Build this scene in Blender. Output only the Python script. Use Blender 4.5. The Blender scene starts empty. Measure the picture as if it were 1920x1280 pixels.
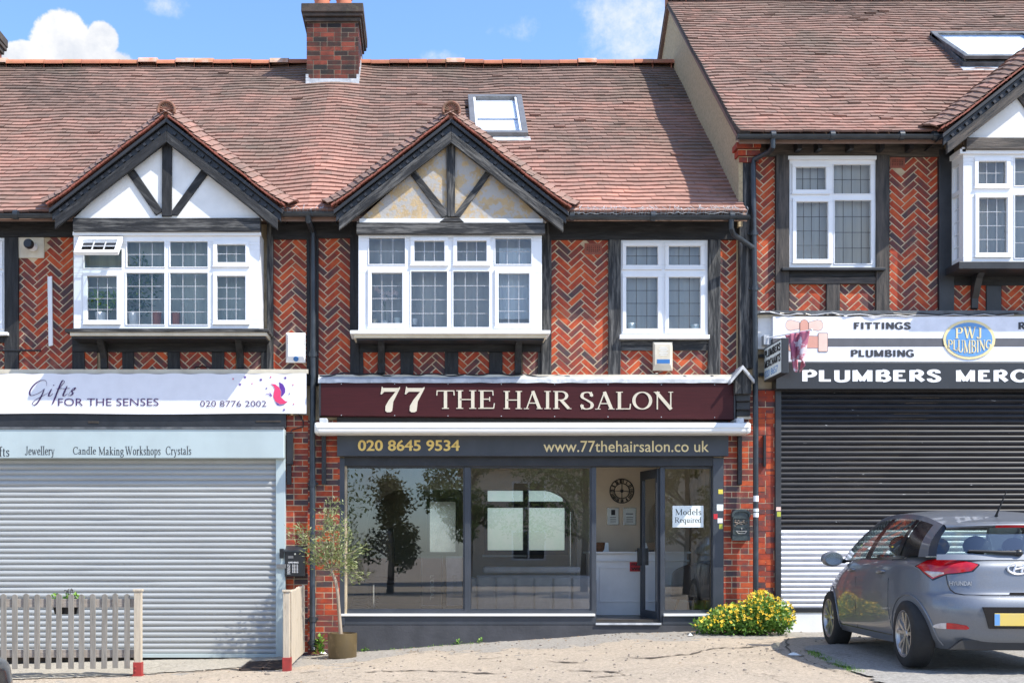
import bpy, bmesh, math, random
from mathutils import Vector, Matrix, noise as mnoise
R = math.radians
rng = random.Random(77)
scene = bpy.context.scene
COL = scene.collection

# ---------------------------------------------------------------- camera, sky, sun, exposure
D, F, ZC, VX, VY = 16.0, 2240.0, 1.1, 800.0, 1030.0     # metres to facade, focal length and principal point in photo pixels
cam_d = bpy.data.cameras.new("camera"); cam = bpy.data.objects.new("camera", cam_d); COL.objects.link(cam)
cam.location = (0, -D, ZC); cam.rotation_euler = (R(90), 0, 0)
cam_d.sensor_width = 36; cam_d.lens = 36*F/1920
cam_d.shift_x = (960-VX)/1920; cam_d.shift_y = (VY-640)/1920
cam_d.clip_start = .1; cam_d.clip_end = 2000
scene.camera = cam
scene.view_settings.view_transform = 'Standard'; scene.view_settings.look = 'None'
scene.view_settings.exposure = 1.06; scene.view_settings.gamma = 1
SUN = Vector((.70, -.39, 1.0)).normalized()               # towards the sun
sun_d = bpy.data.lights.new("sun", 'SUN'); sun_d.energy = 3.5; sun_d.angle = R(.55); sun_d.color = (1, .95, .86)
sun = bpy.data.objects.new("sun", sun_d); COL.objects.link(sun); sun.location = (10, -10, 20)
sun.rotation_euler = (-SUN).to_track_quat('-Z', 'Y').to_euler()
world = bpy.data.worlds.new("World"); scene.world = world; world.use_nodes = True
def build_world():
    nt = world.node_tree; nt.nodes.clear(); N = nt.nodes.new; L = nt.links.new
    out = N('ShaderNodeOutputWorld'); bg = N('ShaderNodeBackground'); bg.inputs[1].default_value = .15
    sky = N('ShaderNodeTexSky'); sky.sky_type = 'NISHITA'; sky.sun_disc = False
    sky.sun_elevation = math.asin(SUN.z); sky.sun_rotation = math.atan2(SUN.x, SUN.y)
    sky.altitude = 50; sky.air_density = 1.0; sky.dust_density = .6; sky.ozone_density = 2.2
    tc = N('ShaderNodeTexCoord')
    def blob(px, py, rx, ry, amp):                        # a soft elliptical mass round one direction of the sky
        v = Vector(((px-VX)/F, 1, (VY-py)/F)).normalized()
        r = v.cross(Vector((0, 0, 1))).normalized(); u = r.cross(v)
        res = []
        for ax, rad in ((r, rx), (u, ry)):
            d = N('ShaderNodeVectorMath'); d.operation = 'DOT_PRODUCT'; L(tc.outputs['Generated'], d.inputs[0]); d.inputs[1].default_value = ax
            m = N('ShaderNodeMath'); m.operation = 'DIVIDE'; L(d.outputs['Value'], m.inputs[0]); m.inputs[1].default_value = rad/F
            p = N('ShaderNodeMath'); p.operation = 'MULTIPLY'; L(m.outputs[0], p.inputs[0]); L(m.outputs[0], p.inputs[1]); res.append(p)
        f = N('ShaderNodeVectorMath'); f.operation = 'DOT_PRODUCT'; L(tc.outputs['Generated'], f.inputs[0]); f.inputs[1].default_value = v
        ft = N('ShaderNodeMath'); ft.operation = 'GREATER_THAN'; L(f.outputs['Value'], ft.inputs[0]); ft.inputs[1].default_value = 0
        s = N('ShaderNodeMath'); s.operation = 'ADD'; L(res[0].outputs[0], s.inputs[0]); L(res[1].outputs[0], s.inputs[1])
        q = N('ShaderNodeMath'); q.operation = 'SUBTRACT'; q.inputs[0].default_value = 1; L(s.outputs[0], q.inputs[1]); q.use_clamp = True
        a = N('ShaderNodeMath'); a.operation = 'MULTIPLY'; L(q.outputs[0], a.inputs[0]); a.inputs[1].default_value = amp
        b = N('ShaderNodeMath'); b.operation = 'MULTIPLY'; L(a.outputs[0], b.inputs[0]); L(ft.outputs[0], b.inputs[1])
        return b.outputs[0]
    def total(lst):
        acc = lst[0]
        for o in lst[1:]:
            m = N('ShaderNodeMath'); m.operation = 'MAXIMUM'; L(acc, m.inputs[0]); L(o, m.inputs[1]); acc = m.outputs[0]
        return acc
    def noise(scale, det, rough=.55, w=0.):
        n = N('ShaderNodeTexNoise'); n.inputs['Scale'].default_value = scale; n.inputs['Detail'].default_value = det; n.inputs['Roughness'].default_value = rough
        mp = N('ShaderNodeMapping'); mp.inputs['Location'].default_value = (w, w*.7, w*.3); L(tc.outputs['Generated'], mp.inputs[0]); L(mp.outputs[0], n.inputs[0])
        return n.outputs['Fac']
    def ramp(sock, a, b):
        r = N('ShaderNodeMapRange'); r.interpolation_type = 'SMOOTHSTEP'; L(sock, r.inputs[0]); r.inputs[1].default_value = a; r.inputs[2].default_value = b
        return r.outputs[0]
    def add(a, b, k=1.):
        m = N('ShaderNodeMath'); m.operation = 'MULTIPLY_ADD'; L(b, m.inputs[0]); m.inputs[1].default_value = k; L(a, m.inputs[2]); return m.outputs[0]
    # crisp cumulus to the left
    cum = total([blob(118, 85, 62, 62, 1.3), blob(190, 80, 34, 38, 1.2), blob(60, 112, 80, 34, 1.2), blob(150, 120, 110, 46, 1.3), blob(100, 190, 170, 90, 1.2)])
    c1 = ramp(add(cum, noise(42, 10, .68), 1.25), .86, 1.16)
    # soft broken cloud to the right and thin veils
    soft = total([blob(1185, 50, 125, 110, .62), blob(1215, 120, 110, 80, .50), blob(830, 112, 60, 26, .55), blob(310, 10, 70, 30, .5), blob(960, 60, 60, 30, .3)])
    c2 = ramp(add(soft, noise(19, 9, .68, 3.1), 1.5), .98, 1.62)
    # general broken cloud over the rest of the sky (what the windows mirror), kept off the part in view
    sep = N('ShaderNodeSeparateXYZ'); L(tc.outputs['Generated'], sep.inputs[0])
    away = N('ShaderNodeMapRange'); L(sep.outputs['Y'], away.inputs[0]); away.inputs[1].default_value = .55; away.inputs[2].default_value = .1
    c3a = ramp(noise(3.2, 7, .6, 7.7), .47, .64)
    c3 = N('ShaderNodeMath'); c3.operation = 'MULTIPLY'; L(c3a, c3.inputs[0]); L(away.outputs[0], c3.inputs[1])
    tint = N('ShaderNodeMix'); tint.data_type = 'RGBA'; tint.blend_type = 'MULTIPLY'; tint.inputs['Factor'].default_value = 1
    L(sky.outputs[0], tint.inputs['A']); tint.inputs['B'].default_value = (.74, .87, 1.06, 1)
    prev = tint.outputs['Result']
    shade = ramp(add(noise(26, 8, .62, 1.3), noise(9, 3, .5, 4.4), .6), .62, .95); cw = N('ShaderNodeMix'); cw.data_type = 'RGBA'; L(shade, cw.inputs['Factor']); cw.inputs['A'].default_value = (2.45, 2.6, 2.9, 1); cw.inputs['B'].default_value = (3.35, 3.36, 3.4, 1)
    for fac, colr in ((c3.outputs[0], (3.8, 3.85, 3.95, 1)), (c2, (3.0, 3.15, 3.4, 1)), (c1, None)):
        mx = N('ShaderNodeMix'); mx.data_type = 'RGBA'; L(fac, mx.inputs['Factor']); L(prev, mx.inputs['A'])
        if colr: mx.inputs['B'].default_value = colr
        else: L(cw.outputs['Result'], mx.inputs['B'])
        prev = mx.outputs['Result']
    L(prev, bg.inputs[0]); L(bg.outputs[0], out.inputs[0])
build_world()

# ---------------------------------------------------------------- helpers
def X(px, y=0.): return (px-VX)*(D+y)/F
def Z(py, y=0.): return ZC-(py-VY)*(D+y)/F

def setp(o, label=None, cat=None, group=None, kind=None):
    if label: o['label'] = label
    if cat: o['category'] = cat
    if group: o['group'] = group
    if kind: o['kind'] = kind
    return o
def thing(name, label, cat, loc=(0, 0, 0), group=None, rot=None):
    o = bpy.data.objects.new(name, None); COL.objects.link(o); o.location = loc; o.empty_display_size = .2
    if rot: o.rotation_euler = rot
    o['org'] = list(loc) if rot is None else [0, 0, 0]
    return setp(o, label, cat, group)
def org(o):
    return Vector(o['org']) if o is not None and 'org' in o else Vector((0, 0, 0))

class MB:
    def __init__(s): s.v = []; s.f = []; s.c = []; s.m = []
    def add(s, vs, fs, c=.5, m=0):
        b = len(s.v); s.v += [tuple(p) for p in vs]
        for f in fs: s.f.append([b+i for i in f]); s.c.append(c); s.m.append(m)
        return s
    def box(s, x0, x1, y0, y1, z0, z1, c=.5, m=0):
        return s.add([(x0, y0, z0), (x1, y0, z0), (x1, y1, z0), (x0, y1, z0), (x0, y0, z1), (x1, y0, z1), (x1, y1, z1), (x0, y1, z1)],
                     [(3, 2, 1, 0), (4, 5, 6, 7), (0, 1, 5, 4), (1, 2, 6, 5), (2, 3, 7, 6), (3, 0, 4, 7)], c, m)
    def obox(s, o, a, b, d, c=.5, m=0):                    # corner + three edge vectors
        o, a, b, d = map(Vector, (o, a, b, d))
        return s.add([o, o+a, o+a+b, o+b, o+d, o+a+d, o+a+b+d, o+b+d],
                     [(3, 2, 1, 0), (4, 5, 6, 7), (0, 1, 5, 4), (1, 2, 6, 5), (2, 3, 7, 6), (3, 0, 4, 7)], c, m)
    def pbox(s, x0, y0, x1, y1, yf, yb, c=.5, m=0):        # front face given by photo measurements at distance yf
        return s.box(X(x0, yf), X(x1, yf), yf, yb, Z(y1, yf), Z(y0, yf), c, m)
    def prism(s, poly, y0, y1, c=.5, m=0, back=True):      # polygon [(x,z)] counter-clockwise seen from the front, extruded in y
        n = len(poly)
        vs = [(p[0], y0, p[1]) for p in poly]+[(p[0], y1, p[1]) for p in poly]
        fs = [tuple(range(n))]+[(i, i+n, (i+1) % n+n, (i+1) % n) for i in range(n)]
        if back: fs.append(tuple(range(2*n-1, n-1, -1)))
        return s.add(vs, fs, c, m)
    def pprism(s, poly, y0, y1, c=.5, m=0):                # polygon given in photo measurements
        q = [(X(a, y0), Z(b, y0)) for a, b in poly]
        ar = sum(q[i][0]*q[(i+1) % len(q)][1]-q[(i+1) % len(q)][0]*q[i][1] for i in range(len(q)))
        return s.prism(q if ar > 0 else q[::-1], y0, y1, c, m)
    def tube(s, pts, r, n=8, c=.5, m=0, cap=True):
        pts = [Vector(p) for p in pts]; rs = r if isinstance(r, (list, tuple)) else [r]*len(pts)
        vs, fs = [], []; up = None
        for i, p in enumerate(pts):
            t = (pts[min(i+1, len(pts)-1)]-pts[max(i-1, 0)]).normalized()
            if up is None: up = Vector((0, 0, 1)) if abs(t.z) < .9 else Vector((1, 0, 0))
            a = t.cross(up)
            if a.length < 1e-4: a = t.cross(Vector((0, 1, 0)))
            a.normalize(); b = a.cross(t).normalized(); up = b
            for k in range(n):
                an = 2*math.pi*k/n; vs.append(p+(a*math.cos(an)+b*math.sin(an))*rs[i])
        for i in range(len(pts)-1):
            for k in range(n): fs.append((i*n+k, i*n+(k+1) % n, (i+1)*n+(k+1) % n, (i+1)*n+k))
        if cap: fs.append(tuple(range(n-1, -1, -1))); fs.append(tuple((len(pts)-1)*n+k for k in range(n)))
        return s.add(vs, fs, c, m)
    def lathe(s, prof, ctr, n=24, c=.5, m=0, sx=1., sy=1.):
        vs, fs = [], []
        for r, z in prof:
            for k in range(n): a = 2*math.pi*k/n; vs.append((ctr[0]+r*sx*math.cos(a), ctr[1]+r*sy*math.sin(a), ctr[2]+z))
        for i in range(len(prof)-1):
            for k in range(n): fs.append((i*n+k, i*n+(k+1) % n, (i+1)*n+(k+1) % n, (i+1)*n+k))
        return s.add(vs, fs, c, m)
    def disc(s, ctr, r, ax, thick, n=24, c=.5, m=0):       # solid disc round axis ax
        ax = Vector(ax).normalized(); ctr = Vector(ctr)
        return s.tube([ctr-ax*thick/2, ctr+ax*thick/2], r, n, c, m)
    def grid(s, fn, nu, nv, c=.5, m=0, flip=False):
        vs = [fn(i/nu, j/nv) for j in range(nv+1) for i in range(nu+1)]; fs = []
        for j in range(nv):
            for i in range(nu):
                a = j*(nu+1)+i; q = (a, a+1, a+nu+2, a+nu+1); fs.append(q[::-1] if flip else q)
        return s.add(vs, fs, c, m)
    def ball(s, ctr, rx, ry, rz, n=12, c=.5, m=0):
        return s.lathe([(max(1e-3, math.cos(a)), math.sin(a)*1.0) for a in [(-.5+i/(n//2))*math.pi for i in range(n//2+1)]], (0, 0, 0), n, c, m)._scale_last(n*(n//2+1), ctr, rx, ry, rz)
    def _scale_last(s, k, ctr, rx, ry, rz):
        for i in range(len(s.v)-k, len(s.v)):
            p = s.v[i]; s.v[i] = (ctr[0]+p[0]*rx, ctr[1]+p[1]*ry, ctr[2]+p[2]*rz)
        return s
    def jitter(s, a):
        seen = {}
        for i, p in enumerate(s.v):
            k = tuple(round(q, 4) for q in p)
            if k not in seen: seen[k] = tuple(rng.uniform(-a, a) for _ in range(3))
            d = seen[k]; s.v[i] = (p[0]+d[0], p[1]+d[1], p[2]+d[2])
        return s
    def build(s, name, mats, parent=None, smooth=0, bevel=0, loc=None):
        me = bpy.data.meshes.new(name)
        o0 = Vector(loc) if (loc is not None and parent is None) else org(parent)
        me.from_pydata([(p[0]-o0.x, p[1]-o0.y, p[2]-o0.z) for p in s.v], [], s.f)
        if not isinstance(mats, (list, tuple)): mats = [mats]
        for m in mats: me.materials.append(m)
        if len(mats) > 1: me.polygons.foreach_set('material_index', s.m)
        at = me.attributes.new('rnd', 'FLOAT', 'FACE'); at.data.foreach_set('value', s.c)
        if smooth:
            me.shade_smooth(); me.set_sharp_from_angle(angle=R(smooth))
        me.update()
        o = bpy.data.objects.new(name, me); COL.objects.link(o)
        if parent is not None: o.parent = parent; o['org'] = list(o0)
        else: o.location = o0; o['org'] = list(o0)
        if bevel:
            b = o.modifiers.new('bevel', 'BEVEL'); b.width = bevel; b.segments = 2; b.limit_method = 'ANGLE'; b.angle_limit = R(40); b.harden_normals = False
        return o

# ---------------------------------------------------------------- materials
def _mat(name):
    m = bpy.data.materials.new(name); m.use_nodes = True; nt = m.node_tree; nt.nodes.clear()
    out = nt.nodes.new('ShaderNodeOutputMaterial'); b = nt.nodes.new('ShaderNodeBsdfPrincipled'); nt.links.new(b.outputs[0], out.inputs[0])
    return m, nt, b, out
ROT = [0]                                                  # grain direction of sloping timbers, degrees
def _noise(nt, scale, stretch=(1, 1, 1), det=4, rough=.55, off=0., coord='Object', rot=None):
    tc = nt.nodes.new('ShaderNodeTexCoord'); mp = nt.nodes.new('ShaderNodeMapping'); mp.inputs['Scale'].default_value = stretch; mp.inputs['Location'].default_value = (off, off*1.3, off*.7)
    n = nt.nodes.new('ShaderNodeTexNoise'); n.inputs['Scale'].default_value = scale; n.inputs['Detail'].default_value = det; n.inputs['Roughness'].default_value = rough
    src = tc.outputs[coord]; rot = ROT[0] if rot is None else rot
    if rot:
        vr = nt.nodes.new('ShaderNodeVectorRotate'); vr.rotation_type = 'Y_AXIS'; vr.inputs['Angle'].default_value = R(rot); nt.links.new(src, vr.inputs['Vector']); src = vr.outputs[0]
    nt.links.new(src, mp.inputs[0]); nt.links.new(mp.outputs[0], n.inputs[0]); return n.outputs['Fac']
def _mr(nt, sock, a, b, c=0., d=1.):
    r = nt.nodes.new('ShaderNodeMapRange'); nt.links.new(sock, r.inputs[0]); r.inputs[1].default_value = a; r.inputs[2].default_value = b; r.inputs[3].default_value = c; r.inputs[4].default_value = d; return r.outputs[0]
def _mix(nt, fac, a, b, mode='MIX'):
    x = nt.nodes.new('ShaderNodeMix'); x.data_type = 'RGBA'; x.blend_type = mode
    for s, v in ((x.inputs['Factor'], fac), (x.inputs['A'], a), (x.inputs['B'], b)):
        if isinstance(v, (int, float)): s.default_value = v
        elif isinstance(v, (tuple, list)): s.default_value = (v[0], v[1], v[2], 1)
        else: nt.links.new(v, s)
    return x.outputs['Result']
def _bump(nt, b, sock, strength, dist=.01):
    n = nt.nodes.new('ShaderNodeBump'); n.inputs['Strength'].default_value = strength; n.inputs['Distance'].default_value = dist
    nt.links.new(sock, n.inputs['Height']); nt.links.new(n.outputs[0], b.inputs['Normal'])
def mat(name, c1, c2=None, scale=6, lo=.4, hi=.65, stretch=(1, 1, 1), rough=.6, rough2=None, metal=0., bump=0., bscale=60, bstretch=None, spec=.5, c3=None, scale3=2., lo3=.55, hi3=.7, coat=0., det=5):
    m, nt, b, out = _mat(name)
    b.inputs['Roughness'].default_value = rough; b.inputs['Metallic'].default_value = metal; b.inputs['Specular IOR Level'].default_value = spec; b.inputs['Coat Weight'].default_value = coat
    if c2 is None: c2 = tuple(v*.82 for v in c1)
    f = _mr(nt, _noise(nt, scale, stretch, det), lo, hi)
    col = _mix(nt, f, c1, c2)
    if c3 is not None: col = _mix(nt, _mr(nt, _noise(nt, scale3, stretch, 6, .65, 5.3), lo3, hi3), col, c3)
    nt.links.new(col, b.inputs['Base Color'])
    if rough2 is not None: nt.links.new(_mr(nt, f, 0, 1, rough, rough2), b.inputs['Roughness'])
    if bump: _bump(nt, b, _noise(nt, bscale, bstretch or stretch, 5, .6, 2.1), bump)
    return m
def attr_mat(name, stops, nz=.25, nscale=20, rough=.8, bump=.3, bscale=90, grime=None, gscale=1.2, glo=.55, ghi=.75, spec=.3, soot=None):
    m, nt, b, out = _mat(name); b.inputs['Roughness'].default_value = rough; b.inputs['Specular IOR Level'].default_value = spec
    a = nt.nodes.new('ShaderNodeAttribute'); a.attribute_name = 'rnd'
    n = _mr(nt, _noise(nt, nscale, det=4), .3, .7, -nz, nz)
    ad = nt.nodes.new('ShaderNodeMath'); ad.operation = 'ADD'; ad.use_clamp = True; nt.links.new(a.outputs['Fac'], ad.inputs[0]); nt.links.new(n, ad.inputs[1])
    r = nt.nodes.new('ShaderNodeValToRGB'); els = r.color_ramp.elements
    while len(els) < len(stops): els.new(.5)
    for e, (p, c) in zip(els, stops): e.position = p; e.color = (*c, 1)
    nt.links.new(ad.outputs[0], r.inputs[0]); col = r.outputs[0]
    if grime: col = _mix(nt, _mr(nt, _noise(nt, gscale, det=6, rough=.65, off=3.3), glo, ghi, 0, .8), col, grime)
    if soot: col = _mix(nt, _mr(nt, _noise(nt, 1.9, det=7, rough=.7, off=8.1), .54, .76, 0, .6), col, soot)
    nt.links.new(col, b.inputs['Base Color'])
    if bump: _bump(nt, b, _noise(nt, bscale, det=4, rough=.6), bump, .006)
    return m
def glass(name, tint=(.93, .96, .95), refl=1.0, rough=.0, wave=0.):
    m, nt, b, out = _mat(name); nt.nodes.remove(b)
    t = nt.nodes.new('ShaderNodeBsdfTransparent'); t.inputs[0].default_value = (*tint, 1)
    g = nt.nodes.new('ShaderNodeBsdfGlossy'); g.inputs['Roughness'].default_value = rough; g.inputs[0].default_value = (.95, .97, 1, 1)
    fr = nt.nodes.new('ShaderNodeFresnel'); fr.inputs[0].default_value = 1.52
    mu = nt.nodes.new('ShaderNodeMath'); mu.operation = 'MULTIPLY'; mu.use_clamp = True; nt.links.new(fr.outputs[0], mu.inputs[0]); mu.inputs[1].default_value = refl
    mx = nt.nodes.new('ShaderNodeMixShader'); nt.links.new(mu.outputs[0], mx.inputs[0]); nt.links.new(t.outputs[0], mx.inputs[1]); nt.links.new(g.outputs[0], mx.inputs[2])
    if wave:
        bn = nt.nodes.new('ShaderNodeBump'); bn.inputs['Strength'].default_value = wave; bn.inputs['Distance'].default_value = .02
        nt.links.new(_noise(nt, 1.6, det=2), bn.inputs['Height']); nt.links.new(bn.outputs[0], g.inputs['Normal'])
    nt.links.new(mx.outputs[0], out.inputs[0]); return m
def leafmat(name, c1, c2, c3):
    m, nt, b, out = _mat(name); a = nt.nodes.new('ShaderNodeAttribute'); a.attribute_name = 'rnd'
    r = nt.nodes.new('ShaderNodeValToRGB'); els = r.color_ramp.elements; els.new(.5)
    for e, (p, c) in zip(els, ((0, c1), (.5, c2), (1, c3))): e.position = p; e.color = (*c, 1)
    nt.links.new(a.outputs['Fac'], r.inputs[0]); nt.links.new(r.outputs[0], b.inputs['Base Color']); b.inputs['Roughness'].default_value = .55
    tr = nt.nodes.new('ShaderNodeBsdfTranslucent'); nt.links.new(r.outputs[0], tr.inputs[0])
    mx = nt.nodes.new('ShaderNodeMixShader'); mx.inputs[0].default_value = .3; nt.links.new(b.outputs[0], mx.inputs[1]); nt.links.new(tr.outputs[0], mx.inputs[2]); nt.links.new(mx.outputs[0], out.inputs[0])
    return m
BK = (.013, .0135, .0145)
M = {}
GREY = (.15, .145, .135)
def timber(name, st, fade, lo, hi):
    return mat(name, BK, (.028, .0285, .03), scale=3, stretch=st, rough=.62, bump=.7, bscale=5, bstretch=tuple(s*2 for s in st), c3=fade, scale3=2.2, lo3=lo, hi3=hi, spec=.35)
M['tim_v'] = timber('black_timber_upright', (9, 9, 1.2), (.055, .055, .054), .60, .76)
M['tim_h'] = timber('black_timber_level', (1.2, 9, 9), (.055, .054, .052), .60, .76)
M['tim_wv'] = timber('weathered_timber_upright', (10, 10, 1.0), GREY, .46, .66)
M['tim_wh'] = timber('weathered_timber_level', (1.0, 10, 10), GREY, .47, .66)
for s_, a_ in (('_up', 38), ('_down', -38)):
    ROT[0] = a_; M['tim_v'+s_] = timber('black_timber_sloping'+s_, (1.2, 9, 9), (.085, .085, .083), .54, .72); M['tim_wv'+s_] = timber('weathered_timber_sloping'+s_, (1., 10, 10), GREY, .46, .66); M['tim_bv'+s_] = timber('brown_timber_sloping'+s_, (1., 10, 10), (.11, .088, .07), .45, .68)
ROT[0] = 0
M['tim_bv'] = mat('brown_weathered_timber', (.02, .018, .017), (.05, .043, .037), scale=3, stretch=(10, 10, 1), rough=.7, bump=.7, bscale=8, c3=(.10, .082, .068), scale3=2.2, lo3=.45, hi3=.7)
M['tim_bh'] = mat('brown_weathered_timber_level', (.03, .026, .023), (.06, .05, .042), scale=3, stretch=(1, 10, 10), rough=.7, bump=.7, bscale=8, c3=(.13, .105, .085), scale3=2.2, lo3=.42, hi3=.7)
M['black'] = mat('black_paint', (.014, .015, .017), (.026, .027, .03), scale=4, rough=.45, bump=.15, bscale=40, c3=(.05, .05, .05), scale3=7, lo3=.66, hi3=.8)
M['blackpl'] = mat('black_plastic', (.012, .013, .015), (.02, .021, .023), scale=5, rough=.35)
M['pipe'] = mat('dark_pipe_paint', (.020, .026, .032), (.035, .042, .05), scale=7, rough=.36, c3=(.07, .08, .09), scale3=5, lo3=.62, hi3=.8)
M['upvc'] = mat('white_window_plastic', (.80, .81, .82), (.74, .75, .76), scale=3, lo=.5, hi=.8, rough=.32, c3=(.6, .59, .55), scale3=5, lo3=.7, hi3=.85)
M['lead'] = mat('grey_leading', (.50, .51, .53), (.38, .39, .41), rough=.45)
M['leaddark'] = mat('dark_leading', (.055, .057, .06), (.09, .09, .095), rough=.5)
M['cream'] = mat('cream_paint', (.66, .60, .48), (.55, .49, .38), scale=5, rough=.6)
M['white'] = mat('white_render', (.80, .80, .78), (.73, .73, .71), scale=4, rough=.8, bump=.2, bscale=50, c3=(.55, .53, .48), scale3=4, lo3=.66, hi3=.82)
M['peel'] = mat('peeling_cream_render', (.50, .37, .21), (.42, .31, .175), scale=6, rough=.85, bump=.6, bscale=30, c3=(.40, .385, .365), scale3=6.5, lo3=.46, hi3=.54)
M['pebble'] = mat('pebbledash', (.50, .395, .24), (.38, .30, .18), scale=30, rough=.95, bump=1., bscale=130, c3=(.58, .47, .31), scale3=60, lo3=.55, hi3=.7)
M['brick'] = attr_mat('brick', [(0, (.070, .052, .055)), (.22, (.125, .052, .050)), (.48, (.22, .050, .036)), (.74, (.36, .054, .024)), (1, (.50, .095, .032))], nz=.24, nscale=9, grime=(.45, .20, .13), gscale=3, glo=.58, ghi=.85, soot=(.05, .03, .028))
M['mortar'] = mat('cream_mortar', (.60, .49, .33), (.40, .32, .21), scale=5, rough=.95, bump=.5, bscale=120)
M['brickdk'] = attr_mat('sooty_brick', [(0, (.02, .018, .018)), (.4, (.05, .024, .02)), (.75, (.12, .032, .022)), (1, (.22, .05, .03))], nz=.22, nscale=8, grime=(.03, .028, .025), gscale=2.5, glo=.5, ghi=.75)
M['cap'] = mat('sooty_corbel', (.045, .038, .032), (.075, .055, .045), scale=8, rough=.95, bump=.6, bscale=40, c3=(.10, .09, .06), scale3=6, lo3=.55, hi3=.7)
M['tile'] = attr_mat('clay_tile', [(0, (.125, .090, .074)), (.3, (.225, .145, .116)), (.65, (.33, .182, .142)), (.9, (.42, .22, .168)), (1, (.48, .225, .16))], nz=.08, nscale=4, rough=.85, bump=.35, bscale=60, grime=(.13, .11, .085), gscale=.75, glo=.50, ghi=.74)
M['ridge'] = attr_mat('ridge_tile', [(0, (.22, .09, .06)), (.5, (.40, .15, .085)), (.85, (.52, .21, .12)), (1, (.55, .38, .30))], nz=.12, nscale=7, rough=.85, grime=(.27, .19, .07), gscale=4, glo=.55, ghi=.75)
M['verge'] = mat('red_verge_tile', (.30, .085, .055), (.20, .075, .05), scale=9, rough=.8)
M['pot'] = mat('terracotta', (.50, .17, .09), (.42, .13, .07), scale=5, rough=.8)
M['leadw'] = mat('pale_lead_flashing', (.52, .54, .56), (.36, .38, .40), scale=7, rough=.55, bump=.4, bscale=25, c3=(.7, .7, .7), scale3=8, lo3=.55, hi3=.7)
M['leaddk'] = mat('dark_lead_flashing', (.06, .065, .07), (.12, .125, .13), scale=7, rough=.5, bump=.4, bscale=25)
M['alu'] = mat('grey_aluminium', (.20, .20, .20), (.15, .15, .15), rough=.4, metal=.3)
M['shut'] = mat('silver_shutter', (.40, .41, .40), (.355, .365, .36), scale=2, stretch=(.4, 1, 6), rough=.42, metal=.08, c3=(.25, .255, .245), scale3=2.5, lo3=.58, hi3=.85)
M['shuth'] = mat('silver_shutter_hood', (.47, .55, .55), (.43, .50, .50), scale=2, rough=.42, metal=.15, c3=(.33, .38, .38), scale3=5, lo3=.66, hi3=.8)
M['shutdk'] = mat('dark_painted_shutter', (.010, .0105, .014), (.018, .0185, .023), scale=3, stretch=(1, 1, 6), rough=.42, spec=.3, c3=(.6, .6, .6), scale3=5, lo3=.715, hi3=.73)
M['shutlt'] = mat('bare_shutter', (.66, .66, .69), (.56, .56, .60), scale=2, rough=.34, metal=.25)
M['gfr'] = mat('dark_grey_frame', (.038, .045, .056), (.050, .057, .07), scale=3, rough=.42)
M['plinth'] = mat('dark_painted_plinth', (.042, .044, .05), (.060, .062, .07), scale=3, rough=.75, bump=.35, bscale=25, c3=(.11, .11, .11), scale3=6, lo3=.62, hi3=.8)
M['glass'] = glass('window_glass', refl=3.0, wave=.008)
M['glassup'] = glass('upper_window_glass', refl=1.35, wave=.010)
M['glasscar'] = glass('car_glass', tint=(.52, .60, .58), refl=1.8)
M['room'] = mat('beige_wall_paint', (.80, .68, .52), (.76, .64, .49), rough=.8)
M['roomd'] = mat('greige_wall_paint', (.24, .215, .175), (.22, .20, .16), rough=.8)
M['floor'] = mat('dark_laminate', (.05, .045, .04), (.07, .06, .05), stretch=(1, 8, 1), rough=.35)
M['curt'] = mat('grey_net_curtain', (.57, .55, .51), (.50, .48, .45), scale=2, stretch=(6, 1, .4), rough=.9)
M['curtw'] = mat('white_curtain', (.86, .89, .92), (.70, .74, .79), scale=2, stretch=(9, 1, .4), rough=.9)
M['curtg'] = mat('pale_green_curtain', (.55, .58, .52), (.46, .49, .44), scale=2, stretch=(8, 1, .5), rough=.9)
M['dark'] = mat('void_shade_black', (.01, .01, .01), rough=.9)
M['asph'] = None

# ---------------------------------------------------------------- the ground
def lerp_tab(x, tab):
    if x <= tab[0][0]: return tab[0][1]
    for (a, p), (b, q) in zip(tab, tab[1:]):
        if x <= b: t = (x-a)/(b-a); return p+(q-p)*t
    return tab[-1][1]
def g(x, y):
    z = lerp_tab(x, [(-40, -.9), (-9, -.55), (-5.7, -.44), (-1.9, -.33), (0, -.20), (2.6, -.015), (3.4, .0), (12, .03), (40, .2)])
    z += .015*max(y, -6) if y < 0 else 0
    z += .010*mnoise.noise(Vector((x*.9, y*.9, 0)))
    if y < -6: t = min(1, (-6-y)/4); t = t*t*(3-2*t); z = z*(1-t)+(-.55)*t
    return z
def gd(x, y):                                              # the same ground with its small lumps
    if not (-8 < x < 9.6 and -5.6 < y < .1): return g(x, y)
    f = max(0, min(1, (x+8)*3, (9.6-x)*3, (y+5.6)*3)); return g(x, y)+f*(.0065*mnoise.noise(Vector((x*6.5, y*6.5, 4)))+.0055*mnoise.noise(Vector((x*14, y*14, 9)))+.004*mnoise.noise(Vector((x*27, y*27, 2))))
def gp(px, py):                                            # point of the ground behind a point of the photograph
    lo, hi = 6., 60.
    for _ in range(50):
        d = (lo+hi)/2; z = ZC-(py-VY)*d/F
        if z > g((px-VX)*d/F, d-D): lo = d
        else: hi = d
    d = (lo+hi)/2; x = (px-VX)*d/F; return Vector((x, d-D, g(x, d-D)))
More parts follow.
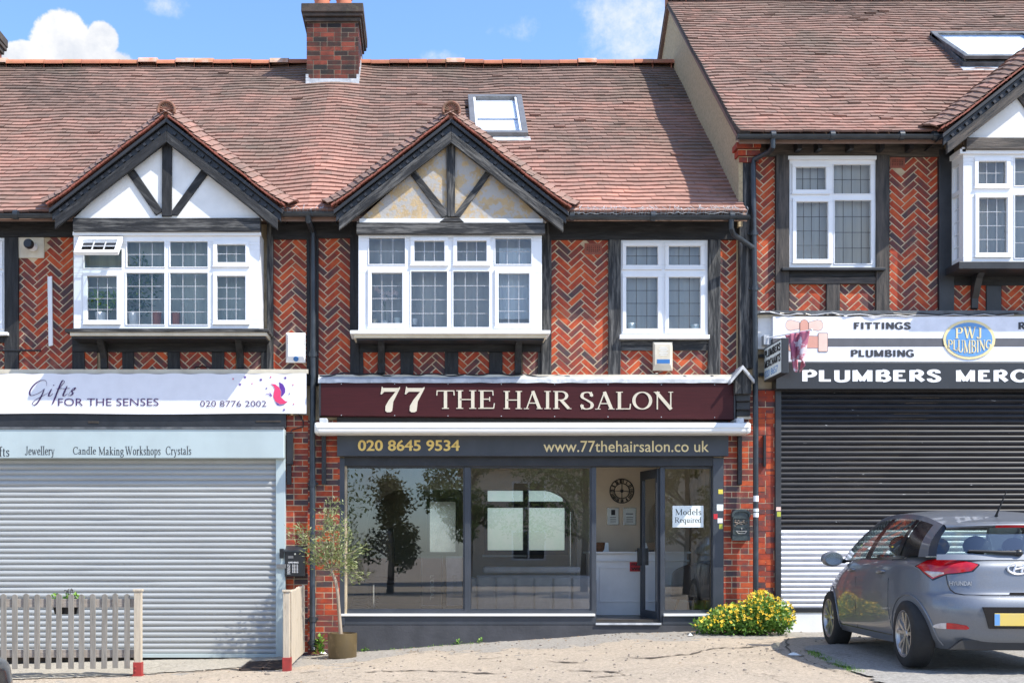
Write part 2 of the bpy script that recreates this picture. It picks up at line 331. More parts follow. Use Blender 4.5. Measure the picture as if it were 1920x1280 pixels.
def ground_mat(name, c1, c2, cs, c3, crack=True, bump=.6):
    m, nt, b, out = _mat(name); b.inputs['Roughness'].default_value = .92; b.inputs['Specular IOR Level'].default_value = .25
    big = _mr(nt, _noise(nt, .9, det=7, rough=.62), .36, .64)
    col = _mix(nt, big, c1, c2)
    col = _mix(nt, _mr(nt, _noise(nt, 2.3, det=8, rough=.7, off=4.), .56, .70), col, c3)
    sp = _mr(nt, _noise(nt, 26, det=7, rough=.88, off=1.), .38, .62)
    col = _mix(nt, .52, col, _mix(nt, sp, tuple(v*.35 for v in cs), tuple(min(1, v*1.5) for v in cs)), 'MIX')
    if crack:
        tc = nt.nodes.new('ShaderNodeTexCoord'); nz = nt.nodes.new('ShaderNodeTexNoise'); nz.inputs['Scale'].default_value = 2.2; nz.inputs['Detail'].default_value = 5
        nt.links.new(tc.outputs['Object'], nz.inputs[0])
        ad = nt.nodes.new('ShaderNodeVectorMath'); ad.operation = 'MULTIPLY_ADD'; nt.links.new(nz.outputs['Color'], ad.inputs[0]); ad.inputs[1].default_value = (.9, .9, .9); nt.links.new(tc.outputs['Object'], ad.inputs[2])
        vo = nt.nodes.new('ShaderNodeTexVoronoi'); vo.feature = 'DISTANCE_TO_EDGE'; vo.inputs['Scale'].default_value = .42; nt.links.new(ad.outputs[0], vo.inputs[0])
        k0 = _mr(nt, vo.outputs['Distance'], .0, .008, 1, 0); k1 = _mr(nt, _noise(nt, 1.1, det=3, off=9.), .5, .62, 0, .75); km = nt.nodes.new('ShaderNodeMath'); km.operation = 'MULTIPLY'; nt.links.new(k0, km.inputs[0]); nt.links.new(k1, km.inputs[1]); k = km.outputs[0]
        col = _mix(nt, k, col, tuple(v*.35 for v in c1))
    nt.links.new(col, b.inputs['Base Color']); _bump(nt, b, _noise(nt, 38, det=7, rough=.8, off=2.), bump*1.5, .03)
    return m
def front_ground():
    m = ground_mat('sandy_worn_asphalt', (.56, .465, .355), (.44, .37, .285), (.49, .41, .32), (.60, .48, .345)); nt = m.node_tree
    b = [n for n in nt.nodes if n.type == 'BSDF_PRINCIPLED'][0]; sandy = b.inputs['Base Color'].links[0].from_socket
    tc = nt.nodes.new('ShaderNodeTexCoord'); sp = nt.nodes.new('ShaderNodeSeparateXYZ'); nt.links.new(tc.outputs['Object'], sp.inputs[0])
    n1 = _mr(nt, _noise(nt, .75, det=6, rough=.62, off=6.), .3, .7, -1.25, 1.25); n2 = _mr(nt, _noise(nt, 7, det=4, off=3.), .3, .7, -.14, .14)
    a = nt.nodes.new('ShaderNodeMath'); nt.links.new(sp.outputs['Y'], a.inputs[0]); nt.links.new(n1, a.inputs[1]); a2 = nt.nodes.new('ShaderNodeMath'); nt.links.new(a.outputs[0], a2.inputs[0]); nt.links.new(n2, a2.inputs[1])
    fac = _mr(nt, a2.outputs[0], -1.22, -1.12); grey = _mix(nt, _mr(nt, _noise(nt, 30, det=4, rough=.7, off=8.), .35, .68), (.29, .268, .236), (.46, .42, .365))
    lip = nt.nodes.new('ShaderNodeMath'); lip.operation = 'COMPARE'; nt.links.new(a2.outputs[0], lip.inputs[0]); lip.inputs[1].default_value = -1.2; lip.inputs[2].default_value = .035
    lipm = nt.nodes.new('ShaderNodeMath'); lipm.operation = 'MULTIPLY'; nt.links.new(lip.outputs[0], lipm.inputs[0]); nt.links.new(_mr(nt, _noise(nt, 1.7, det=3, off=12.), .48, .6, 0, .75), lipm.inputs[1])
    col = _mix(nt, lipm.outputs[0], _mix(nt, fac, sandy, grey), (.10, .085, .07)); nt.links.new(col, b.inputs['Base Color']); return m
M['ground'] = front_ground()
M['asph'] = ground_mat('grey_asphalt', (.155, .145, .135), (.205, .19, .17), (.19, .175, .16), (.29, .25, .20), crack=False)
M['conc'] = ground_mat('pale_concrete', (.44, .40, .335), (.36, .33, .275), (.40, .365, .30), (.30, .27, .23), bump=.4)
M['concg'] = ground_mat('grey_concrete', (.31, .295, .265), (.38, .36, .325), (.34, .32, .29), (.23, .215, .19), bump=.4)
def frange(a, b, s):
    n = int(round((b-a)/s)); return [a+(b-a)*i/n for i in range(n+1)]
xs = [-220, -90, -40, -22, -14]+frange(-10, -7.2, .2)+frange(-7.16, 9.4, .036)+frange(9.6, 11, .2)+[16, 24, 45, 100, 220]
ys = [-220, -110, -60, -36, -24, -17]+frange(-12, -5.2, .2)+frange(-5.16, .04, .036)+frange(.2, 1, .2)+[3, 5, 8, 12, 20, 40, 90, 220]
mb = MB(); nx = len(xs)
mb.add([(x, y, gd(x, y)) for y in ys for x in xs], [(j*nx+i, j*nx+i+1, (j+1)*nx+i+1, (j+1)*nx+i) for j in range(len(ys)-1) for i in range(nx-1)])
setp(mb.build('ground', M['ground'], smooth=60), kind='structure')
def sheet_xy(name, pts, m, off=.006, step=.12, ragged=0.):
    # outline roughened by noise where the real edge is broken
    def inside(x, y):
        if ragged: x, y = x+ragged*mnoise.noise(Vector((x*2.2, y*2.2, 7)))+ragged*.5*mnoise.noise(Vector((x*9, y*9, 3))), y+ragged*mnoise.noise(Vector((x*2.2, y*2.2, 17)))+ragged*.5*mnoise.noise(Vector((x*9, y*9, 13)))
        c = False; n = len(pts)
        for k in range(n):
            (ax, ay), (bx, by) = pts[k], pts[(k+1) % n]
            if (ay > y) != (by > y) and x < (bx-ax)*(y-ay)/(by-ay)+ax: c = not c
        return c
    bm = bmesh.new(); x0, x1 = min(p[0] for p in pts)-ragged, max(p[0] for p in pts)+ragged; y0, y1 = min(p[1] for p in pts)-ragged, max(p[1] for p in pts)+ragged
    nx, ny = max(1, int((x1-x0)/step)), max(1, int((y1-y0)/step)); vs = {}
    def vert(i, j):
        if (i, j) not in vs: x, y = x0+(x1-x0)*i/nx, y0+(y1-y0)*j/ny; vs[i, j] = bm.verts.new((x, y, gd(x, y)+off))
        return vs[i, j]
    for j in range(ny):
        for i in range(nx):
            if inside(x0+(x1-x0)*(i+.5)/nx, y0+(y1-y0)*(j+.5)/ny): bm.faces.new((vert(i, j), vert(i+1, j), vert(i+1, j+1), vert(i, j+1)))
    me = bpy.data.meshes.new(name); bm.to_mesh(me); bm.free(); me.materials.append(m); me.shade_smooth()
    o = bpy.data.objects.new(name, me); COL.objects.link(o); return setp(o, kind='structure')
sheet_xy('concrete_apron', [(-9, -2.05), (-3.55, -1.75), (-1.80, -1.0), (-1.80, .02), (-9, .02)], M['conc'], .012, step=.036, ragged=.03)
pad = [gp(*p) for p in ((1512, 1212), (1532, 1230), (1580, 1251), (1640, 1273), (1665, 1286), (1990, 1292), (1990, 1190), (1700, 1200))]
sheet_xy('concrete_pad', [(p.x, p.y) for p in pad], M['concg'], .016, step=.036, ragged=.10)
M['crack'] = mat('dirt_filled_crack', (.085, .07, .055), (.13, .105, .08), scale=30, rough=.95)
def cracks(lines):
    mb = MB()
    for pts, w in lines:
        P = [gp(*p) for p in pts]; L_, R_ = [], []; tot = []
        for a, b in zip(P, P[1:]):
            n = max(2, int((b-a).length/.04))
            tot += [a.lerp(b, k/n) for k in range(n)]
        n = len(tot)
        for i, q in enumerate(tot):
            q = q+Vector((mnoise.noise(q*3.1)*.05, mnoise.noise(q*2.7+Vector((5, 0, 0)))*.10, 0)); ww = w*(.25+.75*abs(mnoise.noise(q*4.3+Vector((0, 9, 0))))*1.6)*min(1, 6*i/n, 6*(n-1-i)/n)
            L_.append((q.x, q.y-ww, gd(q.x, q.y-ww)+.009)); R_.append((q.x, q.y+ww, gd(q.x, q.y+ww)+.009))
        mb.add(L_+R_, [(i, i+1, n+i+1, n+i) for i in range(n-1)])
    setp(mb.build('ground_crack', M['crack']), kind='structure')
cracks([([(1150, 1234), (1222, 1233), (1293, 1227), (1340, 1216), (1400, 1214), (1450, 1208)], .05), ([(655, 1262), (762, 1257), (847, 1259), (889, 1262), (960, 1262)], .05), ([(1030, 1240), (1105, 1244)], .04), ([(1060, 1255), (1150, 1260), (1170, 1266), (1100, 1270)], .05),
        ([(1440, 1220), (1480, 1217)], .035), ([(1476, 1190), (1478, 1219), (1520, 1241), (1560, 1256), (1626, 1274)], .07), ([(1425, 1264), (1475, 1270)], .03), ([(900, 1236), (960, 1230)], .03), ([(560, 1262), (610, 1256)], .035), ([(330, 1262), (420, 1255), (480, 1258)], .03)])
sheet_xy('pavement', [(-12, -9.2), (12, -9.2), (12, -6.3), (-12, -6.3)], M['conc'])
sheet_xy('road', [(-60, -16.5), (60, -16.5), (60, -9.4), (-60, -9.4)], M['asph'], .004, step=1.5)

# ---------------------------------------------------------------- brickwork, tiles, windows
def clip_rect(poly, x0, x1, z0, z1):
    for ax, lim, sg in ((0, x0, 1), (0, x1, -1), (1, z0, 1), (1, z1, -1)):
        out = []
        for i, p in enumerate(poly):
            q = poly[(i+1) % len(poly)]; a, b = sg*(p[ax]-lim), sg*(q[ax]-lim)
            if a >= 0: out.append(p)
            if a*b < 0: t = a/(a-b); out.append((p[0]+(q[0]-p[0])*t, p[1]+(q[1]-p[1])*t))
        poly = out
        if len(poly) < 3: return []
    return poly
def rnd_brick():
    u = rng.random()
    return rng.uniform(.55, 1.0) if u < .50 else (rng.uniform(.3, .6) if u < .78 else rng.uniform(0, .3))
def herring(parent, x0, x1, z0, z1, yf=-.006, phase=None, holes=()):   # herringbone infill panel between timbers
    mb = MB(); mb.box(x0, x1, yf+.0025, .04, z0, z1, .5, 1)
    a = .0745; sx = 1.10; q = a/math.sqrt(2); ph = phase if phase is not None else x0+.1; zoff = rng.uniform(0, .2)
    n = 3; gap = .0125; N = 70
    def emit(cx0, cy0, cx1, cy1):
        pts = [(cx0*a+gap/2, cy0*a+gap/2), (cx1*a-gap/2, cy0*a+gap/2), (cx1*a-gap/2, cy1*a-gap/2), (cx0*a+gap/2, cy1*a-gap/2)]
        r = []
        for (u, v) in pts: r.append(((u-v)/math.sqrt(2)*sx+ph+.5*q*sx+rng.uniform(-.0015, .0015), (u+v)/math.sqrt(2)+zm+zoff+rng.uniform(-.0015, .0015)))
        if max(p[0] for p in r) < x0 or min(p[0] for p in r) > x1 or max(p[1] for p in r) < z0 or min(p[1] for p in r) > z1: return
        pl = clip_rect(r, x0, x1, z0, z1)
        if len(pl) >= 3:
            cx = sum(p[0] for p in pl)/len(pl); cz = sum(p[1] for p in pl)/len(pl)
            for h in holes:
                if h[0] < cx < h[1] and h[2] < cz < h[3]: return
            mb.prism(pl, yf+rng.uniform(-.0012, .0012), yf+.012, rnd_brick(), 0, back=False)
    zm = (z0+z1)/2
    for k in range(-N, N):
        for j in range(-8, 9):
            bx = k+2*n*j
            emit(bx, k, bx+n, k+1)                         # leans one way
            emit(k, k+1+2*n*j, k+1, k+1+2*n*j+n)           # and the other
    return mb.build('brick_panel', [M['brick'], M['mortar']], parent)
def runbond(mb, P, w, h, z_first=0., bl=.215, bh=.065, gap=.0105, m=0, mm=1, dep=.012, mix=.25):
    # P(u,z,depth)->point ; courses of stretchers and headers
    mb.add([P(0, 0, -.003), P(w, 0, -.003), P(w, h, -.003), P(0, h, -.003)], [(0, 1, 2, 3)], .5, mm)
    z = -z_first; r = 0
    while z < h:
        u = -(r % 2)*(bl+gap)/2-rng.choice([0, 0, .11])
        while u < w:
            L = bl if rng.random() > mix else .1025
            a, b = max(u, 0), min(u+L, w); c, d = max(z, 0), min(z+bh, h)
            if b-a > .012 and d-c > .012:
                o = rng.uniform(-.0012, .0015); j = lambda: rng.uniform(-.0012, .0012)
                mb.add([P(a+j(), c+j(), o), P(b+j(), c+j(), o), P(b+j(), d+j(), o), P(a+j(), d+j(), o), P(a, c, -dep), P(b, c, -dep), P(b, d, -dep), P(a, d, -dep)],
                       [(0, 1, 2, 3), (0, 4, 5, 1), (1, 5, 6, 2), (2, 6, 7, 3), (3, 7, 4, 0)], rnd_brick(), m)
            u += L+gap
        z += bh+gap; r += 1
def pier(parent, px0, py0, px1, py1, yf=-.012):
    mb = MB(); x0, z0 = X(px0, yf), Z(py1, yf); w, h = X(px1, yf)-x0, Z(py0, yf)-z0
    runbond(mb, lambda u, z, d: (x0+u, yf-d, z0+z), w, h)
    x1, z1 = x0+w, z0+h
    mb.box(x0+.001, x1-.001, yf+.008, .03, z0, z1, .5, 1)
    return mb.build('brick_pier', [M['brick'], M['mortar']], parent)
def wall_holes(mb, x0, x1, z0, z1, holes, y0, y1):
    gx = sorted({x0, x1}|{min(max(v, x0), x1) for h in holes for v in h[:2]}); gz = sorted({z0, z1}|{min(max(v, z0), z1) for h in holes for v in h[2:]})
    for j in range(len(gz)-1):
        run = None
        for i in range(len(gx)-1):
            cx, cz = (gx[i]+gx[i+1])/2, (gz[j]+gz[j+1])/2
            inside = any(h[0] < cx < h[1] and h[2] < cz < h[3] for h in holes)
            if not inside:
                run = gx[i] if run is None else run
            if (inside or i == len(gx)-2) and run is not None:
                mb.box(run, gx[i] if inside else gx[i+1], y0, y1, gz[j], gz[j+1]); run = None
    return mb
def tiles(mb, O, u, v, u0, u1, L, skip=None, sag=None, tone=None, gauge=.126, tw=.166):
    O, u, v = Vector(O), Vector(u).normalized(), Vector(v).normalized(); n = u.cross(v)
    if n.z < 0: n = -n
    flip = u.cross(v).z < 0
    rows = int(L/gauge)+1
    for r in range(rows):
        s = r*gauge; uu = u0-(r % 2)*tw/2-rng.uniform(0, .01); wav = rng.uniform(-.003, .003); rowt = rng.gauss(0, .05)
        while uu < u1:
            a, b = max(uu, u0), min(uu+tw-.002, u1); um = (a+b)/2
            if b-a > .02 and not (skip and skip(um, s+gauge*.5)):
                h0 = sag(um, s) if sag else 0; h1 = sag(um, s+gauge) if sag else 0
                ha = sag(a, s) if sag else 0; hb = sag(b, s) if sag else 0
                lift = .034+rng.uniform(-.003, .005)+(rng.random() < .03)*rng.uniform(.0, .018); sj = wav+rng.uniform(-.005, .005)
                tl = rng.uniform(-.003, .003)
                def pt(q, w, h): return O+u*q+v*w+n*h
                s0, s1 = s+sj, s+gauge*1.3
                c = min(1, max(0, (tone(um, s) if tone else .5)+rowt+rng.gauss(0, .065)))
                p = [pt(a, s0, ha+lift+tl), pt(b, s0, hb+lift-tl), pt(b, s1, (sag(b, s+gauge) if sag else 0)+.010), pt(a, s1, (sag(a, s+gauge) if sag else 0)+.010), pt(a, s0, ha+lift+tl-.030), pt(b, s0, hb+lift-tl-.030)]
                fs = [(0, 1, 2, 3), (4, 5, 1, 0)]
                if flip: fs = [f[::-1] for f in fs]
                mb.add(p, fs, c)
            uu += tw
    return mb
def ridge_tiles(mb, x0, x1, y, z, ln=.315, r=.115, tone=(.2, .75)):
    x = x0; k = 0
    while x < x1-.05:
        e = min(x+ln-.006, x1); n = 10; vs = []; rr = r+rng.uniform(-.004, .004); dz = rng.uniform(-.006, .006)
        if rng.random() < .14: rr += .012; dz += .012; c = rng.uniform(.9, 1)
        else: c = rng.uniform(*tone)
        for q, xx in enumerate((x, e)):
            for i in range(n+1):
                a = math.pi*i/n; vs.append((xx, y-rr*math.cos(a)*1.1, z+dz+rr*math.sin(a)*.9))
            vs.append((xx, y, z-.12))
        fs = [(i, i+n+2, i+n+3, i+1) for i in range(n)]+[tuple(range(n, -1, -1))+(n+1,), tuple(range(n+2, 2*n+3))+(2*n+3,)]
        mb.add(vs, fs, c); mb.box(x-.012, x, y-rr*.8, y+rr*.8, z-.1, z+rr*.55, .2); x += ln; k += 1
    return mb
def nz3(x, y, k=0): return mnoise.noise(Vector((x, y, k)))

def window(parent, rect, y, panes, sill=None, curtain='curt', depth=.07, head=None, cy=.13, fr='upvc', curt_rects=None, lead='lead'):
    """rect and panes in photo measurements; pane = (x0,y0,x1,y1,cols,rows,casement)"""
    w = MB(); gl = MB(); ld = MB()
    H = [(X(p[0], y), X(p[2], y), Z(p[3], y), Z(p[1], y)) for p in panes]
    wall_holes(w, X(rect[0], y), X(rect[2], y), Z(rect[3], y), Z(rect[1], y), H, y, y+depth)
    for p, h in zip(panes, H):
        cas = p[6]; b = .052 if cas else .014; pr = .020 if cas else .009
        x0, x1, z0, z1 = h
        e = .0015
        # surround mitred as four butted bars, proud of the frame
        w.box(x0-b, x1+b, y-pr, y+e, z0-b, z0-e); w.box(x0-b, x1+b, y-pr, y+e, z1+e, z1+b)
        w.box(x0-b, x0-e, y-pr, y+e, z0-e, z1+e); w.box(x1+e, x1+b, y-pr, y+e, z0-e, z1+e)
        if cas:                                            # weather bar and shadow gap
            w.box(x0-b-.006, x1+b+.006, y-pr-.008, y+e, z0-b-.012, z0-b+.004)
        gl.add([(x0-.004, y+.026, z0-.004), (x1+.004, y+.026, z0-.004), (x1+.004, y+.026, z1+.004), (x0-.004, y+.026, z1+.004)], [(0, 1, 2, 3)])
        nc, nr = p[4], p[5]; t = .0036
        for i in range(1, nc): xx = x0+(x1-x0)*i/nc; ld.box(xx-t, xx+t, y+.019, y+.0245, z0, z1)
        for j in range(1, nr): zz = z0+(z1-z0)*j/nr; ld.box(x0, x1, y+.0195, y+.024, zz-t, zz+t)
    if head: w.pbox(*head, y-.04, y+.02)
    o = w.build('window', M[fr], parent, bevel=.004)
    gl.build('window_pane', M['glassup'], o)
    ld.build('leading', M[lead], o)
    if sill: s_ = MB(); s_.pbox(*sill, y-.09, y+.02); s_.build('sill', M[fr], o, bevel=.005)
    def cfn(x0, x1, z0, z1, yy):
        return lambda u, v: (x0+(x1-x0)*u, yy+.008*math.sin(u*(x1-x0)*46+.5*math.sin(u*9))+.006*nz3(u*30, v*3), z0+(z1-z0)*v)
    c = MB(); q = .03
    c.grid(cfn(X(rect[0], y)+q, X(rect[2], y)-q, Z(rect[3], y)+.05, Z(rect[1], y)-q, y+cy), 60, 8)
    c.build('curtain', M[curtain], o, smooth=60)
    for (r, mm) in (curt_rects or []):
        c = MB(); c.grid(cfn(X(r[0], y), X(r[2], y), Z(r[3], y), Z(r[1], y), y+cy-.05), 24, 8); c.build('curtain', M[mm], o, smooth=60)
    return o
def post(parent, px0, py0, px1, py1, m='tim_v', yf=-.03, yb=.03, name='timber_post', jit=.004):
    mb = MB(); x0, x1, z0, z1 = X(px0, yf), X(px1, yf), Z(py1, yf), Z(py0, yf)
    horiz = (x1-x0) > (z1-z0); n = max(2, int(max(x1-x0, z1-z0)/.35))
    pts = []
    for i in range(n+1):
        t = i/n; j = lambda: rng.uniform(-jit, jit)
        if horiz: xx = x0+(x1-x0)*t; pts.append([(xx, yf+j()*.7, z0+j()), (xx, yf+j()*.7, z1+j()), (xx, yb, z1), (xx, yb, z0)])
        else: zz = z0+(z1-z0)*t; pts.append([(x0+j(), yf+j()*.7, zz), (x0, yb, zz), (x1, yb, zz), (x1+j(), yf+j()*.7, zz)])
    vs = [p for s in pts for p in s]; fs = []
    for i in range(n):
        for k in range(4): fs.append((i*4+k, (i+1)*4+k, (i+1)*4+(k+1) % 4, i*4+(k+1) % 4))
    fs += [(0, 1, 2, 3), tuple(n*4+k for k in (3, 2, 1, 0))]
    mb.add(vs, fs); o = mb.build(name, M[m], parent, bevel=.006); 
    bm = bmesh.new(); bm.from_mesh(o.data); bmesh.ops.recalc_face_normals(bm, faces=bm.faces[:]); bm.to_mesh(o.data); bm.free()
    return o
def beam(parent, *a, **k):
    k.setdefault('m', 'tim_h'); return post(parent, *a, name='timber_beam', **k)
def panel(parent, px0, py0, px1, py1, phase_px=None, holes=(), yf=-.006):
    return herring(parent, X(px0, yf), X(px1, yf), Z(py1, yf), Z(py0, yf), yf, None if phase_px is None else X(phase_px, yf),
                   [(X(h[0], yf), X(h[2], yf), Z(h[3], yf), Z(h[1], yf)) for h in holes])
def airbrick(parent, px0, py0, px1, py1):
    y = -.012; mb = MB(); x0, x1, z0, z1 = X(px0, y), X(px1, y), Z(py1, y), Z(py0, y); H = []
    nx_, nz_ = 7, 4; mx, mz = (x1-x0)*.10, (z1-z0)*.2
    for i in range(nx_):
        for j in range(nz_):
            cx = x0+mx+(x1-x0-2*mx)*(i+.5)/nx_; cz = z0+mz+(z1-z0-2*mz)*(j+.5)/nz_; H.append((cx-.007, cx+.007, cz-.006, cz+.006))
    wall_holes(mb, x0, x1, z0, z1, H, y, y+.02); o = mb.build('air_brick', M['verge'], parent)
    MB().box(x0+.005, x1-.005, y+.007, y+.012, z0+.005, z1-.005).build('backing', M['dark'], o)  # near-black sheet stands for the shade inside the holes
def gutter(parent, x0, x1, y, z, r=.052, joints=()):
    mb = MB(); n = 10; vs = []; 
    for xx in (x0, x1):
        for rr in (r, r-.006):
            for i in range(n+1): a = math.pi*(1+i/n); vs.append((xx, y+rr*math.cos(a), z+rr*math.sin(a)))
    k = n+1; fs = []
    for i in range(n): fs.append((i, i+1, 2*k+i+1, 2*k+i)); fs.append((k+i+1, k+i, 3*k+i, 3*k+i+1)); fs.append((i+1, i, k+i, k+i+1)); fs.append((2*k+i, 2*k+i+1, 3*k+i+1, 3*k+i))
    fs += [(0, 2*k, 3*k, k), (n, k+n, 3*k+n, 2*k+n)]
    mb.add(vs, fs)
    mb.box(x0-.004, x0, y-r, y+r, z-r, z); mb.box(x1, x1+.004, y-r, y+r, z-r, z)
    for j in joints: mb.tube([(j-.03, y, z-.004), (j+.03, y, z-.004)], r+.007, 14)
    return mb.build('gutter', M['pipe'], parent, smooth=40)
def downpipe(parent, pts, r=.039, collars=()):
    mb = MB(); mb.tube(pts, r, 12)
    for c in collars: mb.tube([(c[0], c[1], c[2]-.035), (c[0], c[1], c[2]+.035)], r+.012, 12); mb.box(c[0]-.07, c[0]+.07, c[1]+.02, .0, c[2]-.012, c[2]+.012)
    return mb.build('downpipe', M['pipe'], parent, smooth=40)

# ---------------------------------------------------------------- the three terraced houses
TANP = .832; AP = math.atan(TANP); CA, SA = math.cos(AP), math.sin(AP)
class Roof:
    def __init__(s, ye, ze, L): s.ye, s.ze, s.L = ye, ze, L
    def z(s, y): return s.ze+(y-s.ye)*TANP
    def hit(s, px, py, lift=0.):                           # point of the roof plane behind a point of the photograph
        k = (VY-py)/F; y = (s.ze+lift/CA-s.ye*TANP-ZC-k*D)/(k-TANP); return Vector(((px-VX)*(D+y)/F, y, ZC+k*(D+y)))
    def uv(s, p): return p.x, (p.y-s.ye)/CA
LOW = Roof(-.37, Z(401, -.37), 4.47/CA); HIGH = Roof(-.37, Z(255.5, -.37), 4.73/CA)
yR, zR = LOW.ye+LOW.L*CA, LOW.ze+LOW.L*SA
yRH, zRH = HIGH.ye+HIGH.L*CA, HIGH.ze+HIGH.L*SA
PARTY = -1.56
house_l = thing('terraced_house', 'brick and black timbered house with a white plastered gable above the silver shutter', 'house', (-5, 0, 0))
house_m = thing('terraced_house', 'brick and timbered house with a flaking cream gable above the hair salon', 'house', (1.3, 0, 0))
house_r = thing('terraced_house', 'taller brick and brown timbered house above the plumbers merchants shop', 'house', (7, 0, 0))

def sag_low(x, s):
    h = .030*nz3(x*.55, s*.7, 1)+.014*nz3(x*1.9, s*1.3, 2)+.02*max(0, 1-s/.5)**2
    return h+.055*math.exp(-((x-PARTY-.02*s)/.45)**2)*min(1, s*1.2+.3)
def sag_high(x, s):
    return .030*nz3(x*.55, s*.7, 8)+.014*nz3(x*1.9, s*1.3, 9)+.05*max(0, 1-s/.75)**2
def tone_low(x, s):
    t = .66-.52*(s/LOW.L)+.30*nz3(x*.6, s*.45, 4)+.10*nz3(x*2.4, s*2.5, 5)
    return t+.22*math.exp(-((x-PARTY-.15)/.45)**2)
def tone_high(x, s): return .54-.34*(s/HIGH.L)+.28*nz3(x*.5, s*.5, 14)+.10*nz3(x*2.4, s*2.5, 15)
M['finial'] = mat('weathered_finial_clay', (.24, .105, .07), (.16, .10, .065), scale=14, rough=.9)
def gable_spec(apex, fl, fr, y0):
    return dict(xa=X(apex[0], y0), za=Z(apex[1], y0), xl=X(fl[0], y0), zl=Z(fl[1], y0), xr=X(fr[0], y0), zr=Z(fr[1], y0), y0=y0)
GL = gable_spec((311, 216), (91, 387), (530, 389), -.58)
GM = gable_spec((846, 217), (625, 389), (1067, 393), -.58)
GR = gable_spec((1990, 71), (1768, 246), (2212, 246), -.62)
def gz_at(G, x): return G['zl']+(G['za']-G['zl'])*(x-G['xl'])/(G['xa']-G['xl']) if x < G['xa'] else G['zr']+(G['za']-G['zr'])*(x-G['xr'])/(G['xa']-G['xr'])
def under_gable(roof, gs):
    def f(x, s):
        y, z = roof.ye+s*CA, roof.ze+s*SA
        return any(G['xl']+.1 < x < G['xr']-.1 and gz_at(G, x) > z+.10 for G in gs)
    return f
def main_roof(house, roof, x0, x1, sag, tone, gs, holes, rtone):
    ug = under_gable(roof, gs)
    def skip(x, s): return ug(x, s) or any(h[0] < x < h[1] and h[2] < s < h[3] for h in holes)
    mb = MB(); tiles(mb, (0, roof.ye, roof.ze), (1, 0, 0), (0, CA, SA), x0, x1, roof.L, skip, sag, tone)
    o = mb.build('roof', M['tile'], house)
    mb = MB(); yr, zr = roof.ye+roof.L*CA, roof.ze+roof.L*SA; t = .10        # boarding under the tiles and the rear slope
    mb.add([(x0, roof.ye, roof.ze-.03), (x1, roof.ye, roof.ze-.03), (x1, yr, zr-.03), (x0, yr, zr-.03), (x0, roof.ye, roof.ze-t), (x1, roof.ye, roof.ze-t), (x1, yr, zr-t), (x0, yr, zr-t),
            (x0, 2*yr+.3, roof.ze), (x1, 2*yr+.3, roof.ze), (x0, 2*yr+.3, roof.ze-t), (x1, 2*yr+.3, roof.ze-t)],
           [(0, 1, 2, 3), (0, 4, 5, 1), (7, 6, 5, 4), (3, 2, 9, 8), (6, 7, 10, 11), (0, 3, 7, 4), (1, 5, 6, 2), (3, 8, 10, 7), (2, 6, 11, 9), (8, 9, 11, 10)], .25)
    mb.build('roof_boarding', M['tile'], o)
    mb = MB(); ridge_tiles(mb, x0, x1, yr, zr+.02, tone=rtone); mb.build('ridge_tile', M['ridge'], o)
    return o
# skylight openings in roof coordinates
SK = [LOW.uv(LOW.hit(*p)) for p in ((884, 190), (975, 190), (991, 262), (905, 262))]
SKR = [HIGH.uv(HIGH.hit(*p)) for p in ((1735, 72), (1885, 70), (1925, 130), (1783, 131))]
hole_m = (SK[0][0]-.03, max(SK[1][0], SK[2][0])-.03, min(SK[2][1], SK[3][1]), max(SK[0][1], SK[1][1]))
hole_r = (SKR[0][0]+.1, SKR[2][0], SKR[3][1], SKR[0][1])
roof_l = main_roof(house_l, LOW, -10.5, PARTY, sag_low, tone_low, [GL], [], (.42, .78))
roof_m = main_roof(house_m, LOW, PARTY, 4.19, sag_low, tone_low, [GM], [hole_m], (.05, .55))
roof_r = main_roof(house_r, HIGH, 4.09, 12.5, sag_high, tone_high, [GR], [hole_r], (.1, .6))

M['capm'] = mat('dirty_mortar', (.26, .21, .15), (.17, .14, .10), scale=6, rough=.95)
def chimney(roof, dx, pots):
    def QX(px, y): return X(px, y)+dx
    yf = 3.38; xl, xr = QX(575, yf), QX(672, yf); yb = yf+1.25; zb = Z(165, yf); zt = Z(40, yf)
    mb = MB(); w, h = xr-xl, zt-zb
    runbond(mb, lambda u, z, d: (xl+u, yf-d, zb+z), w, h, mix=.4)
    runbond(mb, lambda u, z, d: (xr+d, yf+u, zb+z), yb-yf, h, mix=.4)
    runbond(mb, lambda u, z, d: (xl-d, yb-u, zb+z), yb-yf, h, mix=.4)
    mb.box(xl+.01, xr-.01, yf+.012, yb, zb-1.0, zt, .1, 1)
    o = mb.build('chimney', [M['brickdk'], M['capm']], roof)
    c = MB()
    for (a, b, e) in ((42, 34, .035), (34, 27, .065), (27, 10, .085)):
        c.box(xl-e, xr+e, yf-e, yb+e, Z(a, yf), Z(b, yf))
    c.jitter(.006); c.build('corbelled_cap', M['cap'], o, bevel=.012)
    f = MB(); f.box(xl-.012, xr+.012, yf-.045, yf+.02, Z(160, yf), Z(149.5, yf))
    for k in range(6):                                      # stepped side flashing
        f.box(xr-.03, xr+.014, yf-.016+k*.14, yf+.13+k*.14, Z(158, yf)+k*.115, Z(140, yf)+k*.115)
        if k < 2: f.box(xl-.014, xl+.05-.02*k, yf-.018, yf+.01, Z(152, yf)+k*.05, Z(147, yf)+k*.06)
    f.build('flashing', M['leadw'], o)
    for px in pots:
        p = MB(); p.lathe([(.155, -.05), (.15, .05), (.135, .12), (.125, .3), (.15, .33), (.15, .38), (.10, .38), (.10, 0)], (QX(px, yf+.5), yf+.5, Z(10, yf)), 20)
        p.build('chimney_pot', M['pot'], o, smooth=40)
chimney(roof_m, 0, (604, 645))
chimney(roof_l, X(-40, 3.38)-X(680, 3.38), (604, 645))

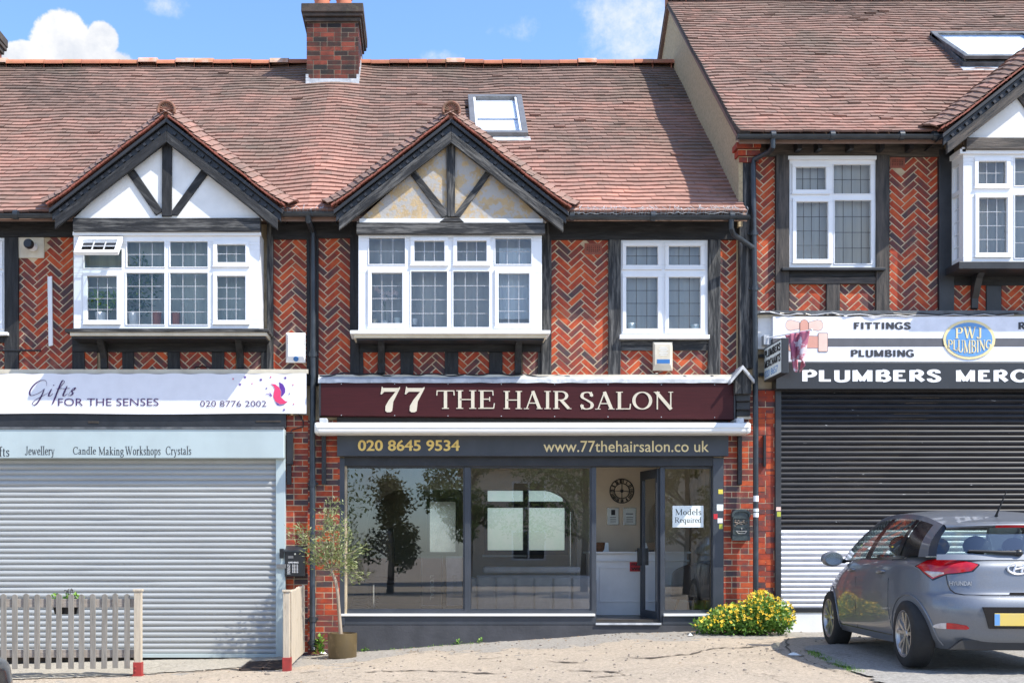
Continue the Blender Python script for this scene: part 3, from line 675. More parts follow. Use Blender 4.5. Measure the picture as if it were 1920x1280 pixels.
def build_gable(house, roof, G, plaster_m, tim, timh, pl_px, king, braces, tie, name='gable', v_pl=.30, foot_in=.07):
    y0 = G['y0']; xa, za = G['xa'], G['za']; yp = -.42
    # plaster infill is the body of the part; timbers are its sub-parts
    mb = MB(); mb.pprism(pl_px, yp, yp+.06); body = mb.build('gable', M[plaster_m], house)
    # dark lining boards that close the space behind
    mb = MB()
    for sx, sz in (('xl', 'zl'), ('xr', 'zr')):
        fx, fz = G[sx], G[sz]; a = Vector((fx, 0, fz)); b = Vector((xa, 0, za)); 
        mb.add([(a.x, y0+.06, a.z-.05), (b.x, y0+.06, b.z-.05), (b.x, 1.2, b.z-.05), (a.x, .1, a.z-.05), (a.x, y0+.06, a.z-.075), (b.x, y0+.06, b.z-.075), (b.x, 1.2, b.z-.075), (a.x, .1, a.z-.075)],
               [(0, 1, 2, 3), (7, 6, 5, 4), (0, 4, 5, 1), (1, 5, 6, 2), (2, 6, 7, 3), (3, 7, 4, 0)])
    mb.build('soffit_board', M['black'], body)
    for sx, sz, side in (('xl', 'zl', 1), ('xr', 'zr', -1)):
        fx, fz = G[sx], G[sz]; zl_ = lambda x: fz+(za-fz)*(x-fx)/(xa-fx)
        dirv = Vector((xa-fx, 0, za-fz)); L = dirv.length; dirv.normalize()
        # tiles: courses run along the little ridge
        mb = MB()
        def sag(u, s): return .155*(1-max(0, 1-u/.30)**1.6)+.012*nz3(u*2+fx, s*2, 3)+.045*max(0, 1-s/.45)**2+.01*nz3(fx+s*5, 0, 4)
        def skip(u, s):
            p = Vector((fx, y0, fz))+dirv*s; return roof.z(y0+u) > p.z+.16
        tiles(mb, (fx-.03*side, y0, fz), (0, 1, 0), dirv, 0, 2.4, L+.03, skip, sag, lambda u, s: .38+.25*nz3(u*3, s*3+fx, 6), gauge=.095, tw=.125)
        mb.build('gable_tiles', M['tile'], body)
        n = 14; mb = MB()                                  # verge: undercloak tiles seen edge on
        for k in range(n*2):
            s0, s1 = L*k/(2*n), L*(k+1)/(2*n); hh = sag(0, (s0+s1)/2)
            p = Vector((fx-.03*side, y0-.02, fz-.004+hh*.9))+dirv*(s0+.002); nn = Vector((-dirv.z, 0, dirv.x)); nn = nn if nn.z > 0 else -nn
            mb.obox(p-nn*.012, dirv*(s1-s0-.004), Vector((0, .12, 0)), nn*(.019+rng.uniform(-.002, .003)))
        mb.build('verge', M['verge'], body)
        def board(v1, v2, yf, yb, nm, m, x_in, bev=.006):
            x0 = fx+x_in*side; q = [(x0, zl_(x0)-v1), (xa, za-v1), (xa, za-v2), (x0, zl_(x0)-v2)]
            if side > 0: q = q[::-1]
            b_ = MB(); b_.prism(q, yf, yb); return b_.build(nm, M[m], body, bevel=bev)
        board(.030, .085, y0+.005, y0+.05, 'moulding', 'black', .0)
        board(.085, .19, y0+.06, y0+.10, 'frieze_board', 'black', .03)
        board(.185, .335, y0+.03, y0+.085, 'barge_board', tim+('_up' if side > 0 else '_down'), foot_in)
        for k in range(1, int(L/.115)):                    # dentil blocks
            p = Vector((fx, y0+.03, fz))+dirv*(k*.115+.06)+Vector((0, 0, -.168))
            d_ = MB(); nn = Vector((-dirv.z, 0, dirv.x)); nn = nn if nn.z > 0 else -nn
            d_.obox(p, dirv*.036, Vector((0, .04, 0)), nn*.036)
            d_.build('dentil', M['black'], body)
    kb = MB(); kb.pprism(king, yp-.035, yp+.01); kb.build('king_post', M[tim], body, bevel=.006)
    for k, br in enumerate(braces): b_ = MB(); b_.pprism(br, yp-.028, yp+.01); b_.build('brace', M[tim+('_down' if k == 0 else '_up')], body, bevel=.006)
    post_tie = MB(); post_tie.pbox(*tie, yp-.06, yp+.05); post_tie.jitter(.004); post_tie.build('tie_beam', M[timh], body, bevel=.008)
    # finial: scalloped half disc of ridge tile
    f = MB(); cx, cz = xa, za+.075; r = .108
    f.tube([(cx+r*math.cos(a), y0+.02, cz+r*math.sin(a)) for a in [math.pi*(-.1+1.2*i/14) for i in range(15)]], .02, 8)
    for i in range(9):
        a = math.pi*(i+.5)/9; f.tube([(cx+.02*math.cos(a), y0+.03, cz+.02*math.sin(a)), (cx+r*math.cos(a), y0+.03, cz+r*math.sin(a))], [.006, .016], 6)
    f.disc((cx, y0+.055, cz), r*.98, (0, 1, 0), .02, 20)
    f.tube([(cx, y0+.05, za+.03), (cx, y0+.36, za+.155), (cx, 1.3, za+.155)], .075, 10)
    f.build('finial', M['finial'], body, smooth=40)
    return body
z1 = lambda q: [(a*700/1920, b*700/1920) for a, b in q]
z2 = lambda q: [(600+a*520/1849, 100+b*520/1849) for a, b in q]
build_gable(house_l, LOW, GL, 'white', 'tim_v', 'tim_wh', z1([(372, 1130), (1350, 1130), (858, 680)]), z1([(833, 690), (884, 690), (882, 1112), (831, 1112)]),
            [z1([(640, 872), (692, 872), (838, 1085), (800, 1108)]), z1([(1085, 872), (1035, 872), (868, 1105), (912, 1108)])], (136, 408, 488, 434))
build_gable(house_m, LOW, GM, 'peel', 'tim_wv', 'tim_wh', z2([(245, 1125), (1510, 1125), (872, 560)]), z2([(840, 570), (902, 570), (900, 1088), (848, 1088)]),
            [z2([(590, 790), (640, 785), (868, 1075), (815, 1095)]), z2([(1150, 790), (1105, 785), (885, 1088), (935, 1090)])], (668, 417, 1022, 438))
ledge = MB(); ledge.pbox(674, 410, 1018, 417.5, -.45, -.38); ledge.build('plaster_ledge', M['white'], house_m)
corb = MB(); corb.pprism([(824, 416), (870, 416), (861, 408), (835, 408)], -.475, -.42); corb.build('post_foot', M['tim_wh'], house_m, bevel=.005)
build_gable(house_r, HIGH, GR, 'white', 'tim_bv', 'tim_bh', [(1800, 262), (2180, 262), (1990, 105)], [(1980, 110), (2000, 110), (2000, 262), (1980, 262)],
            [[(1905, 178), (1922, 172), (1985, 255), (1965, 262)], [(2075, 178), (2058, 172), (1995, 255), (2015, 262)]], (1812, 258, 2168, 280))

# ---- walls
hole = lambda a, b, c, d: (X(a), X(c), Z(d), Z(b))
def shell(house, x0, x1, ztop, holes, name='wall'):
    mb = MB(); wall_holes(mb, x0, x1, -1.2, ztop, holes, .025, .27)
    mb.box(x0, x0+.2, .27, 9, -1.2, ztop); mb.box(x1-.2, x1, .27, 9, -1.2, ztop)
    return mb.build(name, M['mortar'], house)
def back_wall(house, x0, x1, ztop, holes):
    mb = MB(); wall_holes(mb, x0+.2, x1-.2, -1.2, ztop, holes, 8.8, 9.0); mb.build('rear_wall', M['mortar'], house)
ztl = Z(420, 0)
shell(house_l, -10.5, PARTY, ztl, [hole(143, 440, 482, 612), hole(-125, 452, 5, 612), (-10.1, X(520), -.6, Z(800))])
back_wall(house_l, -10.5, PARTY, ztl, [])
shell(house_m, PARTY, 4.17, ztl, [hole(680, 442, 1010, 612), hole(1170, 455, 1322, 622), (X(650), X(1340), -.2, Z(865))])
shell(house_r, 4.17, 12.5, Z(262, 0), [hole(1488, 300, 1636, 496), hole(1820, 295, 2175, 485), (X(1468), 10.5, -.5, Z(735))])
back_wall(house_r, 4.17, 12.5, Z(262, 0), [])
fp_ = [(-.125, Z(425, -.12)), (-.125, HIGH.z(-.125)-.07), (yRH, zRH-.07), (2*yRH+.25, HIGH.ze), (2*yRH+.25, 3), (-.02, 3), (-.02, Z(425, -.12))]; nf = len(fp_)
fl = MB(); fl.add([(4.145, y, z) for y, z in fp_]+[(4.20, y, z) for y, z in fp_], [tuple(range(nf-1, -1, -1)), tuple(range(nf, 2*nf))]+[(i, (i+1) % nf, (i+1) % nf+nf, i+nf) for i in range(nf)])
fl.build('flank_wall', M['pebble'], house_r)
vt = MB()                                                  # verge slates along the flank
for k in range(60):
    s = HIGH.L*k/60; s2 = HIGH.L*(k+1)/60; h = sag_high(4.12, s)
    vt.add([(4.085, HIGH.ye+q*CA-SA*w, HIGH.ze+q*SA+CA*w) for q in (s, s2) for w in (h-.035, h+.022)]+[(4.22, HIGH.ye+q*CA-SA*w, HIGH.ze+q*SA+CA*w) for q in (s, s2) for w in (h-.035, h+.012)],
           [(0, 2, 3, 1), (0, 4, 6, 2), (1, 3, 7, 5), (0, 1, 5, 4), (2, 6, 7, 3)])
    q = s/HIGH.L
    yb0, yb1 = 2*yRH-HIGH.ye-s*CA, 2*yRH-HIGH.ye-s2*CA
    vt.add([(4.085, yb0, HIGH.ze+s*SA-.05), (4.085, yb1, HIGH.ze+s2*SA-.05), (4.085, yb1, HIGH.ze+s2*SA+.03), (4.085, yb0, HIGH.ze+s*SA+.03), (4.2, yb0, HIGH.ze+s*SA+.03), (4.2, yb1, HIGH.ze+s2*SA+.03)], [(0, 1, 2, 3), (3, 2, 5, 4)])
vt.build('verge', M['cap'], house_r)

# ---- left house, first floor
H = house_l
beam(H, -300, 403, 136, 444, yf=-.05); beam(H, 500, 402, 590, 448, yf=-.05)
post(H, 8, 444, 34, 696, 'tim_v', yf=-.05)
panel(H, 34, 444, 137, 697, 66, [(34, 444, 83, 484)]); panel(H, 512, 448, 575, 692); panel(H, -240, 444, -148, 697)
panel(H, -130, 640, 8, 697)
post(H, 500, 402, 512, 696, 'tim_wv', yf=-.06)
beam(H, -130, 623, 8, 642, yf=-.04); post(H, -148, 444, -128, 696)
window(H, (-122, 446, 9, 622), -.02, [(-112, 460, -66, 496, 3, 2, 1), (-48, 460, -2, 496, 3, 2, 1), (-112, 518, -66, 608, 3, 4, 1), (-48, 518, -2, 608, 3, 4, 1)], sill=(-126, 622, 14, 628))
def under_bay(H, px0, px1, y_top, y_b0, y_b1, studs, bricks, brackets, m='tim_v'):
    beam(H, px0, y_top, px1, y_b0, yf=-.02, m='tim_h')
    for a, b in studs: post(H, a, y_b0, b, y_b1, m, yf=-.03)
    for a, b in bricks: panel(H, a, y_b0, b, y_b1)
    for a in brackets:                                      # curved corbel bracket
        q = []; w = .045; xc = X(a, -.1)
        prof = [(-.0, y_b1-4), (-.04, y_b1-6), (-.05, y_b1-24), (-.09, y_b1-34), (-.17, y_b0-8), (-.30, y_top+10), (-.33, y_top+2), (.0, y_top+2)]
        mb = MB(); pts = [(y, Z(p, 0)) for y, p in prof]; n = len(pts)
        mb.add([(xc-w, y, z) for y, z in pts]+[(xc+w, y, z) for y, z in pts], [tuple(range(n)), tuple(range(2*n-1, n-1, -1))]+[(i, i+n, (i+1) % n+n, (i+1) % n) for i in range(n)])
        mb.build('bracket', M[m], H, bevel=.006)
under_bay(H, 135, 500, 628, 660, 697, [(135, 158), (229, 251), (314, 337), (397, 420), (489, 512)], [(158, 182), (203, 229), (251, 314), (337, 397), (420, 442), (455, 489)], [192, 449])
YB = -.40
bay = window(H, (138, 436, 487, 616), YB, [(238, 453, 308, 500, 3, 2, 0), (319, 453, 389, 500, 3, 2, 0), (407, 459, 460, 492, 3, 2, 1), (158, 468, 228, 502, 1, 1, 0),
              (164, 518, 219, 600, 3, 4, 1), (237, 512, 308, 608, 3, 4, 0), (319, 512, 389, 608, 3, 4, 0), (407, 518, 460, 600, 3, 4, 1)], curtain='curtg', cy=.27, head=(136, 434, 489, 441))
def bay_cheeks(H, win, x0, x1, py0, py1, floor_m, right_vis=False):
    mb = MB()
    for s, px in ((0, x0), (1, x1)):
        xa = X(px, YB); a, b = (xa, xa+.06) if s == 0 else (xa-.06, xa)
        mb.box(a, b, YB+.07, .0, Z(py1, YB), Z(py0, YB))
    mb.box(X(x0, YB)+.06, X(x1, YB)-.06, YB+.07, .02, Z(py1, YB)-.02, Z(py1, YB)+.03); mb.box(X(x0, YB)+.06, X(x1, YB)-.06, YB+.07, .02, Z(py0, YB)-.03, Z(py0, YB)+.02)
    mb.build('bay_cheek', M['upvc'], win)
bay_cheeks(H, bay, 138, 487, 436, 616, None)
sb = MB(); sb.pbox(121, 616, 504, 622, YB-.07, .0); sb.build('bay_sill', M['tim_wh'], bay, bevel=.006)
sb = MB(); sb.pbox(131, 622.5, 500, 629, YB-.04, .0); sb.build('sill_apron', M['cream'], bay, bevel=.004)
sb = MB(); sb.pbox(134, 629, 498, 634, YB+.0, .0); sb.build('bay_underside', M['black'], bay)
# the open top-hung light
cas = MB(); pts = lambda: None
x0, x1, zt, zb = X(146, YB), X(232, YB), Z(451, YB), Z(451, YB)-.30; tilt = R(52)
def casement_open(parent, x0, x1, zt, h, y, tilt, cols=3, rows=2):
    c, s = math.cos(tilt), math.sin(tilt)
    def P(u, v, d): return Vector((x0+u, y-v*s-d*c, zt-v*c+d*s))
    W = x1-x0; b = .058; t = .05; mb = MB(); gl = MB(); ld = MB()
    def bar(m, u0, u1, v0, v1, d0, d1):
        m.obox(P(u0, v0, d0), P(u1, v0, d0)-P(u0, v0, d0), P(u0, v1, d0)-P(u0, v0, d0), P(u0, v0, d1)-P(u0, v0, d0))
    bar(mb, 0, W, 0, b, 0, t); bar(mb, 0, W, h-b, h, 0, t); bar(mb, 0, b, b+.001, h-b-.001, 0, t); bar(mb, W-b, W, b+.001, h-b-.001, 0, t)
    o = mb.build('open_casement', M['upvc'], parent, bevel=.004)
    gl.add([P(b, b, .02), P(W-b, b, .02), P(W-b, h-b, .02), P(b, h-b, .02)], [(0, 1, 2, 3)]); 
    for i in range(1, cols): u = b+(W-2*b)*i/cols; bar(ld, u-.006, u+.006, b, h-b, .021, .027)
    for j in range(1, rows): v = b+(h-2*b)*j/rows; bar(ld, b, W-b, v-.006, v+.006, .021, .0265)
    return gl, ld
op_g, op_l = casement_open(bay, X(150, YB), X(232, YB), Z(450, YB), .36, YB-.012, R(43)); op_g.build('window_pane', M['glasscar'], bay); op_l.build('leading', M['lead'], bay)
# ---- middle house, first floor
H = house_m
beam(H, 590, 402, 660, 446, yf=-.05); beam(H, 1030, 415, 1392, 449, yf=-.05)
post(H, 575, 402, 597, 722, 'tim_v', yf=-.045)
panel(H, 597, 446, 658, 706); post(H, 656, 405, 673, 700, 'tim_v', yf=-.05); post(H, 1015, 405, 1034, 706, 'tim_wv', yf=-.05)
panel(H, 1034, 449, 1141, 707, 1068, [(1096, 456, 1129, 477)]); airbrick(H, 1096, 456, 1129, 477)
post(H, 1141, 449, 1164, 706, 'tim_wv', yf=-.05); post(H, 1328, 449, 1351, 706, 'tim_wv', yf=-.05)
panel(H, 1351, 449, 1388, 707); panel(H, 1163, 657, 1329, 707); beam(H, 1163, 634, 1329, 657, yf=-.03, m='tim_wh')
post(H, 1387, 300, 1412, 690, 'tim_wv', yf=-.12)
window(H, (1164, 450, 1328, 628), -.02, [(1174, 462, 1233, 497, 3, 2, 1), (1254, 462, 1313, 497, 3, 2, 1), (1174, 520, 1233, 616, 3, 4, 1), (1254, 520, 1313, 616, 3, 4, 1)], sill=(1162, 627, 1331, 635), lead='leaddark')
under_bay(H, 658, 1032, 632, 660, 706, [(658, 681), (751, 775), (834, 859), (917, 942), (1009, 1016)], [(681, 708), (722, 751), (775, 834), (859, 917), (942, 965), (980, 1009)], [715, 972])
baym = window(H, (672, 437, 1016, 620), YB, [(692, 446, 759, 495, 3, 2, 0), (777, 452, 833, 490, 3, 2, 1), (857, 452, 912, 490, 3, 2, 1), (929, 447, 996, 495, 3, 2, 0),
              (697, 512, 754, 606, 3, 4, 1), (771, 509, 838, 613, 3, 4, 0), (850, 509, 917, 613, 3, 4, 0), (935, 513, 992, 606, 3, 4, 1)], cy=.27, curt_rects=[((938, 457, 1003, 592), 'curtw')])
bay_cheeks(H, baym, 672, 1016, 437, 620, None)
sb = MB(); sb.pbox(656, 619, 1032, 625.5, YB-.08, .0); sb.build('bay_sill', M['upvc'], baym, bevel=.006)
sb = MB(); sb.pbox(663, 626, 1025, 633, YB-.03, .0); sb.build('sill_apron', M['cream'], baym, bevel=.004)
sb = MB(); sb.pbox(668, 633, 1020, 637, YB+.0, .0); sb.build('bay_underside', M['black'], baym)
# ---- right house, first floor
H = house_r
beam(H, 1424, 256, 1770, 293, yf=-.05, m='tim_bh')
for px in (1448, 1500, 1538, 1597, 1655, 1710): mb = MB(); mb.pbox(px-4, 261, px+4, 279, -.22, -.04); mb.build('rafter_foot', M['black'], H)
cb = MB()
for k, (e, a, b) in enumerate(((.02, 305, 294), (.07, 294, 282), (.12, 282, 270))):
    xa = X(1387, -.12); 
    runbond(cb, (lambda e: (lambda u, z, d: (xa-e*.6+u, -.12-e-d, Z(a, -.12)+z)))(e), .25+e*.6, .075, mix=.1)
    cb.box(xa-e*.6+.002, xa+.249, -.12-e+.008, .0, Z(a, -.12), Z(a, -.12)+.075, .6, 0)
cb.build('corbel_bricks', [M['brick'], M['mortar']], H)
panel(H, 1414, 293, 1456, 585); post(H, 1455, 290, 1480, 584, 'tim_bv', yf=-.06); post(H, 1643, 290, 1668, 584, 'tim_bv', yf=-.06)
panel(H, 1668, 293, 1762, 585, 1693, [(1668, 293, 1698, 315)]); airbrick(H, 1669, 295, 1697, 315); post(H, 1761, 280, 1789, 585, 'black', yf=-.06)
beam(H, 1480, 506, 1643, 519, yf=-.03); beam(H, 1480, 519, 1643, 532, yf=-.05, m='tim_bh'); post(H, 1550, 532, 1575, 584, 'tim_bv', yf=-.05)
panel(H, 1480, 532, 1550, 585); panel(H, 1575, 532, 1643, 585)
wr = window(H, (1480, 293, 1643, 502), -.03, [(1563, 309, 1632, 363, 4, 2, 0), (1492, 314, 1548, 356, 4, 2, 1), (1493, 379, 1552, 486, 4, 4, 1), (1565, 376, 1633, 494, 4, 4, 0)], head=(1478, 292, 1644, 299), lead='leaddark')
sb = MB(); sb.pbox(1467, 501, 1661, 506.5, -.12, -.0); sb.build('sill', M['black'], wr, bevel=.005)
YBR = YB
bayr = window(H, (1806, 284, 2172, 492), YB, [(1834, 303, 1886, 345, 3, 2, 1), (1903, 296, 1970, 348, 3, 2, 0), (1990, 296, 2060, 348, 3, 2, 0), (2088, 303, 2140, 345, 3, 2, 1),
              (1835, 371, 1888, 474, 3, 4, 1), (1903, 366, 1970, 484, 3, 4, 0), (1990, 366, 2060, 484, 3, 4, 0), (2088, 371, 2140, 474, 3, 4, 1)], cy=.27, head=(1800, 279, 2178, 288))
xw = X(1806, YB); mb = MB(); gl = MB()                      # glazed side of the bay, seen obliquely
za, zb_ = Z(492, YB), Z(284, YB); zm_ = Z(355, YB)
for (y0, y1, a, b) in ((YB+.07, YB+.12, za, zb_), (-.07, .0, za, zb_), (YB+.12, -.07, za, za+.09), (YB+.12, -.07, zm_-.03, zm_+.03), (YB+.12, -.07, zb_-.12, zb_)): mb.box(xw, xw+.06, y0, y1, a, b)
mb.box(X(2172, YB)-.06, X(2172, YB), YB+.07, 0, za, zb_); mb.box(xw+.06, X(2172, YB)-.06, YB+.07, .02, za-.02, za+.03); mb.box(xw+.06, X(2172, YB)-.06, YB+.07, .02, zb_-.03, zb_+.02)
mb.box(xw-.03, xw+.02, YB-.04, 0, zb_-.02, zb_+.045)
for y0 in (.25, .5, .75): mb.box(xw+.02, xw+.026, YB+.12+y0*.21-.004, YB+.12+y0*.21+.004, za, zb_)
for z0 in (.2, .4, .6, .8): mb.box(xw+.021, xw+.0255, YB+.12, -.07, za+.09+(zm_-.03-za-.09)*z0-.004, za+.09+(zm_-.03-za-.09)*z0+.004)
mb.build('bay_cheek', M['upvc'], bayr, bevel=.003)
gl.add([(xw+.03, YB+.1, za), (xw+.03, -.05, za), (xw+.03, -.05, zb_), (xw+.03, YB+.1, zb_)], [(0, 1, 2, 3)]); gl.build('window_pane', M['glassup'], bayr)
sb = MB(); sb.pbox(1798, 490, 2180, 504, YB-.06, .0); sb.build('bay_sill', M['black'], bayr, bevel=.006)
under_bay(H, 1789, 2180, 503, 535, 585, [(1850, 1878), (1930, 1955), (2040, 2065)], [(1789, 1850), (1878, 1930), (1955, 2040), (2065, 2150)], [1832, 2120], 'black')

# ---- gutters, pipes, wire, skylights
yg = -.44
def jn(*p): return [X(q, yg) for q in p]
gutter(house_l, -9, X(100, yg), yg, Z(402, yg), joints=jn(30))
gutter(house_l, X(527, yg), X(585, yg), yg, Z(399, yg)); gutter(house_m, X(586, yg), X(630, yg), yg, Z(399, yg))
gutter(house_m, X(1058, yg), X(1404, yg), yg, Z(405, yg), joints=jn(1072, 1224, 1372))
gutter(house_r, X(1382, yg), X(1765, yg), yg, Z(254, yg), joints=jn(1449, 1560, 1690, 1752))
yp = -.085
downpipe(house_l, [(X(578, yg), yg, Z(404, yg)), (X(578, yg), yg, Z(414, yg)), (X(587, yp), yp, Z(436, yp)), (X(587, yp), yp, Z(700, yp)), (X(586, -.1), -.1, Z(830, -.1)), (X(586, -.1), -.1, Z(1200, -.1)), (X(588, -.14), -.16, Z(1219, -.14))],
         collars=[(X(587, yp), yp, Z(664, yp)), (X(586, -.1), -.1, Z(906, -.1)), (X(586, -.1), -.1, Z(1160, -.1)), (X(586, -.1), -.1, Z(1204, -.1))])
downpipe(house_m, [(X(1371, yg), yg, Z(409, yg)), (X(1371, yg), yg, Z(428, yg)), (X(1376, -.33), -.33, Z(440, -.33)), (X(1414, -.17), -.17, Z(466, -.17))], .034)
yq = -.17
downpipe(house_r, [(X(1449, yg), yg, Z(258, yg)), (X(1449, yg), yg, Z(276, yg)), (X(1443, -.33), -.33, Z(284, -.33)), (X(1414, yq), yq, Z(299, yq)), (X(1412, yq), yq, Z(312, yq)), (X(1414, yq), yq, Z(470, yq)), (X(1417, yq), yq, Z(800, yq)), (X(1417, yq), yq, -.0)], .036,
         collars=[(X(1413, yq), yq, Z(437, yq)), (X(1415, yq), yq, Z(540, yq))])
def bird_wire(house, px0, px1, py):
    mb = MB(); y = -.40
    x = X(px0, y); x1 = X(px1, y)
    while x < x1:
        n = 7; hgt = rng.uniform(.04, .10)
        mb.tube([(x, y+.05, Z(py, y)-.03), (x+rng.uniform(-.02, .02), y-.03, Z(py, y)+hgt*.4), (x+rng.uniform(-.05, .05), y+.02, Z(py, y)+hgt)], .0028, 4)
        x += rng.uniform(.02, .06)
    for k in range(5):
        pts = []; q = X(px0, y)
        while q < x1: pts.append((q, y+rng.uniform(-.02, .02)+k*.02, Z(py, y)-.02+k*.022+rng.uniform(-.012, .012))); q += .05
        if len(pts) > 1: mb.tube(pts, .003, 4)
    mb.build('bird_wire', M['leadw'], house)
bird_wire(house_m, 1070, 1402, 397); bird_wire(house_l, 528, 584, 397); bird_wire(house_m, 586, 622, 396)
def skylight(roofobj, roof, uv, frame_m, raise_=.0, glassm='skyglass'):
    (u0, u1), (v0, v1) = (uv[0], uv[1]), (uv[2], uv[3])
    def P(u, v, h): return Vector((u, roof.ye+v*CA-h*SA, roof.ze+v*SA+h*CA))
    def bar(m, a, b, c, d, h0, h1): m.obox(P(a, c, h0), P(b, c, h0)-P(a, c, h0), P(a, d, h0)-P(a, c, h0), P(a, c, h1)-P(a, c, h0))
    mb = MB(); w = .085; h = .11
    bar(mb, u0, u1, v1-w, v1, .0, h); bar(mb, u0, u1, v0, v0+w, .0, h); bar(mb, u0, u0+w, v0+w, v1-w, .0, h-.001); bar(mb, u1-w, u1, v0+w, v1-w, .0, h-.001)
    o = mb.build('skylight', M[frame_m], roofobj, bevel=.008)
    f = MB(); bar(f, u0-.03, u1+.03, v0-.14, v0-.002, .02, .045); f.build('flashing', M['leadw'], o)
    return o, P, bar, (u0, u1, v0, v1), w
M['skyglass'] = glass('skylight_glass', tint=(.92, .96, 1), refl=1.6)
so, P_, bar_, q, w = skylight(roof_m, LOW, (SK[0][0]-.06, SK[1][0]+.02, hole_m[2], hole_m[3]), 'alu')
mb = MB(); mb.add([P_(q[0]+w, q[2]+w, .07), P_(q[1]-w, q[2]+w, .07), P_(q[1]-w, q[3]-w, .07), P_(q[0]+w, q[3]-w, .07)], [(0, 1, 2, 3)]); mb.build('window_pane', M['skyglass'], so)
mb = MB(); bar_(mb, q[0]+w, q[1]-w, (q[2]+q[3])/2-.06, q[3]-w, .035, .045); mb.build('blind_and_reflection', M['upvc'], so)
mb = MB(); bar_(mb, q[0]+w, q[1]-w, q[2]+w, (q[2]+q[3])/2-.06, .015, .022); mb.build('inner_blind', M['curtw'], so)
mb = MB(); 
for a, b in ((q[0]+w, q[0]+w+.03), (q[1]-w-.03, q[1]-w)): bar_(mb, a, b, q[2]+w, q[3]-w, .071, .095)
bar_(mb, q[0]+w, q[1]-w, q[2]+w, q[2]+w+.03, .071, .095); mb.build('sash', M['upvc'], so)
so, P_, bar_, q, w = skylight(roof_r, HIGH, (SKR[0][0]+.05, SKR[0][0]+1.55, hole_r[2], hole_r[3]), 'leaddk')
# its sash stands open, tilted up from the top
ang = R(4); L_ = q[3]-q[2]
def SP(u, v, h): return P_(u, q[3]-v*math.cos(ang)+h*math.sin(ang), .045+v*math.sin(ang)+h*math.cos(ang))
mb = MB()
def sbar(m, a, b, c, d, h0, h1): m.obox(SP(a, c, h0), SP(b, c, h0)-SP(a, c, h0), SP(a, d, h0)-SP(a, c, h0), SP(a, c, h1)-SP(a, c, h0))
for a, b, c, d in ((q[0], q[1], 0, w), (q[0], q[1], L_-w, L_), (q[0], q[0]+w, w, L_-w), (q[1]-w, q[1], w, L_-w)): sbar(mb, a, b, c, d, 0, .05)
sash = mb.build('open_sash', M['leaddk'], so, bevel=.006)
mb = MB(); mb.add([SP(q[0]+w, w, .04), SP(q[1]-w, w, .04), SP(q[1]-w, L_-w, .04), SP(q[0]+w, L_-w, .04)], [(3, 2, 1, 0)]); mb.build('window_pane', M['glassup'], so)
mb = MB(); mb.add([SP(q[0]+w, w, .0), SP(q[1]-w, w, .0), SP(q[1]-w, L_-w, .0), SP(q[0]+w, L_-w, .0)], [(3, 2, 1, 0)]); mb.build('blind_and_reflection', M['curtw'], so)  # white sheet added to stand for the cloud reflected in the pane

# ---------------------------------------------------------------- lettering
def text_mesh(s, bold=0., shear=0.):
    if bold > .012:                                         # heavier letters: the outline laid down in a small ring, each copy a hair higher
        vs, fs = text_mesh(s, .004); V_, F_2 = [], []
        for k, (dx, dy) in enumerate(((0, 0), (1, 0), (-1, 0), (.5, .6), (-.5, .6), (.5, -.6), (-.5, -.6))):
            b = len(V_); V_ += [(x+dx*bold, y+dy*bold, z+(.0025*k if z > 0 else 0)) for x, y, z in vs]; F_2 += [tuple(i+b for i in f) for f in fs]
        return V_, F_2
    cu = bpy.data.curves.new('t', 'FONT'); cu.body = s; cu.size = 1; cu.offset = bold; cu.shear = shear; cu.extrude = .02; cu.resolution_u = 3
    o = bpy.data.objects.new('t', cu); COL.objects.link(o); dg = bpy.context.evaluated_depsgraph_get(); dg.update()
    me = bpy.data.meshes.new_from_object(o.evaluated_get(dg)); bpy.data.objects.remove(o); bpy.data.curves.remove(cu)
    vs = [tuple(v.co) for v in me.vertices]; fs = [tuple(p.vertices) for p in me.polygons]; bpy.data.meshes.remove(me); return vs, fs
def lettering(parent, s, px0, ptop, px1, pbot, y, m, bold=0., thick=.004, glyphs=None, fmap=None, name='lettering', rows=None, shear=0.):
    """fits the drawn extent of the words to a rectangle of the photograph on the plane y"""
    vs, fs = glyphs if glyphs else text_mesh(s, bold, shear)
    xa, xb = min(v[0] for v in vs), max(v[0] for v in vs); ya, yb = min(v[1] for v in vs), max(v[1] for v in vs); za, zb = min(v[2] for v in vs), max(v[2] for v in vs)
    x0, x1, z0, z1 = X(px0, y), X(px1, y), Z(pbot, y), Z(ptop, y); out = []
    for v in vs:
        a, b, d = (v[0]-xa)/(xb-xa), (v[1]-ya)/(yb-ya), (v[2]-za)/max(1e-6, zb-za)
        if fmap: a, b = fmap(a, b)
        out.append((x0+(x1-x0)*a, y-thick*d, z0+(z1-z0)*b))
    mb = MB(); mb.add(out, fs); return mb.build(name, M[m] if isinstance(m, str) else m, parent)
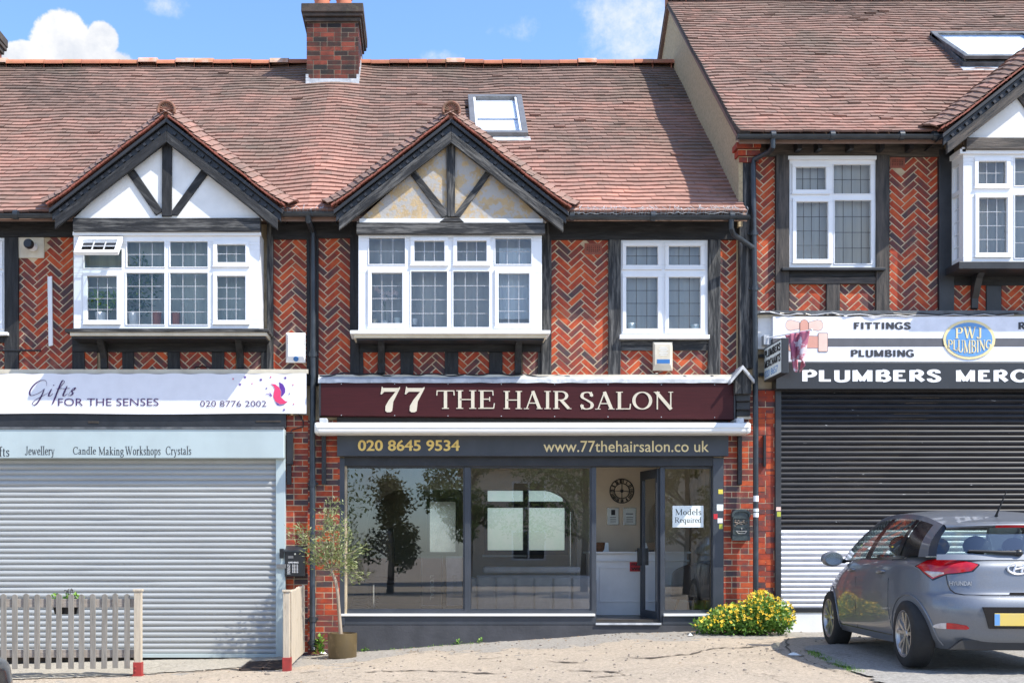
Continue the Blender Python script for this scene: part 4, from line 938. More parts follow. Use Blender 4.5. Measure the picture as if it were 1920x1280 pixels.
# a drawn roman letter: strokes of a broad pen, thick where they fall and thin where they cross, with small serifs
T_, t_ = .175, .055
def arc(cx, cy, rx, ry, a0, a1, n=18): return ('c', [(cx+rx*math.cos(R(a0+(a1-a0)*i/n)), cy+ry*math.sin(R(a0+(a1-a0)*i/n))) for i in range(n+1)])
def V(x, a=0, b=1, s=3): return ('v', x, a, b, s)
def Hh(x0, x1, y): return ('d', x0, y, x1, y, t_)
def Dg(x0, y0, x1, y1, w): return ('d', x0, y0, x1, y1, w)
def F_(x, y, w=.16): return ('d', x-w, y, x+w, y, .04)
GLY = {
 'T': (.86, [V(.43, 0, .97, 1), Hh(.03, .83, .97), Dg(.045, .99, .03, .72, .05), Dg(.815, .99, .83, .72, .05)]),
 'H': (.98, [V(.19), V(.79), Hh(.19, .79, .5)]),
 'E': (.80, [V(.19), Hh(.1, .70, .97), Hh(.1, .74, .03), Hh(.19, .55, .52), Dg(.69, .99, .71, .72, .05), Dg(.73, .01, .77, .30, .05), Dg(.55, .40, .55, .64, .045)]),
 'A': (.95, [Dg(.16, .02, .47, 1, .06), Dg(.46, 1, .80, .02, .18), Hh(.27, .66, .33), F_(.15, .02, .13), F_(.80, .02, .15)]),
 'I': (.42, [V(.21)]),
 'R': (.95, [V(.19), arc(.42, .735, .28, .235, 90, -90), Hh(.1, .42, .97), Hh(.19, .42, .5), Dg(.42, .5, .80, .03, .17), F_(.84, .02, .10)]),
 'P': (.82, [V(.19), arc(.42, .715, .30, .255, 90, -90), Hh(.1, .42, .97), Hh(.19, .42, .46)]),
 'B': (.86, [V(.19), arc(.42, .755, .25, .215, 90, -90), arc(.44, .275, .31, .245, 90, -90), Hh(.1, .42, .97), Hh(.19, .44, .53), Hh(.1, .44, .03)]),
 'S': (.68, [('c', [(.56, .74), (.56, .85), (.47, .95), (.33, .97), (.18, .92), (.11, .79), (.15, .66), (.30, .56), (.44, .46), (.56, .36), (.60, .23), (.54, .09), (.40, .03), (.25, .03), (.13, .12), (.11, .26)]), Dg(.57, 1.0, .57, .72, .04), Dg(.10, .0, .10, .30, .04)]),
 'L': (.74, [V(.19), Hh(.1, .70, .03), Dg(.69, .01, .72, .32, .05)]),
 'O': (1.0, [arc(.5, .5, .40, .475, 0, 360, 36)]),
 'N': (.98, [('v', .18, 0, 1, 2, .07), ('v', .82, 0, 1, 2, .07), Dg(.13, .99, .84, .01, .19), F_(.12, .98, .11)]),
 'W': (1.35, [Dg(.14, .98, .42, .0, .17), Dg(.42, .0, .68, .98, .06), Dg(.62, .98, .92, .0, .17), Dg(.92, .0, 1.2, .98, .06), F_(.14, .98), F_(.62, .98), F_(1.2, .98, .12)]),
 'J': (.55, [('v', .36, .25, 1, 2), ('c', [(.36, .3), (.35, .1), (.24, .0), (.1, .03), (.06, .14)])]),
 'U': (.95, [('v', .2, .3, 1, 2), ('v', .78, .3, 1, 2, .07), ('c', [(.2, .34), (.22, .12), (.36, .02), (.50, .02), (.68, .07), (.77, .2), (.78, .34)])]),
 'M': (1.15, [('v', .16, 0, 1, 1, .07), ('v', .96, 0, 1, 1), Dg(.13, .98, .55, .05, .18), Dg(.55, .05, .97, .98, .06), F_(.1, .98, .1), F_(1.0, .98, .1)]),
 'G': (1.0, [arc(.52, .5, .41, .475, 42, 325, 28), ('v', .80, .05, .42, 2), Dg(.56, .42, .88, .42, .06), Dg(.83, .98, .83, .70, .045)]),
 'C': (.9, [arc(.52, .5, .41, .475, 45, 318, 28), Dg(.82, .98, .82, .70, .045)]),
 '7': (.70, [('p', [(.02, .70), (.07, 1.02), (.12, .95), (.66, .95), (.72, 1.0), (.72, .93), (.48, .40), (.44, .02), (.37, -.03), (.25, -.03), (.19, .03), (.20, .22), (.32, .46), (.56, .80), (.16, .80), (.06, .69)])]),
 'a': (.60, [('c', [(.12, .54), (.2, .63), (.32, .63), (.40, .55), (.41, .4)]), V(.41, .05, .5, 0), ('c', [(.41, .38), (.2, .32), (.09, .18), (.14, .05), (.26, .03), (.41, .14)]), Dg(.41, .06, .56, .03, .05)]),
 'd': (.68, [arc(.32, .33, .22, .30, 40, 320), V(.50, .0, 1.02, 2), F_(.58, .02, .08)]),
 'e': (.56, [('c', [(.12, .38), (.48, .38), (.46, .54), (.34, .64), (.2, .6), (.10, .44), (.10, .25), (.2, .07), (.34, .03), (.48, .12)])]),
 'f': (.40, [V(.2, 0, .85, 1), ('c', [(.2, .8), (.22, .96), (.32, 1.02), (.42, .97)]), Hh(.06, .38, .62)]),
 'g': (.62, [arc(.29, .44, .19, .20, 0, 360, 24), ('c', [(.2, .27), (.14, .18), (.24, .11), (.44, .09), (.53, -.02), (.46, -.2), (.26, -.27), (.1, -.2), (.08, -.08), (.2, .06)]), Hh(.42, .56, .62)]),
 'h': (.70, [V(.17, 0, 1.02), ('c', [(.17, .45), (.28, .61), (.42, .62), (.51, .5), (.52, .3)]), V(.52, 0, .4, 1)]),
 'i': (.34, [V(.17, 0, .62), ('c', [(.17, .86), (.20, .88), (.19, .83), (.16, .85)])]),
 'k': (.68, [V(.17, 0, 1.02), Dg(.17, .28, .48, .62, .06), Dg(.28, .38, .56, .02, .15), F_(.5, .62, .12), F_(.57, .02, .1)]),
 'l': (.34, [V(.17, 0, 1.02)]),
 'n': (.70, [V(.17, 0, .64), ('c', [(.17, .45), (.28, .61), (.42, .62), (.51, .5), (.52, .3)]), V(.52, 0, .4, 1)]),
 'o': (.62, [arc(.31, .33, .22, .30, 0, 360, 26)]),
 'p': (.66, [V(.17, -.30, .64), arc(.32, .33, .24, .30, 140, -140)]),
 'q': (.66, [arc(.32, .33, .22, .30, 40, 320), V(.50, -.30, .64, 1)]),
 'r': (.48, [V(.17, 0, .64), ('c', [(.17, .42), (.26, .6), (.38, .63), (.43, .55)])]),
 's': (.48, [('c', [(.38, .5), (.36, .6), (.24, .63), (.12, .56), (.13, .44), (.25, .35), (.37, .26), (.39, .13), (.30, .04), (.18, .03), (.09, .12)])]),
 't': (.40, [V(.19, .08, .82, 0), Hh(.06, .36, .62), ('c', [(.19, .14), (.24, .04), (.36, .08)])]),
 'u': (.70, [V(.17, .2, .64, 2), ('c', [(.17, .25), (.2, .08), (.32, .03), (.5, .18)]), V(.52, 0, .64, 2)]),
 'w': (.92, [Dg(.1, .62, .28, .0, .14), Dg(.28, .0, .46, .62, .055), Dg(.42, .62, .6, .0, .14), Dg(.6, .0, .80, .62, .055), F_(.1, .62, .1), F_(.8, .62, .1)]),
 'y': (.64, [Dg(.1, .62, .32, .0, .14), ('d', .32, .0, .52, .62, .055), ('c', [(.32, .0), (.25, -.2), (.14, -.28), (.05, -.22)]), F_(.1, .62, .11), F_(.53, .62, .09)]),
}
GLY['F'] = (.72, [V(.19), Hh(.1, .68, .97), Hh(.19, .58, .52)])
def roman(s, weight=1., space=.04, sans=False):
    if sans: space = .09
    vs, fs = [], []; x = 0; lay = [0]
    def quad(q):
        d = lay[0]*.02; lay[0] = (lay[0]+1) % 6; b = len(vs); n = len(q)
        ar = sum(q[i][0]*q[(i+1) % n][1]-q[(i+1) % n][0]*q[i][1] for i in range(n))
        if ar < 0: q = q[::-1]
        vs.extend([(p[0], p[1], .5+d) for p in q]+[(p[0], p[1], 0) for p in q]); fs.append(tuple(range(b, b+n)))
        for i in range(n): fs.append((b+i, b+n+i, b+n+(i+1) % n, b+(i+1) % n))
    def seg(ax, ay, bx, by, w):
        L = math.hypot(bx-ax, by-ay) or 1e-6; nx_, ny_ = -(by-ay)/L*w/2, (bx-ax)/L*w/2
        quad([(x+ax-nx_, ay-ny_), (x+bx-nx_, by-ny_), (x+bx+nx_, by+ny_), (x+ax+nx_, ay+ny_)])
    for ch in s:
        if ch == ' ': x += .36; continue
        adv, pr = GLY[ch]
        for p in pr:
            if sans:
                if p[0] == 'v': p = ('v', p[1], p[2], p[3], 0, .29/weight)
                elif p[0] == 'd':
                    if p[5] <= .05: continue
                    fl_ = abs(p[2]-p[4]) < .01; p = ('d', p[1], min(max(p[2], .085), .915) if fl_ else p[2], p[3], min(max(p[4], .085), .915) if fl_ else p[4], .21 if fl_ else .28)
            if p[0] == 'v':
                w = (p[5] if len(p) > 5 else T_)*weight; seg(p[1], p[2], p[1], p[3], w); k = .085+w/2
                if p[4] & 1: seg(p[1]-k, p[2]+.02, p[1]+k, p[2]+.02, .042)
                if p[4] & 2: seg(p[1]-k, p[3]-.02, p[1]+(k if p[3] > .9 else .0), p[3]-.02, .042)
            elif p[0] == 'd': seg(p[1], p[2], p[3], p[4], p[5]*(weight if p[5] > .1 else 1))
            elif p[0] == 'p': quad([(x+a, b) for a, b in p[1]])
            elif p[0] == 'c':
                pts = p[1]; cr = []
                if len(pts) < 20:                           # smooth through the given points
                    P = [pts[0]]+pts+[pts[-1]]
                    for i in range(1, len(P)-2):
                        for k in range(4):
                            u = k/4; a, b, c, d = P[i-1], P[i], P[i+1], P[i+2]
                            cr.append(tuple(.5*(2*b[j]+(c[j]-a[j])*u+(2*a[j]-5*b[j]+4*c[j]-d[j])*u*u+(3*b[j]-a[j]-3*c[j]+d[j])*u**3) for j in (0, 1)))
                    cr.append(pts[-1])
                else: cr = pts
                L_, R_ = [], []
                for i, q in enumerate(cr):
                    a, b = cr[max(0, i-1)], cr[min(len(cr)-1, i+1)]; dx, dy = b[0]-a[0], b[1]-a[1]; l = math.hypot(dx, dy) or 1e-6
                    w = (.21+.08*abs(dy/l)**1.5) if sans else t_+(T_*weight-t_)*abs(dy/l)**1.5; L_.append((x+q[0]-dy/l*w/2, q[1]+dx/l*w/2)); R_.append((x+q[0]+dy/l*w/2, q[1]-dx/l*w/2))
                d = lay[0]*.02; lay[0] = (lay[0]+1) % 6; b0 = len(vs); n = len(L_)
                vs.extend([(a, b, .5+d) for a, b in L_]+[(a, b, .5+d) for a, b in R_]+[(a, b, 0) for a, b in L_]+[(a, b, 0) for a, b in R_])
                for i in range(n-1):
                    fs.append((b0+i, b0+i+1, b0+n+i+1, b0+n+i)); fs.append((b0+i+1, b0+i, b0+2*n+i, b0+2*n+i+1)); fs.append((b0+n+i, b0+n+i+1, b0+3*n+i+1, b0+3*n+i))
        x += adv+space
    return vs, fs
def sans_lettering(parent, s, px0, ptop, px1, pbot, y, m, **k): return lettering(parent, s, px0, ptop, px1, pbot, y, m, glyphs=roman(s, 1., sans=True), **k)
def roman_lettering(parent, s, px0, ptop, px1, pbot, y, m, weight=1., cap=True, **k): return lettering(parent, s, px0, ptop, px1, pbot, y, m, glyphs=roman(s, weight), **k)

def flat(name, c, rough=.5, **k): M[name] = mat(name, c, tuple(v*.9 for v in c), rough=rough, **k)
flat('ivory', (.60, .54, .42)); flat('gold', (.80, .58, .17)); flat('goldpale', (.82, .68, .36)); flat('ink', (.012, .012, .014)); flat('purple', (.06, .018, .10)); flat('pink', (.75, .05, .16)); flat('violet', (.11, .03, .30))
flat('greytxt', (.035, .035, .04)); flat('whitetxt', (.85, .85, .86)); flat('grit', (.11, .11, .12)); flat('blue', (.13, .32, .62)); flat('copper', (.66, .33, .25)); flat('copperlt', (.82, .56, .47)); flat('copperline', (.07, .03, .03))
flat('red', (.55, .02, .03)); flat('yellow', (.72, .60, .08)); flat('lime', (.42, .45, .05)); flat('paper', (.80, .86, .84)); flat('pdark', (.03, .031, .034), rough=.35); flat('signwhite', (.80, .81, .86)); flat('bluespot', (.03, .16, .42))
M['maroon'] = mat('maroon_sign_paint', (.046, .0065, .008), (.038, .0055, .0065), scale=3, stretch=(1, 1, 14), rough=.5, spec=.25, c3=(.054, .009, .010), scale3=4, lo3=.5, hi3=.8)
M['banner'] = mat('white_vinyl', (.80, .80, .84), (.76, .76, .80), rough=.45)
M['awn'] = mat('white_awning_case', (.78, .77, .73), (.74, .73, .69), rough=.38, scale=3, c3=(.55, .53, .48), scale3=5, lo3=.7, hi3=.85)
M['chrome'] = mat('chrome', (.6, .6, .6), rough=.15, metal=1)
M['leath'] = mat('black_leather', (.016, .016, .018), (.026, .026, .028), rough=.42, bump=.2, bscale=90)
M['sofa'] = mat('grey_upholstery', (.20, .205, .225), (.25, .255, .275), rough=.6)
M['desk'] = mat('white_desk_paint', (.80, .81, .80), (.76, .77, .76), rough=.45)

# ---------------------------------------------------------------- left shop front
H = house_l
pier(H, 536, 778, 578, 1232); pier(H, 577, 788, 637, 1226)
b_ = MB(); b_.pbox(-300, 775, 536, 802, -.10, .02); b_.build('fascia_board', M['black'], H, bevel=.006)
b_ = MB(); b_.pbox(-300, 692, 578, 700, -.10, .02); b_.build('fascia_flashing', M['cream'], H)
b_ = MB(); b_.pbox(480, 788, 526, 791, -.108, -.098); b_.pbox(165, 789, 185, 793, -.108, -.098); b_.build('batten_mark', M['cap'], H)
ys_ = -.22
sh = MB(); x0, x1 = X(-300, ys_), X(533, ys_); zt, zb = Z(803, ys_), Z(859, ys_)
sh.box(x0, x1, ys_, .02, zb, zt); shutter = sh.build('roller_shutter', M['shuth'], H, bevel=.012)
tp = MB(); tp.pbox(-300, 800, 532, 804, ys_-.012, ys_+.1); tp.build('hood_lip', M['leaddk'], shutter)
def curtain_slats(parent, px0, px1, pt, pb, y, m, pitch=.0745, depth=.020, name='slat_curtain', mats=None, split=None):
    mb = MB(); x0, x1 = X(px0, y), X(px1, y); z = Z(pb, y); zt = Z(pt, y); prof = [(0, .0), (.001, .10), (.013, .18), (.019, .36), (.020, .58), (.016, .76), (.007, .90), (0, .99)]
    nseg = 10
    while z < zt:
        mi = 1 if split is not None and z+pitch*.5 < split else 0
        rr = [rng.uniform(-.0028, .0028) for _ in range(nseg+1)]
        vs = []
        for i in range(nseg+1):
            for d, f in prof: vs.append((x0+(x1-x0)*i/nseg, y+.020-d*depth/.020+rr[i], min(zt, z+f*pitch)))
        k = len(prof); fs = [(i*k+j, (i+1)*k+j, (i+1)*k+j+1, i*k+j+1) for i in range(nseg) for j in range(k-1)]
        mb.add(vs, fs, rng.random(), mi); z += pitch
    return mb.build(name, mats or M[m], parent, smooth=50)
curtain_slats(shutter, -300, 518, 858, 1226, -.08, 'shut')
b_ = MB(); b_.pbox(-300, 1225, 518, 1232, -.095, -.06); b_.build('bottom_bar', M['shuth'], shutter, bevel=.004)
b_ = MB(); b_.pbox(517, 858, 535, 1232, -.11, .02); b_.build('guide_rail', M['shuth'], shutter, bevel=.006)
b_ = MB(); b_.pbox(524, 1028, 532, 1046, -.155, -.13); b_.build('lock_box', M['blackpl'], shutter, bevel=.004)
b_ = MB(); b_.pbox(518, 1057, 536, 1065, -.137, -.13); b_.build('plate', M['alu'], shutter)
for wd, a, b, tp_, bt in (('Jewellery', 47, 102.5, 836, 859.5), ('Candle', 137, 180, 837, 853.5), ('Making', 185, 232, 837, 859), ('Workshops', 234.5, 301, 836, 859.5), ('Crystals', 311, 358.5, 836, 859), ('Gifts', -22, 17.5, 836.5, 857.5)):
    roman_lettering(shutter, wd, a, tp_, b, bt-2.0, ys_-.0006, 'ink', weight=.72, thick=.002)
# a dark strip standing for the shaded gap below the shutter
b_ = MB(); b_.pbox(-300, 1232, 520, 1262, .0, .02); b_.build('threshold', M['cap'], H)

bn = thing('shop_banner', 'white vinyl banner lettered in purple above the silver shutter', 'banner', (X(288, -.14), -.14, Z(740)))
xb0, xb1, zb0, zb1 = X(-300, -.14), X(574.5, -.14), Z(775.5, -.14), Z(699.5, -.14)
mb = MB()
def bfn(u, v):
    x = xb0+(xb1-xb0)*u; w = .003*nz3(x*1.4, v*2, 3)+.0025*nz3(x*6, v*3, 5)+.002*math.sin(x*7.5)*(abs(v-.5)*2)**3
    zz = zb0+(zb1-zb0)*v-(.010*math.sin(x*7.5)**2*(v > .97))+(.006*math.sin(x*2.2) if v < .03 else 0)
    return (x, -.136-w*.6, zz)
mb.grid(bfn, 150, 14); cl = mb.build('sheet', M['banner'], bn, smooth=60)
mb = MB(); mb.box(xb0, xb1, -.118, -.10, zb0+.01, zb1-.01); mb.build('backing_board', M['alu'], bn)
yb_ = -.1415
lettering(bn, 'FOR THE SENSES', 109, 746.5, 297.5, 760.5, yb_, 'purple', bold=-.004, thick=.001)
lettering(bn, '020 8776 2002', 375.5, 751, 499.5, 762, yb_, 'purple', bold=-.008, thick=.001)
def stroke(parent, strokes, y, m, wmin, wmax, name='lettering', thick=.003):
    """hand script: smooth ribbons through photo points, thicker on the down stroke"""
    mb = MB()
    for si, pts in enumerate(strokes):
        P = [pts[0]]+pts+[pts[-1]]; cr = []
        for i in range(1, len(P)-2):
            for k in range(6):
                u = k/6; a, b, c, d = P[i-1], P[i], P[i+1], P[i+2]
                cr.append(tuple(.5*(2*b[j]+(c[j]-a[j])*u+(2*a[j]-5*b[j]+4*c[j]-d[j])*u*u+(3*b[j]-a[j]-3*c[j]+d[j])*u**3) for j in (0, 1)))
        cr.append(pts[-1]); L_, R_ = [], []
        for i, q in enumerate(cr):
            a, b = cr[max(0, i-1)], cr[min(len(cr)-1, i+1)]; dx, dy = b[0]-a[0], b[1]-a[1]; l = math.hypot(dx, dy) or 1e-6
            w = wmin+(wmax-wmin)*max(0, dy/l)**1.3; w *= min(1, .35+4*min(i, len(cr)-1-i)/len(cr))
            L_.append((X(q[0]-dy/l*w/2, y), y-si*.0005, Z(q[1]+dx/l*w/2, y))); R_.append((X(q[0]+dy/l*w/2, y), y-si*.0005, Z(q[1]-dx/l*w/2, y)))
        n = len(L_); mb.add(L_+R_, [(i, i+1, n+i+1, n+i) for i in range(n-1)])
    return mb.build(name, M[m], parent)
q4 = lambda l: [(a*640/1920, 660+b*640/1920) for a, b in l]
stroke(bn, [q4([(262, 190), (258, 162), (225, 160), (190, 185), (168, 220), (172, 243), (200, 238), (232, 222), (248, 206)]), q4([(250, 205), (236, 240), (214, 280), (192, 298), (182, 288), (200, 268), (240, 246), (272, 228)]),
            q4([(290, 206), (274, 240), (280, 247), (300, 232)]), q4([(300, 184), (304, 188)]), q4([(312, 240), (340, 196), (362, 168), (352, 160), (338, 185), (318, 235), (298, 285), (290, 292)]), q4([(318, 206), (352, 203)]),
            q4([(378, 190), (356, 238), (362, 246), (382, 232)]), q4([(352, 206), (394, 203)]), q4([(384, 240), (408, 208), (424, 200), (416, 212), (404, 218), (410, 232), (396, 244), (380, 243)])], yb_, 'purple', 1.0, 3.0)
def blob_poly(parent, pts, y, m, name, th=.003):
    mb = MB(); mb.pprism(pts, y, y+th, 0); return mb.build(name, M[m], parent)
q1 = q4
blob_poly(bn, q1([(1524, 178), (1548, 180), (1570, 198), (1580, 222), (1578, 250), (1590, 262), (1606, 276), (1618, 276), (1602, 290), (1575, 292), (1548, 276), (1537, 250), (1540, 225), (1546, 206), (1538, 190)]), yb_, 'pink', 'butterfly_emblem')
blob_poly(bn, q1([(1570, 168), (1592, 180), (1604, 204), (1604, 226), (1590, 244), (1581, 250), (1583, 222), (1573, 198)]), yb_+.0012, 'violet', 'butterfly_emblem')
blob_poly(bn, q1([(1548, 280), (1575, 296), (1600, 294), (1580, 299), (1560, 297)]), yb_+.0012, 'violet', 'butterfly_emblem')
stroke(bn, [q1([(1492, 238), (1510, 236), (1526, 248)]), q1([(1516, 228), (1524, 238), (1528, 248)])], yb_-.001, 'violet', 1., 2.)
def star(parent, cx, cy, r, m, n=5):
    pts = [(cx+r*(1 if k % 2 == 0 else .42)*math.sin(math.pi*k/n), cy-r*(1 if k % 2 == 0 else .42)*math.cos(math.pi*k/n)) for k in range(2*n)]
    mb = MB(); mb.pprism(pts, yb_, yb_+.003); return mb.build('star', M[m], parent)
for a, b, r, m in ((1311, 150, 6, 'pink'), (1378, 140, 9, 'violet'), (1350, 181, 9, 'violet'), (1418, 176, 5, 'pink'), (1468, 154, 9, 'violet'), (1523, 139, 6, 'pink'), (1605, 144, 9, 'violet'), (1648, 183, 5, 'pink'), (1499, 203, 6, 'violet'), (1628, 233, 5, 'violet'), (1652, 291, 5, 'pink'), (1598, 323, 8, 'violet')):
    px, py = q4([(a, b)])[0]; star(bn, px, py, r/3, m)

# ---------------------------------------------------------------- the salon front
H = house_m
pier(H, 1357, 729, 1460, 1196, yf=-.012); 
b_ = MB(); b_.pbox(597, 702, 1372, 708, -.10, .02); b_.build('ledge', M['cream'], H)
b_ = MB()
def lead(u, v): 
    x = X(597, -.2)+(X(1374, -.2)-X(597, -.2))*u; k = nz3(x*3, 0, 9)*.012
    return [(x, -.02, Z(706, -.1)+.02+k), (x, -.19, Z(709, -.2)+.012+k*.7), (x, -.235, Z(711, -.2)+k*.4), (x, -.24, Z(717.5, -.24)+nz3(x*5, 3, 2)*.01)][int(round(v*3))]
b_.grid(lead, 90, 3); b_.build('lead_flashing', M['leadw'], H, smooth=30)
sg = thing('shop_sign', 'maroon salon name board with cream roman capitals over the white awning case', 'sign', (X(988, -.22), -.22, Z(748)))
mb = MB(); mb.pprism([(601, 716.5), (1376, 719), (1376, 786), (601, 778.5)], -.22, .0); brd = mb.build('board', M['maroon'], sg, bevel=.006)
mb = MB(); mb.pbox(598, 716, 601.5, 779, -.23, .0); mb.pbox(1376, 719, 1379, 786, -.23, .0); mb.build('edge_trim', M['black'], sg)
roman_lettering(sg, '7', 713.5, 724, 750, 772.5, -.2215, 'ivory', thick=.008, name='numeral'); roman_lettering(sg, '7', 759, 724, 796, 772.5, -.2215, 'ivory', thick=.008, name='numeral')
roman_lettering(sg, 'THE', 818, 731.5, 928, 766, -.2215, 'ivory', weight=.88, thick=.008); roman_lettering(sg, 'HAIR', 944, 732, 1071.5, 767, -.2215, 'ivory', weight=.88, thick=.008); roman_lettering(sg, 'SALON', 1088, 733, 1262, 768.5, -.2215, 'ivory', weight=.88, thick=.008)
for i in range(8):
    for py in (719.5+i*.2, 778+i*.6): mb = MB(); mb.disc((X(640+i*100, -.222), -.222, Z(py, -.222)), .006, (0, 1, 0), .004, 8); mb.build('screw', M['leadw'], sg)
b_ = MB(); b_.pbox(632, 778, 1366, 816, -.05, .06); b_.build('header_board', M['black'], H)
aw = thing('awning', 'closed white awning case with black brackets below the maroon sign', 'awning', (X(1000, -.4), -.3, Z(802)))
ya = -.42; x0, x1 = X(597, ya), X(1401, ya); zt, zb = Z(791, ya), Z(812, ya); h = zt-zb
prof = [(-.08, zt-.004), (ya+.05, zt), (ya+.015, zt-.012), (ya, zt-.035), (ya-.004, zt-.062), (ya-.005, zt-.064), (ya-.005, zt-.070), (ya+.003, zt-.072), (ya+.004, zb+.03), (ya+.02, zb+.006), (ya+.05, zb), (-.08, zb)]
mb = MB(); n = len(prof); mb.add([(x0, a, b) for a, b in prof]+[(x1, a, b) for a, b in prof], [(i, i+1, n+i+1, n+i) for i in range(n-1)]); cs = mb.build('cassette', M['awn'], aw, smooth=30)
for s, xe in ((-1, x0), (1, x1)):
    mb = MB(); sc_ = [(y*1.0-.004 if y < -.3 else y, z) for y, z in prof]; vs = []
    for k, (dx, f) in enumerate(((0, 1.03), (.03, 1.02), (.05, .92), (.056, .75))):
        for y, z in prof: vs.append((xe+s*dx, -.25+(y+.25)*f, (zt+zb)/2+(z-(zt+zb)/2)*f))
    fs = [(k*n+i, k*n+i+1, (k+1)*n+i+1, (k+1)*n+i) for k in range(3) for i in range(n-1)]+[tuple(3*n+i for i in range(n))]
    mb.add(vs, fs); mb.build('end_cap', M['awn'], aw, smooth=40)
for px0, px1 in ((599, 613), (1381, 1395)): mb = MB(); mb.pbox(px0, 783.5, px1, 792, -.34, -.02); mb.build('bracket', M['leadw'], aw, bevel=.004)
for px0, px1 in ((603, 611), (1384, 1391.5)):
    mb = MB(); mb.pbox(px0, 812, px1, 908, -.075, -.013); o = mb.build('wall_rail', M['blackpl'], aw, bevel=.004)
    bt = MB()
    for k in range(5): bt.disc((X((px0+px1)/2, -.08), -.078, Z(826+k*19, -.08)), .010, (0, 1, 0), .010, 8)
    bt.build('bolt', M['pipe'], o)
mb = MB(); mb.pbox(1432, 815, 1436.5, 874, -.05, -.013); setp(mb.build('iron_strap', M['blackpl'], loc=(X(1434), -.03, Z(845))), 'short rusty black iron strap on the brick pier right of the downpipe', 'bracket')
fs_ = thing('fascia_sign', 'dark grey fascia with gold telephone number and web address', 'sign', (X(998), -.1, Z(834)))
mb = MB(); mb.pbox(632, 813, 1366, 854.5, -.11, .04); mb.build('panel', M['gfr'], fs_, bevel=.005)
lettering(fs_, '020 8645 9534', 671, 824.5, 862, 845, -.1115, 'gold', bold=.022)
lettering(fs_, 'www.77thehairsalon.co uk', 1019, 826, 1329, 847, -.1115, 'goldpale', bold=.004)
# shop front: frame, panes, sill, plinth
yw = .05
sf = MB(); holes = [(X(a, yw), X(c, yw), Z(d, yw), Z(b, yw)) for a, b, c, d in ((646, 874, 871, 1144), (881, 874, 1109, 1144), (1118, 875, 1238, 1170), (1245, 875, 1337, 1146))]
wall_holes(sf, X(634, yw), X(1357, yw), Z(1172, yw), Z(852, yw), holes, yw, yw+.09); front = sf.build('shopfront', M['gfr'], H, bevel=.004)
for hh in (holes[0], holes[1], holes[3]):
    x0, x1, z0, z1 = hh
    for a, b, c, d in ((x0, x1, z0, z0+.022), (x0, x1, z1-.022, z1), (x0, x0+.018, z0+.0225, z1-.0225), (x1-.018, x1, z0+.0225, z1-.0225)):
        bd = MB(); bd.box(a, b, yw+.02, yw+.05, c, d); bd.build('glazing_bead', M['gfr'], front)
    gl = MB(); gl.add([(x0+.01, yw+.045, z0+.01), (x1-.01, yw+.045, z0+.01), (x1-.01, yw+.045, z1-.01), (x0+.01, yw+.045, z1-.01)], [(0, 1, 2, 3)]); gl.build('window_pane', M['glass'], front)
for a, b in ((634, 1116), (1243, 1357)):
    s_ = MB(); s_.pbox(a+2, 1150, b, 1154.5, -.02, .06); s_.build('sill', M['awn'], front, bevel=.003)
    s_ = MB(); s_.pbox(a, 1155, b, 1170, .01, .08); s_.build('sill_rail', M['gfr'], front)
p_ = MB(); p_.pbox(634, 1166, 1360, 1240, .015, .10); p_.build('plinth', M['plinth'], front)
s_ = MB(); s_.pbox(1117, 1167.5, 1240, 1171, -.01, .14); s_.build('threshold', M['leadw'], front, bevel=.003)
c_ = MB(); c_.pbox(1337, 858, 1357, 1172, -.01, .05); c_.build('corner_post', M['gfr'], front, bevel=.004); c_ = MB(); c_.pbox(633, 858, 646, 1172, -.01, .05); c_.build('corner_post', M['gfr'], front, bevel=.004)
c_ = MB(); c_.pbox(646, 854, 1337, 873, .0, .05); c_.build('shutter_box', M['black'], front)
# the open door: hinged on the right, swung in
dr = bpy.data.objects.new('door', None); COL.objects.link(dr); dr.parent = house_m
hx, hy = X(1236, yw+.05), yw+.06; dr.location = Vector((hx, hy, Z(1169, yw)))-org(house_m); dr.rotation_euler = (0, 0, R(-81)); dr['org'] = [0, 0, 0]
W_, Hd = .70, Z(877, yw)-Z(1169, yw)
mb = MB(); wall_holes(mb, -W_, 0, .012, Hd, [(-W_+.085, -.085, .16, Hd-.12)], -.025, .025); mb.build('door_leaf', M['gfr'], dr, bevel=.004)
mb = MB(); mb.add([(-W_+.08, 0, .155), (-.08, 0, .155), (-.08, 0, Hd-.115), (-W_+.08, 0, Hd-.115)], [(0, 1, 2, 3)]); mb.build('window_pane', M['glass'], dr)
mb = MB(); mb.box(-W_+.02, -W_+.075, -.075, -.025, .78, 1.02); mb.box(-W_+.02, -W_+.075, .025, .075, .78, 1.02); mb.tube([(-W_+.05, -.06, .98), (-W_+.05, -.11, .98), (-W_+.17, -.11, .98)], .011, 8); mb.tube([(-W_+.05, .06, .98), (-W_+.05, .11, .98), (-W_+.17, .11, .98)], .011, 8); mb.build('handle', M['blackpl'], dr, bevel=.004)
mb = MB(); mb.box(-.05, .0, -.03, -.0255, .3, 1.9); mb.build('edge_strip', M['alu'], dr)
